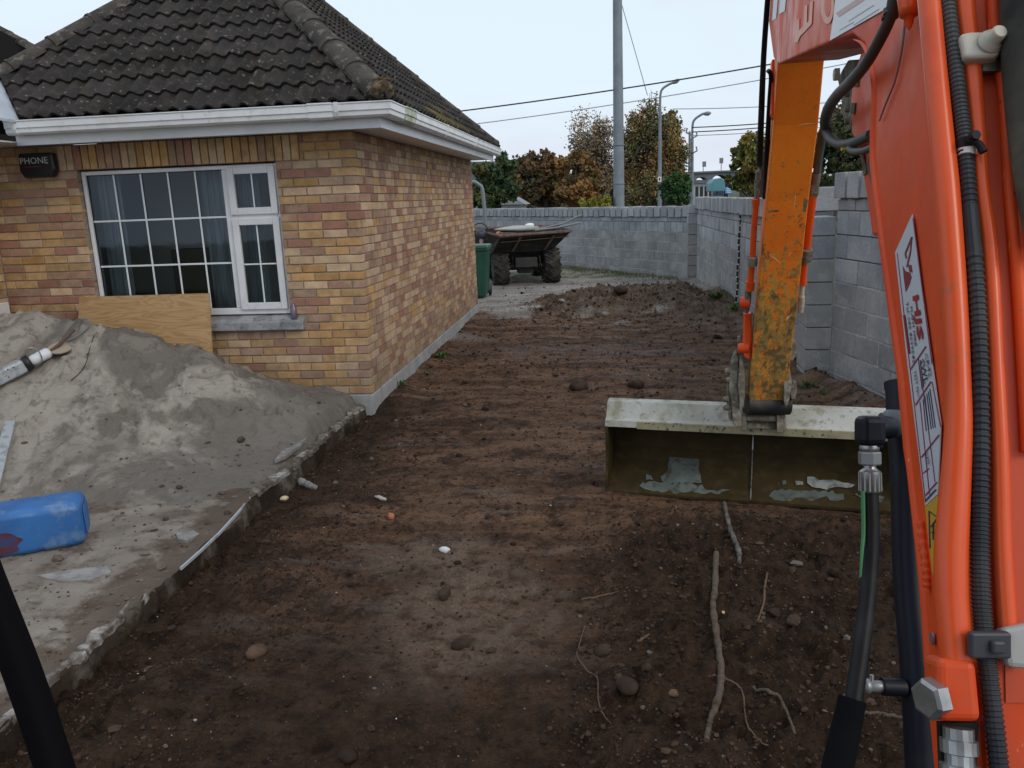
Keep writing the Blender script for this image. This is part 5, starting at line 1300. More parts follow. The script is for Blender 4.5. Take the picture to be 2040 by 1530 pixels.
for px, py, lb in ((1403, 327, 'left of two distant floodlight masts above the bridge'), (1437, 320, 'right of two distant floodlight masts above the bridge')):
    p, t = ground_pole('floodlight_mast', px-2 if px < 1410 else px, py+5, 210, 1.6, 1.4, lb, 'mast'); b = MB(); c = PY(px, py, 210); b.box(c, (.9, .3, 1.3)); b.build('lamp_bank', M_lamp, p)
# ================================================================ EXCAVATOR (arm side of the machine the photograph is taken from)
TH = math.radians(14.5)-yaw; bS = Vector((math.sin(TH), math.cos(TH), 0)); bN = Vector((math.cos(TH), -math.sin(TH), 0)); B0 = .207
def BP(x, y, t=B0): d = ray(x, y); return EYE+d*(t/d.dot(bN))
def orange(name, wear=0.):
    m = bpy.data.materials.new(name); m.use_nodes = True; n = m.node_tree.nodes; l = m.node_tree.links; b = n['Principled BSDF']
    g = n.new('ShaderNodeNewGeometry')
    def tex(sc, st=(1, 1, 1), det=5, ro=.6):
        mp = n.new('ShaderNodeMapping'); mp.inputs['Scale'].default_value = st; l.new(g.outputs['Position'], mp.inputs[0]); t = n.new('ShaderNodeTexNoise')
        t.inputs['Scale'].default_value = sc; t.inputs['Detail'].default_value = det; t.inputs['Roughness'].default_value = ro; l.new(mp.outputs[0], t.inputs['Vector']); return t.outputs[0]
    def mr(f, a, c, lo=0, hi=1):
        r = n.new('ShaderNodeMapRange'); r.inputs[1].default_value = a; r.inputs[2].default_value = c; r.inputs[3].default_value = lo; r.inputs[4].default_value = hi; l.new(f, r.inputs[0]); return r.outputs[0]
    def mix(f, a, c):
        x = n.new('ShaderNodeMixRGB'); l.new(f, x.inputs[0])
        for i, v in ((1, a), (2, c)):
            if isinstance(v, tuple): x.inputs[i].default_value = (*v, 1)
            else: l.new(v, x.inputs[i])
        return x.outputs[0]
    def op(a, c, o='ADD'):
        q = n.new('ShaderNodeMath'); q.operation = o
        for i, v in ((0, a), (1, c)):
            if isinstance(v, (int, float)): q.inputs[i].default_value = v
            else: l.new(v, q.inputs[i])
        return q.outputs[0]
    c = mix(mr(tex(3), .4, .6), (.76, .084, .011), (.66, .062, .008))
    if wear:
        sp = n.new('ShaderNodeSeparateXYZ'); l.new(g.outputs['Position'], sp.inputs[0]); z = sp.outputs[2]
        c = mix(mr(tex(3), .4, .6), (.90, .225, .016), (.84, .18, .014))
        zz = mr(z, 2.05, 1.15)                                     # mud and wear grow towards the foot of the arm
        scr = op(tex(22, (1.8, 1, .35), 7, .8), op(zz, .17, 'MULTIPLY')); c = mix(mr(scr, .62, .68), c, (.50, .29, .06))
        mud = op(tex(13, (1, 1, .55), 7, .8), op(zz, .16, 'MULTIPLY')); c = mix(mr(mud, .62, .70), c, (.13, .088, .035))
        mud2 = op(tex(26, (1, 1, 1), 6, .75), op(zz, .12, 'MULTIPLY')); c = mix(mr(mud2, .62, .67), c, (.30, .19, .05))
        chip = tex(11, (1, 1, 1), 4, .8); c = mix(mr(chip, .705, .73), c, (.09, .04, .03))
        sc2 = tex(34, (.25, .25, 2.6), 3, .6); c = mix(op(mr(sc2, .70, .72), mr(zz, .1, .5, 0, .8), 'MULTIPLY'), c, (.70, .50, .26))
        dk = mr(z, .62, .42); c = mix(op(dk, mr(tex(9), .3, .6), 'MULTIPLY'), c, (.035, .03, .022))
        l.new(mr(mud, .6, .8, .45, .85), b.inputs['Roughness'])
        bp = n.new('ShaderNodeBump'); bp.inputs['Strength'].default_value = .6; bp.inputs['Distance'].default_value = .004; l.new(tex(26, (1, 1, 1), 6, .75), bp.inputs['Height']); l.new(bp.outputs[0], b.inputs['Normal'])
    else:
        d = tex(60, (1, 1, 1), 2, .5); c = mix(mr(d, .72, .75, 0, .8), c, (.12, .05, .03)); c = mix(mr(tex(4, (1, 1, .5), 7, .75), .52, .70, 0, .45), c, (.42, .15, .07)); c = mix(mr(tex(33, (1, 1, 1), 6, .8), .64, .70, 0, .6), c, (.30, .11, .05)); c = mix(mr(tex(40, (3, 3, .35), 3, .6), .70, .73, 0, .5), c, (.85, .38, .22))
        b.inputs['Roughness'].default_value = .42; b.inputs['Specular IOR Level'].default_value = .30; l.new(mr(tex(5), .4, .6, .34, .55), b.inputs['Roughness'])
        bp = n.new('ShaderNodeBump'); bp.inputs['Strength'].default_value = .12; bp.inputs['Distance'].default_value = .002; l.new(tex(90), bp.inputs['Height']); l.new(bp.outputs[0], b.inputs['Normal'])
    l.new(c, b.inputs['Base Color']); return m
M_or = orange('orange_paint'); M_orw = orange('worn_orange_paint', 1.)
M_orp = mat('orange_pipe', (.76, .095, .016), .34, spec=.4, coat=.15, layers=[(9, .5, .7, (.64, .07, .012)), (26, .62, .70, (.30, .12, .05), {'amt': .6})])
M_steel = mat('zinc_steel', (.42, .44, .45), .38, .85, layers=[(30, .45, .65, (.30, .31, .31))])
M_rub = mat('hose_rubber', (.008, .009, .012), .5, spec=.25, layers=[(8, .5, .7, (.03, .032, .035))])
M_hose2 = mat('hose_dusty', (.075, .075, .068), .6, layers=[(7, .42, .6, (.045, .045, .043))])
M_cond = mat('conduit_plastic', (.022, .028, .036), .42, spec=.35, layers=[(5, .45, .65, (.07, .075, .075))])
M_ram = mat('ram_black', (.006, .009, .018), .45, spec=.25, layers=[(6, .55, .7, (.018, .02, .026))])
M_dirt = mat('muddy_steel', (.21, .195, .155), .8, .1, layers=[(14, .42, .58, (.12, .105, .075)), (30, .52, .64, (.33, .32, .29), {'amt': .6})], bump=[(40, .7, .005)])
M_bei = mat('clamp_beige', (.56, .55, .46), .55, layers=[(14, .5, .65, (.38, .36, .28))])
exc = empty('mini_excavator', (.4, .8, .0), 'orange mini excavator boom and arm with wide grading bucket on the ground', 'excavator')
exc_boom = empty('boom', (.45, 1.0, 1.8), parent=exc)
poly = [(1552, 128), (1600, 107), (1665, 80), (1698, 70), (1722, 90), (1735, 130), (1738, 200), (1731, 260), (1730, 330), (1743, 450), (1763, 600), (1785, 760), (1797, 900), (1806, 960), (1827, 1160), (1840, 1340), (1858, 1530), (1872, 1640),
        (1963, 1640), (1957, 1530), (1874, -110), (1518, -110), (1531, 40), (1541, 116)]
b = MB(); b.prism([BP(*p) for p in poly], bN*.21); o = b.build('side_plates', M_or, exc_boom, fixn=True); bez(o, .007, 3)
# raised strip added to give the plate edge a highlight, and weld bead
lst = [(1692, 78), (1712, 88), (1729, 118), (1738, 160), (1739, 205), (1737, 262), (1738, 330), (1752, 450), (1773, 600), (1796, 760), (1809, 900), (1818, 980), (1838, 1160), (1850, 1330)]
b = MB(); b.tube([Vector(v) for v in crom([tuple(BP(x+8, y, B0+.003)) for x, y in lst], 4)], [.0075*min(1, .08+i/10) for i in range(4*(len(lst)-1)+1)], 12); b.build('highlight_strip', M_or, exc_boom)
b = MB(); q = [BP(x, y, B0-.002) for x, y in [(1836, 1040), (1840, 1080), (1845, 1120), (1848, 1150), (1849, 1176)]]; pts = [q[0].lerp(q[-1], i/24) for i in range(25)]; b.tube([Vector(v) for v in crom([tuple(v) for v in q], 6)], [.0045+.0012*math.sin(i*2.1) for i in range(25)], 8); b.build('weld_bead', M_or, exc_boom)
# ram bracket under the knee
lug = [(1716, 100), (1700, 148), (1695, 195), (1696, 268), (1704, 280), (1712, 307), (1724, 380), (1737, 470), (1800, 470), (1800, 100)]
b = MB(); b.prism([BP(x, y, B0+.07) for x, y in lug], bN*.03); bez(b.build('ram_bracket', M_orw if False else M_or, exc_boom, fixn=True), .006)
M_mudp = mat('mud_patch', (.19, .165, .115), .9, layers=[(20, .4, .6, (.10, .085, .06))])
for a in ([(1704, 152), (1712, 158), (1711, 172), (1704, 174)], [(1698, 205), (1706, 205), (1703, 228), (1697, 226)], [(1738, 300), (1728, 330), (1736, 360), (1746, 385), (1748, 350)], [(1716, 300), (1722, 303), (1728, 345), (1722, 350)]):
    b = MB(); b.prism([BP(x, y, B0+.069) for x, y in a], bN*-.002); b.build('mud_patch', M_mudp, exc_boom, fixn=True)
b = MB(); b.prism([BP(x, y, B0+.09) for x, y in [(1688, 120), (1700, 120), (1702, 250), (1690, 262), (1680, 240), (1674, 190), (1668, 158), (1676, 140)]], bN*.03); bez(b.build('clamp_plate', M_dirt, exc_boom, fixn=True), .005)
b = MB(); b.lathe(BP(1672, 148, B0+.08), bN*-1, [(0, .016), (.012, .016), (.014, .012)], 6, 0, False); b.build('clamp_bolt', M_bei, exc_boom)
for y in (185, 215, 240):
    b = MB(); b.lathe(BP(1692, y, B0+.085), bN*-1, [(0, .010), (.010, .009)], 8); b.build('clamp_bolt', M_dirt, exc_boom)
# ---- writing and decals on the plate
def fit(body, name, m, par, p0, p1, up, t=B0-.0035, bold=0):
    """text laid from p0 to p1 (pixels on the plate), letter height towards up"""
    a, c, u = BP(*p0, t), BP(*p1, t), BP(*up, t)
    cu = bpy.data.curves.new(name, 'FONT'); cu.body = body; cu.size = 1; cu.resolution_u = 1; cu.offset = bold
    tmp = bpy.data.objects.new('tmp', cu); COL.objects.link(tmp); me = bpy.data.meshes.new_from_object(tmp.evaluated_get(bpy.context.evaluated_depsgraph_get())); bpy.data.objects.remove(tmp)
    co = np.array([v.co[:] for v in me.vertices]); mn, mxx = co.min(0), co.max(0)
    for v in me.vertices:
        x = (v.co.x-mn[0])/(mxx[0]-mn[0]); y = (v.co.y-mn[1])/(mxx[1]-mn[1]); v.co = a+(c-a)*x+(u-a)*y
    me.materials.clear(); me.materials.append(m); return new(name, me, par)
def sticker(pts, name, m, par, t=B0-.0025, th=.001):
    b = MB(); b.prism([BP(x, y, t) for x, y in pts], bN*th); return b.build(name, m, par, fixn=True)
M_dec = mat('decal_white', (.60, .66, .72), .35); M_mar = mat('decal_maroon', (.22, .02, .035), .4); M_hjs = mat('decal_red', (.36, .012, .02), .4); M_ink = mat('decal_ink', (.03, .03, .06), .4); M_prp = mat('decal_line', (.26, .05, .12), .4)
dec = sticker([(1817, 427), (1783, 503), (1807, 720), (1843, 1008), (1868, 984), (1874, 846), (1856, 720), (1834, 560)], 'hire_decal', M_dec, exc_boom)
b = MB()
def line(p, q, w=1.0, m=M_prp, name='decal_line', t=B0-.0032):
    p, q = Vector((*p, 0)), Vector((*q, 0)); d = (q-p).normalized(); s = Vector((-d.y, d.x, 0))*w
    bb = MB(); bb.prism([BP(v.x, v.y, t) for v in (p-s, p+s, q+s, q-s)], bN*.0006); return bb.build(name, m, dec, fixn=True)
for p, q, w in [((1844, 690), (1813, 736), 1.1), ((1854, 760), (1823, 807), 1.1), ((1870, 866), (1835, 911), 1.1), ((1866, 960), (1843, 987), 1.1), ((1850, 933), (1838, 943), .8),
                ((1829, 715), (1842, 804), .5), ((1840, 785), (1862, 960), .5), ((1832, 800), (1851, 985), .5), ((1856, 760), (1873, 850), .5), ((1818, 435), (1856, 725), .5), ((1787, 505), (1811, 722), .4), ((1811, 722), (1843, 1000), .4)]: line(p, q, w)
line((1864, 975), (1842, 999), 1.2, M_ink)
fit('HJS', 'lettering', M_hjs, dec, (1814, 592), (1824, 680), (1829, 586), bold=.03)
fit('PLANT HIRE', 'lettering', M_ink, dec, (1813, 612), (1822, 690), (1816.5, 610), bold=.02)
fit('Tel: 085 8639542', 'lettering', M_ink, dec, (1804, 602), (1818, 724), (1808.5, 600), bold=.01)
fit('CR42', 'lettering', M_ink, dec, (1841, 705), (1850, 752), (1847, 701))
fit('SWL', 'lettering', M_ink, dec, (1832, 718), (1841, 766), (1840, 713), bold=.01)
fit('TEST NO', 'lettering', M_ink, dec, (1819, 740), (1827, 792), (1824, 737))
fit('DATE', 'lettering', M_ink, dec, (1842, 905), (1846, 927), (1848, 901))
for u in (.12, .22, .32, .44, .56):                            # lines of fine print, too small to read
    line((1854-31*u+1.5, 760+47*u+9), (1870-35*u-2.5-6*u, 866+45*u-16-30*u), .45, M_ink, 'fine_print')
for u in (.42, .52): line((1844-31*u+1.5, 690+46*u+8), (1854-31*u-1.5, 760+47*u-8), .4, M_ink, 'fine_print')
for i in range(3): line((1799+i*2, 628), (1809+i*2, 705), .35, M_mar, 'fine_print')
arm_ = [(1816, 472), (1809, 490), (1803, 505), (1805, 515)]
for p, q in zip(arm_, arm_[1:]): line(p, q, 1.4, M_mar, 'machine_emblem')
line((1816, 472), (1813, 502), 1.0, M_mar, 'machine_emblem'); line((1813, 502), (1806, 532), 1.2, M_mar, 'machine_emblem')
for pp in ([(1798, 530), (1803, 540), (1812, 543), (1815, 552), (1811, 566), (1804, 581), (1801, 560)], [(1809, 527), (1815, 528), (1817, 543), (1811, 541)]):
    bb = MB(); bb.prism([BP(x, y, B0-.0032) for x, y in pp], bN*.0006); bb.build('machine_emblem', M_mar, dec, fixn=True)
M_ylw = mat('decal_yellow', (.62, .36, .03), .4)
yl = sticker([(1843, 1010), (1868, 986), (1870, 1100), (1858, 1146), (1850, 1080)], 'warning_decal', M_ylw, exc_boom)
for p, q, w in [((1850, 1018), (1852, 1092), .8), ((1850, 1018), (1866, 1030), .8), ((1854, 1050), (1864, 1035), 1.2), ((1855, 1060), (1866, 1062), 1.2), ((1859, 1045), (1858, 1075), 1.)]:
    o = line(p, q, w, M_ink, 'warning_mark'); o.parent = yl; o.matrix_parent_inverse = wm(yl).inverted()
M_glyph = mat('faded_white_print', (.80, .42, .30), .45, layers=[(22, .4, .6, (.80, .26, .14))])
top_d = sticker([(1653, 81), (1660, 35), (1668, -45), (1778, -45), (1767, 16)], 'boom_decal', mat('decal_bright', (.78, .80, .82), .4), exc_boom)
for p, q, w in [((1668, 30), (1720, -5), 5), ((1690, 42), (1740, 10), .8), ((1672, 60), (1700, 44), .8), ((1700, 50), (1750, 18), .7)]:
    o = line(p, q, w, mat('decal_pink', (.62, .42, .42), .5) if w > 1 else mat('decal_faint', (.45, .52, .60), .5), 'decal_print'); o.parent = top_d; o.matrix_parent_inverse = wm(top_d).inverted()
gl_ = sticker([(1583, 84), (1588, 40), (1592, 36), (1592, 60), (1600, 52), (1603, 12), (1608, 10), (1607, 46), (1612, 40), (1614, 5), (1619, 2), (1617, 48), (1604, 62), (1594, 72), (1589, 84)], 'maker_lettering', M_glyph, exc_boom)
sticker([(1635+13*math.cos(a)+13, 12+36*math.sin(a)) for a in np.linspace(0, 6.28, 22)[:-1]], 'round_emblem', M_glyph, exc_boom)
sticker([(1643+6*math.cos(a)+5, 10+24*math.sin(a)) for a in np.linspace(0, 6.28, 16)[:-1]], 'emblem_centre', M_or, exc_boom, t=B0-.0033)
for i, (x0, x1) in enumerate([(1541, 1547), (1555, 1564)]):
    sticker([(x0-3, 42-i*14), (x0+3, -40), (x1+6, -40), (x1-1, 36-i*14)], 'white_stripe', M_dec, exc_boom)

def PT(px, d):                                                  # pixel path with depth, catmull smoothed
    return [Vector(v) for v in crom([tuple(PD(p[0], p[1], p[2] if len(p) > 2 else d)) for p in px], 8)]
def rad(px, n=8):
    return [float(v[0]) for v in crom([(p[3]*p[2]/F/2, 0) for p in px], n)]
E0_, E1_ = BP(1879.5, 0), BP(1935.2, 1100); eT = (E1_-E0_).normalized(); eN = eT.cross(bN).normalized()
if eN.dot(EYE-E0_) < 0: eN = -eN
def RD(x, y, off):
    """camera depth at which pixel x, y meets a plane off metres above the rear face"""
    d = ray(x, y); q = E0_+eN*off; return F*(q-EYE).dot(eN)/d.dot(eN)
def rp(px, off): return [(x, y, RD(x, y, off), w) for x, y, _, w in px]
def pipe(px, name, m, par, seg=14):
    b = MB(); b.tube(PT(px, 1), rad(px), seg); return b.build(name, m, par)
# hard pipes on the back of the boom
pipe(rp([(1846, -60, 1.0, 42), (1851, 0, 1.0, 42), (1862, 120, .98, 42), (1874, 250, .96, 44), (1886, 380, .93, 48), (1900, 560, .89, 46), (1909, 720, .86, 44), (1910, 850, .83, 50), (1901, 1000, .80, 58), (1895, 1100, .78, 62), (1896, 1200, .76, 62), (1906, 1315, .74, 62)], .012), 'hard_pipe', M_orp, exc_boom, 20)
pipe(rp([(1915, -60, 1.02, 38), (1921, 0, 1.02, 37), (1935, 120, 1.0, 34), (1948, 260, .98, 30), (1957, 380, .96, 28), (1972, 500, .93, 30), (1984, 720, .88, 30), (1993, 900, .85, 32), (1998, 1100, .82, 34), (2010, 1290, .8, 36)], .010), 'hard_pipe', M_orp, exc_boom, 16)
pipe(rp([(1978, -60, 1.05, 26), (1983, 60, 1.05, 26), (2001, 200, 1.03, 22), (2013, 380, 1.0, 24), (2032, 600, .97, 26), (2050, 900, .93, 28)], .006), 'hard_pipe', M_or, exc_boom, 14)
b = MB(); b.prism([PD(x, y, RD(x, y, .0015)) for x, y in [(1938, -60), (1978, -60), (2003, 200), (2013, 380), (2060, 900), (2060, 1400), (2004, 1400), (1994, 900), (1984, 600), (1970, 400)]], eN*-.001); b.build('shade_plate', mat('shaded_orange', (.60, .075, .015), .5), exc_boom, fixn=True)  # thin sheet over the rear face; shade behind the pipes painted as darker orange
pipe(rp([(2058, -80, 1.0, 120), (2062, 100, .98, 118), (2070, 300, .95, 100), (2090, 480, .92, 80)], .03), 'arm_ram', mat('dirty_ram', (.075, .073, .06), .7, layers=[(12, .45, .62, (.16, .15, .11)), (3, .5, .6, (.03, .03, .03))], bump=(40, .5, .003)), exc_boom, 22)
# corrugated conduit
cpx = [(x, y, RD(x, y, .013)) for x, y, _ in [(1882, -60, .96), (1887, 0, .95), (1899, 100, .93), (1911, 200, .91), (1922, 290, .89), (1930, 400, .86), (1944, 560, .83), (1951, 700, .80), (1953, 860, .78), (1952, 1000, .765), (1952, 1100, .755), (1955, 1200, .745), (1963, 1290, .735), (1976, 1400, .72), (1990, 1530, .71), (2000, 1640, .70)]]
cp = crom([tuple(PD(*p)) for p in cpx], 46); R0 = 17.0*.66/F; b = MB(); n = len(cp)
b.tube([Vector(v) for v in cp], [R0*(.92 if (i % 4) < 2 else 1.06) if not (235 < i < 262) else R0*1.04 for i in range(n)], 14, smooth=False); b.build('corrugated_conduit', M_cond, exc_boom)
def ring(px, py, d, r, h, m, name, ax=None, seg=18, prof=None):
    c = PD(px, py, d); b = MB(); a = ax or (PD(px, py+20, d)-c).normalized(); b.lathe(c-a*h/2, a, prof or [(0, r), (h, r)], seg, 0, False); return b.build(name, m, exc_boom)
ring(1926, 303, RD(1926, 303, .013), R0*1.12, .0065, mat('tape_white', (.80, .78, .74), .5), 'white_tape')
ring(1924, 287, RD(1924, 287, .013), R0*1.25, .008, M_rub, 'cable_tie')
b = MB(); c = PD(1945, 283, .88); b.tube([PD(x, y, RD(x, y, .024)) for x, y in ((1925, 282), (1936, 279), (1950, 287), (1960, 303))], .0034, 8); b.build('cable_tie', M_rub, exc_boom)
b = MB(); b.lathe(PD(1938, 272, RD(1938, 272, .026)), fwd*-1, [(0, .005), (.006, .004)], 8); b.build('cable_tie', M_rub, exc_boom)
c = PD(1970, 1284, RD(1970, 1284, .026)); b = MB(); b.box(c, (.031, .008, .020), (RT, fwd, UP)); b.box(c+fwd*-.006+RT*.003, (.010, .006, .010), (RT, fwd, UP)); bez(b.build('clip', mat('clip_grey', (.045, .052, .065), .5), exc_boom), .002)
# pipe clamps
b = MB(); cl = [(1911, 66), (1935, 61), (1985, 60), (1996, 76), (1994, 108), (1975, 112), (1922, 114)]; b.prism([PD(x, y, RD(x, y, .026)) for x, y in cl], eN*-.018); cb_ = bez(b.build('pipe_clamp', M_bei, exc_boom, fixn=True), .004, 3)
c = PD(1974, 84, RD(1974, 84, .026)); b = MB(); b.lathe(c, fwd*-1+UP*.25, [(0, .0115), (.002, .0115), (.0025, .010), (.005, .010), (.0055, .0068), (.014, .0068), (.0155, .0055)], 18); b.build('clamp_bolt', M_bei, exc_boom)
b = MB(); b.box(PD(1968, 132, RD(1968, 132, .008)), (.016, .014, .014), (RT, fwd, UP)); b.build('clamp_nut', M_dirt, exc_boom)
b = MB(); b.prism([PD(x, y, RD(x, y, .024)) for x, y in [(1995, 1252), (2060, 1240), (2060, 1335), (2008, 1330)]], eN*-.02); bez(b.build('pipe_clamp', mat('clamp_grey', (.40, .42, .40), .5), exc_boom, fixn=True), .004)
# foot block with bolt and couplings
b = MB(); b.prism([PD(x, y, RD(x, y, .028)) for x, y in [(1867, 1312), (1945, 1316), (1957, 1440), (1869, 1438)]], eN*-.045); bez(b.build('pipe_block', M_or, exc_boom, fixn=True), .006, 3)
b = MB(); b.lathe(PD(1866, 1390, RD(1866, 1390, .020)), (RT*-1+fwd*-.35), [(0, .0155), (.010, .0155), (.012, .0125)], 6, 0, False); b.build('hex_bolt', M_steel, exc_boom)
b = MB(); b.prism([PD(x, y, RD(x, y, .008)) for x, y in [(1872, 1440), (1950, 1440), (1940, 1640), (1880, 1640)]], eN*-.01); b.build('coupling_recess', M_rub, exc_boom, fixn=True)
a = eT; b = MB(); b.lathe(PD(1909, 1450, RD(1909, 1450, .016)), a, [(0, .011), (.008, .011), (.0085, .0135), (.018, .0135), (.019, .0105), (.026, .0105), (.0265, .0145), (.05, .0145), (.10, .0145)], 16, 0, False); b.build('coupling', M_steel, exc_boom)
b = MB(); b.lathe(BP(1859, 1272, B0-.002), bN*-1, [(0, .006), (.002, .006)], 14); b.build('grease_hole', M_steel, exc_boom)

# ---- big looping hose at the knee, second line, orange knob and wire
def TD(x, y, o): d = ray(x, y); return F*(B0+o)/d.dot(bN)
pipe([(x, y, TD(x, y, o), w) for x, y, o, w in [(1787, -50, -.02, 24), (1779, 9, -.02, 24), (1772, 38, -.02, 24), (1751, 82, -.022, 24), (1726, 125, -.025, 23), (1695, 163, -.02, 23), (1668, 190, 0, 22), (1651, 216, .02, 22), (1644, 245, .035, 21), (1652, 272, .045, 20), (1672, 287, .05, 20), (1700, 284, .05, 20), (1735, 268, .05, 20)]], 'loop_hose', M_hose2, exc_boom, 16)
pipe([(x, y, TD(x, y, .04), w) for x, y, w in [(1690, 297, 12), (1702, 302, 14), (1722, 300, 14), (1745, 290, 14)]], 'short_hose', M_hose2, exc_boom, 12)
ring(1776, 22, TD(1776, 22, -.02), .0088, .006, M_hose2, 'hose_tie'); ring(1693, 293, TD(1693, 293, .045), .010, .006, M_hose2, 'hose_tie', RT)
b = MB(); b.box(PD(1683, 297, TD(1683, 297, .035)), (.014, .004, .006), (RT, fwd, UP)); b.build('yellow_tag', mat('tag_yellow', (.75, .60, .03), .5), exc_boom)
ring(1773, 34, TD(1773, 34, -.02), .0092, .003, M_hose2, 'hose_tie')
b = MB(); b.lathe(PD(1811, -6, TD(1811, -6, -.012)), UP*-1, [(-.02, .010), (0, .012), (.012, .0105), (.020, .0095), (.0205, .006), (.030, .004), (.035, .001)], 12); b.build('orange_union', M_orp, exc_boom)
pipe([(x, y, TD(x, y, -.004), w) for x, y, w in [(1803, 44, 5), (1796, 100, 5), (1783, 160, 4.5), (1765, 205, 4.5), (1752, 240, 4)]], 'thin_wire', mat('wire_lilac', (.34, .22, .26), .5), exc_boom, 8)

# ---- dipper arm
arm = empty('dipper_arm', PD(1540, 450, 4.1), parent=exc)
def dd(y): return 3.6+(y-130)/670*1.15
secs = [(70, 1553, 1648, .27), (130, 1549, 1641, .28), (250, 1541, 1630, .29), (400, 1527, 1611, .28), (520, 1515, 1598, .26), (640, 1505, 1585, .23), (720, 1497, 1575, .19), (775, 1491, 1570, .16), (803, 1492, 1567, .12)]
b = MB(); vs = []
for y, l0, r0, dp in secs:
    a, c = PD(l0, y, dd(y)), PD(r0, y, dd(y)); f = bS*dp; vs += [a, c, c+f, a+f]
n = len(secs); b.add(vs, [(4*i+j, 4*i+(j+1) % 4, 4*i+4+(j+1) % 4, 4*i+4+j) for i in range(n-1) for j in range(4)]+[(0, 3, 2, 1), (4*n-4, 4*n-3, 4*n-2, 4*n-1)])
bez(b.build('arm_box', M_orw, arm, fixn=True), .008, 3)
b = MB(); a, c = PD(1488, 806, 4.80), PD(1572, 806, 4.80); b.tube([a, c], .062, 18); b.build('arm_foot_pin', mat('greasy_black', (.018, .018, .016), .6, layers=[(10, .5, .65, (.05, .045, .03))]), arm)
# side cheek (reddish) at the left top, edge strip
b = MB(); b.prism([PD(x, y, 3.80) for x, y in [(1538, 118), (1550, 118), (1549, 200), (1541, 238), (1536, 226)]], bS*.12); bez(b.build('cheek_plate', M_or, arm, fixn=True), .004)
M_scr = mat('scratch_pale', (.72, .46, .20), .6)
def SC(p, q, w=1.2):
    p, q = Vector((*p, 0)), Vector((*q, 0)); d_ = (q-p).normalized(); s_ = Vector((-d_.y, d_.x, 0))*w; m_ = (p+q)/2+Vector((d_.y, -d_.x, 0))*2
    b = MB(); b.prism([PD(v.x, v.y, dd(v.y)-.0012) for v in (p, m_-s_, q, m_+s_)], fwd*.001); b.build('scratch', M_scr, arm, fixn=True)
for p, q, w in [((1585, 252), (1628, 246), 1.1), ((1570, 325), (1612, 318), 1.3), ((1618, 300), (1592, 378), 1.2), ((1573, 359), (1600, 356), 1.2), ((1586, 350), (1580, 430), 1.0), ((1566, 452), (1582, 500), 1.8), ((1540, 440), (1560, 470), 1.4), ((1590, 420), (1560, 455), 1.2),
                ((1553, 296), (1552, 308), 1.8), ((1545, 470), (1575, 455), 1.2), ((1570, 515), (1590, 480), 1.3), ((1528, 505), (1560, 530), 1.3), ((1566, 640), (1576, 628), 2.2)]: SC(p, q, w)
for pts_ in ([(1556, 188), (1562, 190), (1560, 205), (1552, 210), (1549, 200)], [(1533, 420), (1552, 418), (1546, 428), (1537, 434), (1531, 430)], [(1603, 395), (1610, 398), (1604, 425), (1599, 420)]):
    b = MB(); b.prism([PD(x, y, dd(y)-.0015) for x, y in pts_], fwd*.001); b.build('mud_patch', M_mudp, arm, fixn=True)
# hoses and pipes left of the arm
def apipe(px, name, m, seg=10): return pipe([(x, y, dd(y)+o_, w) for x, y, w, o_ in px], name, m, arm, seg)
apipe([(1534, -60, 10, .1), (1527, 30, 11, .1), (1521, 120, 11, .1), (1517, 220, 12, .1), (1513, 330, 12, .1)], 'arm_hose', M_rub)
apipe([(1530, 140, 9, .15), (1536, 152, 9, .15), (1533, 200, 9, .15), (1529, 280, 10, .15), (1525, 360, 9, .15), (1523, 395, 9, .15)], 'arm_hose', M_rub)
apipe([(1526, 300, 12, .22), (1522, 340, 13, .22), (1519, 385, 13, .2)], 'arm_hose', M_hose2)
apipe([(1511, 340, 10, .06), (1510, 356, 11, .06)], 'hose_ferrule', M_steel); apipe([(1510, 357, 14, .06), (1509, 378, 14, .06)], 'hose_nut', M_dirt, 6); apipe([(1508, 378, 9, .06), (1507, 396, 10, .06)], 'hose_nut', M_steel, 6)
apipe([(1506, 395, 15, .06), (1506, 408, 15, .06)], 'pipe_flare', M_orp); apipe([(1506, 408, 12, .06), (1502, 460, 12, .06), (1499, 515, 12, .06)], 'arm_pipe', M_orp); apipe([(1500, 512, 20, .05), (1499, 528, 20, .05)], 'pipe_nut', M_dirt, 6)
apipe([(1498, 528, 12, .06), (1495, 560, 13, .06)], 'arm_pipe', M_orp); apipe([(1495, 560, 17, .06), (1494, 578, 17, .06)], 'pipe_flare', M_orp)
apipe([(1491, 578, 12, .08), (1489, 600, 14, .08), (1487, 622, 10, .08)], 'elbow', M_dirt)
b = MB(); b.lathe(PD(1482, 603, 4.5), bN*-1, [(-.03, .035), (.0, .035), (.02, .028)], 16); b.build('pin_boss', M_or, arm)
# lower ram eye and link, left
b = MB(); b.prism([PD(x, y, 4.62) for x, y in [(1482, 624), (1497, 624), (1498, 700), (1494, 718), (1484, 712), (1480, 700)]], bS*.10); bez(b.build('bucket_link', M_or, arm, fixn=True), .008)
b = MB(); b.lathe(PD(1474, 694, 4.64), bN*-1, [(-.05, .03), (.0, .03), (.01, .024)], 14); b.build('link_pin', M_or, arm)
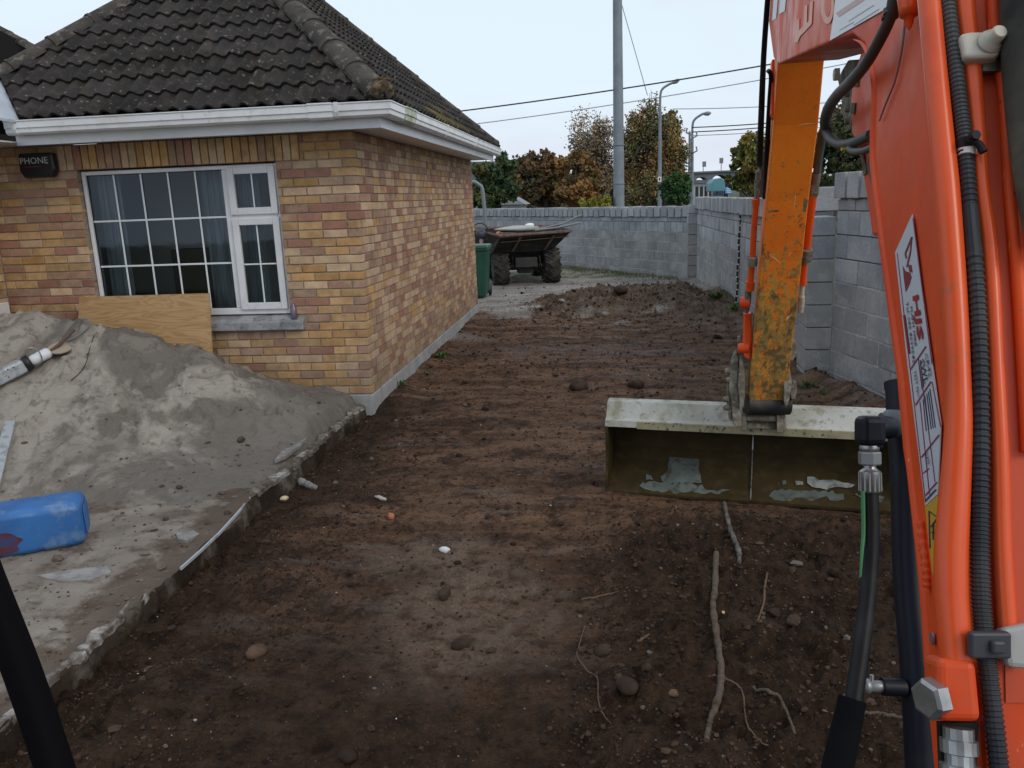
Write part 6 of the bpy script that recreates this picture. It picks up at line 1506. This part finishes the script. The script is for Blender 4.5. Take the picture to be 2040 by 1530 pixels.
# right side lines
apipe([(1646, 215, 14, .1), (1640, 260, 15, .1), (1632, 310, 15, .1), (1627, 345, 15, .1)], 'arm_hose', M_hose2)
apipe([(1627, 345, 17, .1), (1624, 368, 17, .1)], 'hose_ferrule', M_dirt); apipe([(1622, 368, 20, .1), (1620, 388, 22, .1)], 'pipe_nut', M_dirt, 6)
apipe([(1618, 388, 22, .1), (1617, 396, 20, .1), (1613, 440, 16, .1), (1608, 495, 14, .1)], 'arm_pipe', M_orp); apipe([(1608, 497, 24, .08), (1605, 520, 22, .08)], 'pipe_nut', M_dirt, 6)
apipe([(1603, 520, 13, .1), (1600, 550, 14, .1), (1599, 566, 17, .1)], 'arm_pipe', M_orp); apipe([(1599, 566, 9, .1), (1597, 592, 10, .1)], 'threaded_end', M_bei, 6); apipe([(1597, 590, 13, .1), (1596, 604, 14, .1), (1595, 622, 11, .1)], 'threaded_end', M_bei, 6)
b = MB(); b.prism([PD(x, y, 4.68) for x, y in [(1573, 645), (1578, 645), (1580, 682), (1569, 682)]], bS*.08); b.build('bucket_link', M_or, arm, fixn=True)
b = MB(); b.prism([PD(x, y, 4.68) for x, y in [(1570, 682), (1586, 680), (1588, 708), (1578, 720), (1566, 712)]], bS*.08); bez(b.build('link_end', M_dirt, arm, fixn=True), .006)
# ---- quick hitch
hit = empty('quick_hitch', PD(1520, 800, 4.8), parent=exc)
def hp_(pts, d, t, name='hitch_plate', m=M_dirt, bv=.006):
    b = MB(); b.prism([PD(x, y, d) for x, y in pts], bS*t); return bez(b.build(name, m, hit, fixn=True), bv)
hp_([(1469, 671), (1476, 670), (1479, 700), (1477, 716), (1468, 716)], 4.74, .04)
hp_([(1462, 706), (1468, 702), (1472, 716), (1470, 750), (1473, 800), (1478, 850), (1470, 852), (1460, 846), (1457, 800), (1452, 775), (1456, 725)], 4.70, .10)
hp_([(1474, 712), (1481, 716), (1484, 745), (1484, 790), (1480, 812), (1474, 806), (1470, 770)], 4.66, .16)
hp_([(1448, 765), (1455, 760), (1460, 800), (1459, 840), (1452, 838), (1447, 800)], 4.72, .06)
for x, y, r in [(1450, 738, .022), (1452, 757, .020), (1446, 795, .020), (1447, 812, .018), (1465, 737, .02)]:
    b = MB(); b.lathe(PD(x+4, y, 4.72), bN*-1+bS*-.4, [(0, r), (.02, r*.9), (.03, r*.5)], 8); b.build('hitch_nut', M_dirt, hit)
hp_([(1566, 722), (1571, 724), (1576, 750), (1578, 762), (1572, 800), (1566, 812), (1561, 800), (1562, 760)], 4.68, .16)
hp_([(1579, 760), (1586, 762), (1588, 780), (1584, 796), (1576, 795), (1573, 775)], 4.70, .06)
hp_([(1478, 812), (1500, 806), (1545, 808), (1564, 814), (1567, 858), (1558, 862), (1556, 832), (1546, 826), (1480, 824)], 4.84, .10, 'hitch_body')
hp_([(1478, 826), (1486, 826), (1488, 858), (1478, 858)], 4.80, .14, 'hitch_body'); hp_([(1547, 826), (1562, 826), (1562, 862), (1548, 862)], 4.80, .14, 'hitch_body')
hp_([(1488, 840), (1548, 842), (1548, 856), (1488, 853)], 4.86, .05, 'lock_bar'); hp_([(1496, 819), (1533, 820), (1533, 826), (1496, 825)], 4.825, .01, 'red_lock', mat('lock_pink', (.42, .17, .12), .6), .002)
b = MB(); b.tube([PD(1484, 833, 4.84), PD(1548, 834, 4.84)], .022, 12); b.build('hitch_pin', M_dirt, hit)

# ---- grading bucket
bk = empty('grading_bucket', (.8, 4.9, 0), parent=exc)
eb = Vector((.982, -.189, 0)).normalized(); ef = Vector((.189, .982, 0)).normalized(); O_ = Vector((-.02, 4.995, .005)); WB = 1.85
def fzb(px, py, f):
    d = ray(px, py); q = O_+ef*f; t = ((q-EYE).dot(ef))/d.dot(ef); return (EYE+d*t).z
zb_, zt_ = fzb(1207, 851, .04), fzb(1207, 800, .13)
M_bmud = mat('bucket_mud', (.050, .035, .013), .75, layers=[(3, .4, .6, (.034, .024, .010)), (14, .5, .66, (.075, .056, .026), {'amt': .5})], bump=(30, .25, .003))
M_bst = mat('bucket_steel', (.135, .165, .150), .5, .2, layers=[(8, .4, .6, (.095, .115, .10)), (22, .52, .62, (.06, .05, .028), {'amt': .8})])
M_bwh = mat('bucket_beam', (.47, .48, .44), .6, layers=[(2.2, .42, .58, (.34, .335, .27)), (9, .50, .62, (.22, .20, .12), {'amt': .7}), (34, .58, .66, (.12, .10, .06), {'amt': .6})], bump=(30, .3, .003)); M_bye = mat('beam_mud', (.33, .30, .19), .8, layers=[(9, .4, .6, (.22, .20, .12)), (30, .58, .62, (.08, .07, .05))], bump=(40, .5, .004))
sheet = [(0, 0), (.12, .070), (.24, .145), (.31, .22), (.345, .31), (.33, .39), (.27, zb_-.01), (.16, zb_+.015)]
def sweepb(prof, e0, e1, name, m, closed=True):
    b = MB(); a = O_+eb*e0; n = len(prof); vs = [a+ef*f+VZ*z for f, z in prof]+[a+eb*(e1-e0)+ef*f+VZ*z for f, z in prof]
    fs = [[i, (i+1) % n, n+(i+1) % n, n+i] for i in range(n if closed else n-1)]
    if closed: fs += [list(range(n))[::-1], list(range(n, 2*n))]
    b.add(vs, fs, 0, False); return b.build(name, m, bk, fixn=closed)
th = .012
bs_ = sheet+[(f+th, z-.004) for f, z in sheet[::-1]]
sweepb(bs_, 0, WB, 'back_sheet', M_bmud)
beam = [(.035, zb_), (.04, zb_+.045), (.075, zb_+.052), (.135, zt_), (.20, zt_+.005), (.26, zt_-.03), (.27, zb_), (.16, zb_+.0)]
o = sweepb(beam, -.008, WB+.008, 'top_beam', M_bwh); bez(o, .004)
sweepb([(.030, zb_-.004), (.034, zb_+.040), (.039, zb_+.044), (.039, zb_-.004)], .20, WB, 'beam_lip', M_bye)
side = [(0, 0)]+[(.0, .06), (.03, .16), (.025, zb_)]+[(.10, zb_+.03), (.27, zb_)]+[(f+.012, z) for f, z in sheet[::-1] if z < zb_-.05][:-1]
for e in (-.004, WB-.012): bez(sweepb(side, e, e+.016, 'side_plate', M_bmud), .003)
o = sweepb([(f-.012, z+.012) for f, z in sheet[:-1]]+[(f+.001, z+.002) for f, z in sheet[:-1][::-1]], .905, .913, 'centre_rib', mat('rib_bright', (.42, .44, .44), .35, .7, layers=[(30, .5, .6, (.16, .13, .07))]))
sweepb([(-.012, -.012), (-.012, .004), (.075, .050), (.077, .044)], 0, WB, 'cutting_edge', M_bmud)
sn = (ef*-.145+VZ*.24).normalized(); 
def BS(px, py, lift=.003):
    d = ray(px, py); q = O_+sn*lift; return EYE+d*((q-EYE).dot(sn)/d.dot(sn))
M_bpl = mat('bucket_bare_pale', (.33, .36, .35), .5, .2, layers=[(14, .5, .62, (.12, .12, .09), {'amt': .8})])
def patch(pts, lift=.0035, m=M_bst, jag=4.0, seed=1):
    rs = np.random.RandomState(seed); out = []
    for i, p in enumerate(pts):
        q = pts[(i+1) % len(pts)]; L_ = math.hypot(q[0]-p[0], q[1]-p[1]); k = max(1, int(L_/7))
        for j in range(k): out.append((p[0]+(q[0]-p[0])*j/k+rs.randn()*jag*.35*(j > 0), p[1]+(q[1]-p[1])*j/k+rs.randn()*jag*.5*(j > 0)))
    b = MB(); b.prism([BS(x, y, lift) for x, y in out], sn*.0008); b.build('bare_steel_patch', m, bk, fixn=True)
patch([(1333, 908), (1345, 904), (1360, 912), (1374, 910), (1386, 903), (1393, 912), (1393, 940), (1398, 962), (1368, 964), (1340, 962), (1318, 958), (1316, 950), (1330, 938)], lift=.0075)
patch([(1281, 960), (1316, 962), (1398, 965), (1408, 976), (1440, 974), (1455, 976), (1424, 984), (1398, 984), (1378, 978), (1340, 982), (1310, 978), (1284, 974), (1274, 968)], .0095, seed=2)
patch([(1287, 944), (1298, 948), (1301, 956), (1287, 956)], .0075, seed=3)
patch([(1544, 976), (1600, 977), (1680, 983), (1682, 996), (1660, 997), (1640, 990), (1615, 998), (1595, 992), (1560, 998), (1542, 996), (1532, 988)], .0095, seed=4)
patch([(1608, 950), (1622, 950), (1632, 957), (1655, 956), (1670, 958), (1690, 962), (1703, 966), (1688, 972), (1668, 970), (1640, 974), (1626, 972), (1608, 962)], .0075, m=M_bpl, seed=5)
patch([(1584, 958), (1600, 960), (1600, 966), (1586, 967)], .0075, m=M_bpl, jag=2, seed=6); patch([(1558, 958), (1566, 957), (1566, 965), (1559, 966)], .0075, jag=2, seed=7)
patch([(1702, 985), (1762, 990), (1756, 1001), (1738, 1002), (1722, 992)], .0095, seed=8)

# ---- black lift ram, elbow, hose
ram = empty('lift_ram', PD(1800, 1000, 1.2), parent=exc)
def rpipe(px, name, m, seg=16): return pipe(px, name, m, ram, seg)
rpipe([(1794, 762, 1.28, 58), (1799, 860, 1.26, 58), (1806, 960, 1.24, 60), (1813, 1160, 1.20, 62), (1828, 1340, 1.16, 64), (1845, 1660, 1.12, 66)], 'ram_barrel', M_ram, 24)
b = MB(); a = (PD(1790, 740, 1.28)-PD(1799, 860, 1.26)).normalized(); b.lathe(PD(1795, 775, 1.28), a, [(0, .0245), (.012, .0245), (.014, .020), (.016, .012)], 20, 0, False); b.build('ram_cap', M_ram, ram)
b = MB(); b.lathe(PD(1776, 843, 1.235), RT*-1, [(-.01, .021), (.006, .021), (.008, .017), (.016, .016)], 16); b.build('port_boss', mat('boss_blue_grey', (.10, .12, .14), .45), ram)
rpipe([(1772, 852, 1.22, 44), (1752, 852, 1.21, 48), (1737, 862, 1.21, 50), (1733, 888, 1.21, 48)], 'elbow', M_ram)
b = MB(); b.box(PD(1733, 858, 1.205), (.038, .036, .045), (RT, fwd, UP)); bez(b.build('elbow', M_ram, ram), .010, 3)
dn = (PD(1735, 980, 1.2)-PD(1733, 880, 1.2)).normalized(); c = PD(1732, 887, 1.205)
b = MB(); b.lathe(c, dn, [(0, .014), (.004, .0145), (.009, .0135), (.0095, .012)], 18); b.build('steel_collar', M_steel, ram)
b = MB(); b.lathe(c+dn*.0095, dn, [(0, .0155), (.002, .0165), (.018, .0165), (.020, .015)], 6, 0, False); b.build('union_nut', mat('nut_grey', (.26, .28, .29), .45, .6), ram)
b = MB(); b.lathe(c+dn*.0295, dn, [(0, .009), (.004, .0085), (.009, .014), (.0095, .0155)], 18); b.build('hose_neck', M_steel, ram)
b = MB(); pr = [(0, .0155), (.031, .0158), (.032, .013)]; b.lathe(c+dn*.039, dn, pr, 18)
for i in range(14):
    a = 2*math.pi*i/14; r_ = dn.orthogonal().normalized(); w_ = dn.cross(r_); b.tube([c+dn*.041+(r_*math.cos(a)+w_*math.sin(a))*.0152, c+dn*.068+(r_*math.cos(a)+w_*math.sin(a))*.0155], .0016, 5)
b.build('crimped_ferrule', M_steel, ram)
rpipe([(1733, 978, 1.205, 32), (1735, 1080, 1.19, 32), (1729, 1180, 1.17, 33), (1716, 1290, 1.14, 34), (1700, 1400, 1.11, 35)], 'ram_hose', M_rub)
rpipe([(1719, 978, 1.195, 8), (1720, 1060, 1.185, 8), (1717, 1100, 1.175, 7), (1714, 1150, 1.165, 4)], 'green_tracer', mat('tracer_green', (.04, .20, .075), .5))
rpipe([(1698, 1392, 1.11, 54), (1686, 1450, 1.10, 56), (1668, 1530, 1.08, 60), (1640, 1660, 1.05, 62)], 'hose_sleeve', mat('sleeve_black', (.006, .007, .009), .8, spec=.06))
b = MB(); a0, a1 = PD(1717, 1366, 1.15), PD(1806, 1370, 1.15); d_ = a1-a0; L_ = d_.length
b.lathe(a0, d_, [(0, .0075), (.004, .010), (.010, .0105), (.011, .0078), (L_*.45, .0082)], 14); b.build('grease_nipple', mat('nipple_grey', (.33, .36, .38), .4, .5), ram)
b = MB(); b.lathe(a0+d_*.45, d_, [(0, .0125), (L_*.5, .0125)], 14); b.build('nipple_socket', M_ram, ram)
b = MB(); b.lathe(a0+d_*.22-UP*-.004, UP, [(0, .004), (.012, .003)], 8); b.build('nipple_tip', M_steel, ram)
# rail of the cab in front of the lens, lower left
pipe([(-75, 1010, .52, 66), (-36, 1131, .51, 67), (42, 1331, .50, 68), (108, 1525, .49, 69), (150, 1660, .48, 70)], 'cab_rail', mat('rail_black', (.004, .004, .005), .7, spec=.05), exc, 20)

# the machine's unseen body around the lens, added to darken foreground and boom
def MX(s_, t_, z): return bS*s_+bN*t_+VZ*z
def mbox(a, c, name, m, bv=.03):
    a, c = Vector(a), Vector(c); b = MB(); d_ = c-a; b.box(MX(*((a+c)/2)), [abs(v) for v in d_], (bS, bN, VZ)); return bez(b.build(name, m, exc), bv)
M_body = mat('machine_grey', (.05, .05, .052), .6)
mbox((-1.75, -.75, .75), (-.75, .80, 1.55), 'unseen_engine_cover', M_or); mbox((-.95, -.78, .62), (.42, .08, .74), 'unseen_cab_floor', M_body)
mbox((-1.0, -.80, 2.46), (.30, .10, 2.54), 'unseen_cab_roof', M_body); mbox((-.98, -.78, 1.5), (-.92, .06, 2.46), 'unseen_cab_back', M_body)
mbox((-1.4, -.85, .0), (.85, -.52, .48), 'unseen_track', M_rub); mbox((-1.4, .55, .0), (.85, .88, .48), 'unseen_track', M_rub); mbox((-.8, -.5, .2), (.5, .52, .6), 'undercarriage', M_body); mbox((1.12, -.85, .02), (1.20, .88, .36), 'unseen_dozer_blade', M_or, .01)
mbox((-.85, -.45, .75), (-.40, .02, 1.15), 'seat', M_body)
# ================================================================ THINGS ON THE APRON AND THE SAND
def on(px, py): return gz(px, py)
# blue jerry can lying on its side
jc = empty('jerry_can', on(100, 1100), 'blue plastic jerry can with red stain lying on its side below the sand heap', 'jerry can')
M_blue = mat('can_blue', (.032, .155, .42), .45, layers=[(3.5, .42, .62, (.022, .11, .33)), (7, .56, .66, (.16, .26, .40), {'amt': .6}), (30, .55, .7, (.12, .2, .3), {'amt': .4})])
M_stain = mat('red_stain', (.10, .022, .03), .5, layers=[(14, .42, .58, (.04, .05, .14))])
g0_, g1_ = gz(172, 1086), gz(2, 1118); zc_ = .5*(g0_.z+g1_.z); g0_.z = g1_.z = zc_
ex = (g1_-g0_).normalized(); ey = Vector((-ex.y, ex.x, 0)); 
if (ey).dot(Vector((0, 1, 0))) < 0: ey = -ey
hh = .262; dpth = .28; Lc = .62
def J(a, f, z): return g0_+ex*a+ey*f+VZ*(z-.004)
b = MB(); sec = [(0.0, .03), (0, hh-.03), (.03, hh), (dpth-.03, hh), (dpth, hh-.03), (dpth, .03), (dpth-.03, 0), (.03, 0)]
st_ = [(0, .80), (.02, .94), (.06, 1.0), (.20, 1.0), (.21, .975), (.24, .975), (.25, 1.0), (.42, 1.0), (.43, .975), (.46, .975), (.47, 1.), (Lc-.05, 1), (Lc, .85)]
vs = []
for a_, s_ in st_:
    for f_, z_ in sec: vs.append(J(a_, dpth/2+(f_-dpth/2)*s_, hh/2+(z_-hh/2)*s_))
n = len(st_); k = 8; b.add(vs, [(i*k+j, i*k+(j+1) % k, (i+1)*k+(j+1) % k, (i+1)*k+j) for i in range(n-1) for j in range(k)]+[list(range(k))[::-1], list(range((n-1)*k, n*k))], 0, True)
o = b.build('can_body', M_blue, jc, fixn=True); bez(o, .012, 3)
b = MB(); vs = [J(-.002, dpth/2+(f_-dpth/2)*.62, hh/2+(z_-hh/2)*.62) for f_, z_ in sec]; b.prism(vs, ex*-.006); bez(b.build('base_rim', M_blue, jc, fixn=True), .003)
b = MB(); rs = np.random.RandomState(5); pp = [(.45+.15*math.cos(a)*(1+.14*math.sin(3*a+1)+.06*math.sin(7*a)), .085+.065*math.sin(a)*(1+.12*math.sin(4*a)+.05*math.sin(9*a+2))) for a in np.linspace(0, 6.283, 60)[:-1]]
b.prism([J(a_, -.0015, z_) for a_, z_ in pp], ey*.001); b.build('stain', M_stain, jc, fixn=True)
b = MB(); b.lathe(J(Lc-.01, dpth*.75, hh*.5), ex, [(0, .03), (.04, .03)], 14); b.build('cap', M_blkp, jc)
# grey tool half buried in the sand
tl_ = empty('road_saw_part', on(40, 760), 'grey and white metal tool with dark collar lying in the sand heap', 'tool'); tl_.name = 'site_tool'
M_alu = mat('dull_aluminium', (.42, .46, .48), .5, .3, layers=[(18, .5, .62, (.22, .24, .25), {'amt': .7})]); M_wh2 = mat('white_housing', (.66, .70, .74), .45)
t0, t1 = on(-30, 795)+VZ*.10, on(52, 752)+VZ*.10; dx_ = (t1-t0).normalized(); dz_ = (VZ-dx_*dx_.z).normalized(); dy_ = dz_.cross(dx_)
c = (t0+t1)/2; b = MB(); b.box(c, ((t1-t0).length, .10, .11), (dx_, dy_, dz_)); bx_ = bez(b.build('housing', M_alu, tl_), .02, 3)
for i, (u, v) in enumerate([(.35, .02), (.55, -.02), (.75, .03), (.3, -.03), (.62, .035)]):
    p_ = t0.lerp(t1, u)+dz_*v-dy_*.0505*(1 if (dy_.dot(EYE-c) < 0) else -1); b = MB(); b.lathe(p_, dy_*(-1 if dy_.dot(EYE-c) < 0 else 1), [(0, .006), (.001, .006)], 8); b.build('vent_hole', M_blkp, tl_)
c2 = on(66, 742)+VZ*.10; b = MB(); b.lathe(t1, dx_, [(0, .05), (.015, .062), (.045, .062), (.05, .045)], 18); b.build('collar', M_blkp, tl_)
b = MB(); b.lathe(t1+dx_*.05, dx_, [(0, .030), (.02, .042), (.14, .045), (.16, .036), (.165, .02)], 18); b.build('white_barrel', M_wh2, tl_)
b = MB(); hnd = [t1+dx_*q+dz_*w+dy_*e for q, w, e in ((.05, .05, 0), (.06, .10, -.03), (.09, .11, -.05), (.13, .07, -.06), (.12, -.02, -.05), (.06, -.05, -.02))]; b.tube([Vector(v) for v in crom([tuple(p) for p in hnd], 5)], .0045, 8); b.build('wire_guard', M_steel, tl_)
e_ = on(122, 706)+VZ*.05; b = MB(); b.lathe(e_, Vector((.15, -.35, 1)), [(-.012, .085), (0, .095), (.006, .09)], 20); b.build('dish', mat('dish_sand', (.36, .31, .24), .8), tl_)
b = MB(); b.tube([t1+dx_*.2, e_+VZ*.03, on(150, 672)+VZ*.06], .014, 8); b.build('clamp_arm', mat('arm_brown', (.12, .08, .065), .7), tl_)
for q in (0, 1):
    lp_ = [on(128, 680)+VZ*.05, on(150+5*q, 664-6*q)+VZ*.08, on(176, 655+q*2)+VZ*.07, on(178, 664+q*3)+VZ*.05, on(155, 680)+VZ*.04, on(135, 690)+VZ*.04]
    b = MB(); b.tube([Vector(v) for v in crom([tuple(p) for p in lp_], 5)], .006, 6); b.build('wire_handle', mat('handle_wire', (.20, .19, .18), .6, .3), tl_)
b = MB(); w_ = [on(x, y)+VZ*.012 for x, y in [(188, 672), (180, 700), (172, 725), (160, 745), (142, 762)]]; b.tube([Vector(v) for v in crom([tuple(p) for p in w_], 5)], .003, 5); tag(b.build('thin_wire', M_rub), 'thin dark wire trailing down the sand heap beside the tool', 'wire')
# pale batten at the left edge
b = MB(); a_, c_ = on(22, 848)+VZ*.03, on(-12, 985)+VZ*.03; d_ = (c_-a_).normalized(); s_ = d_.cross(VZ).normalized()
b.box((a_+c_)/2, ((c_-a_).length, .07, .018), (d_, s_, s_.cross(d_))); tag(b.build('metal_strip', M_alu), 'pale flat metal strip on the sand at the left edge of the picture', 'metal strip')
# light concrete pieces on the apron
for i, (pts, lb) in enumerate([([(75, 1150), (140, 1140), (215, 1130), (222, 1142), (180, 1158), (120, 1162)], 'flat pale slab fragment on the apron below the jerry can'),
                               ([(352, 1068), (385, 1058), (398, 1066), (372, 1082), (355, 1080)], 'small pale concrete fragment beside the edging strip, nearer the camera'),
                               ([(560, 905), (592, 884), (612, 880), (600, 900), (570, 922), (548, 928)], 'pale slab fragment at the apron edge below the house corner')]):
    q = [gz(x, y) for x, y in pts]; z_ = max(p.z for p in q)+.006; b = MB(); b.prism([Vector((p.x, p.y, z_)) for p in q], (0, 0, -.03)); tag(bez(b.build('slab_fragment', M_stg, fixn=True), .004), lb, 'concrete fragment')
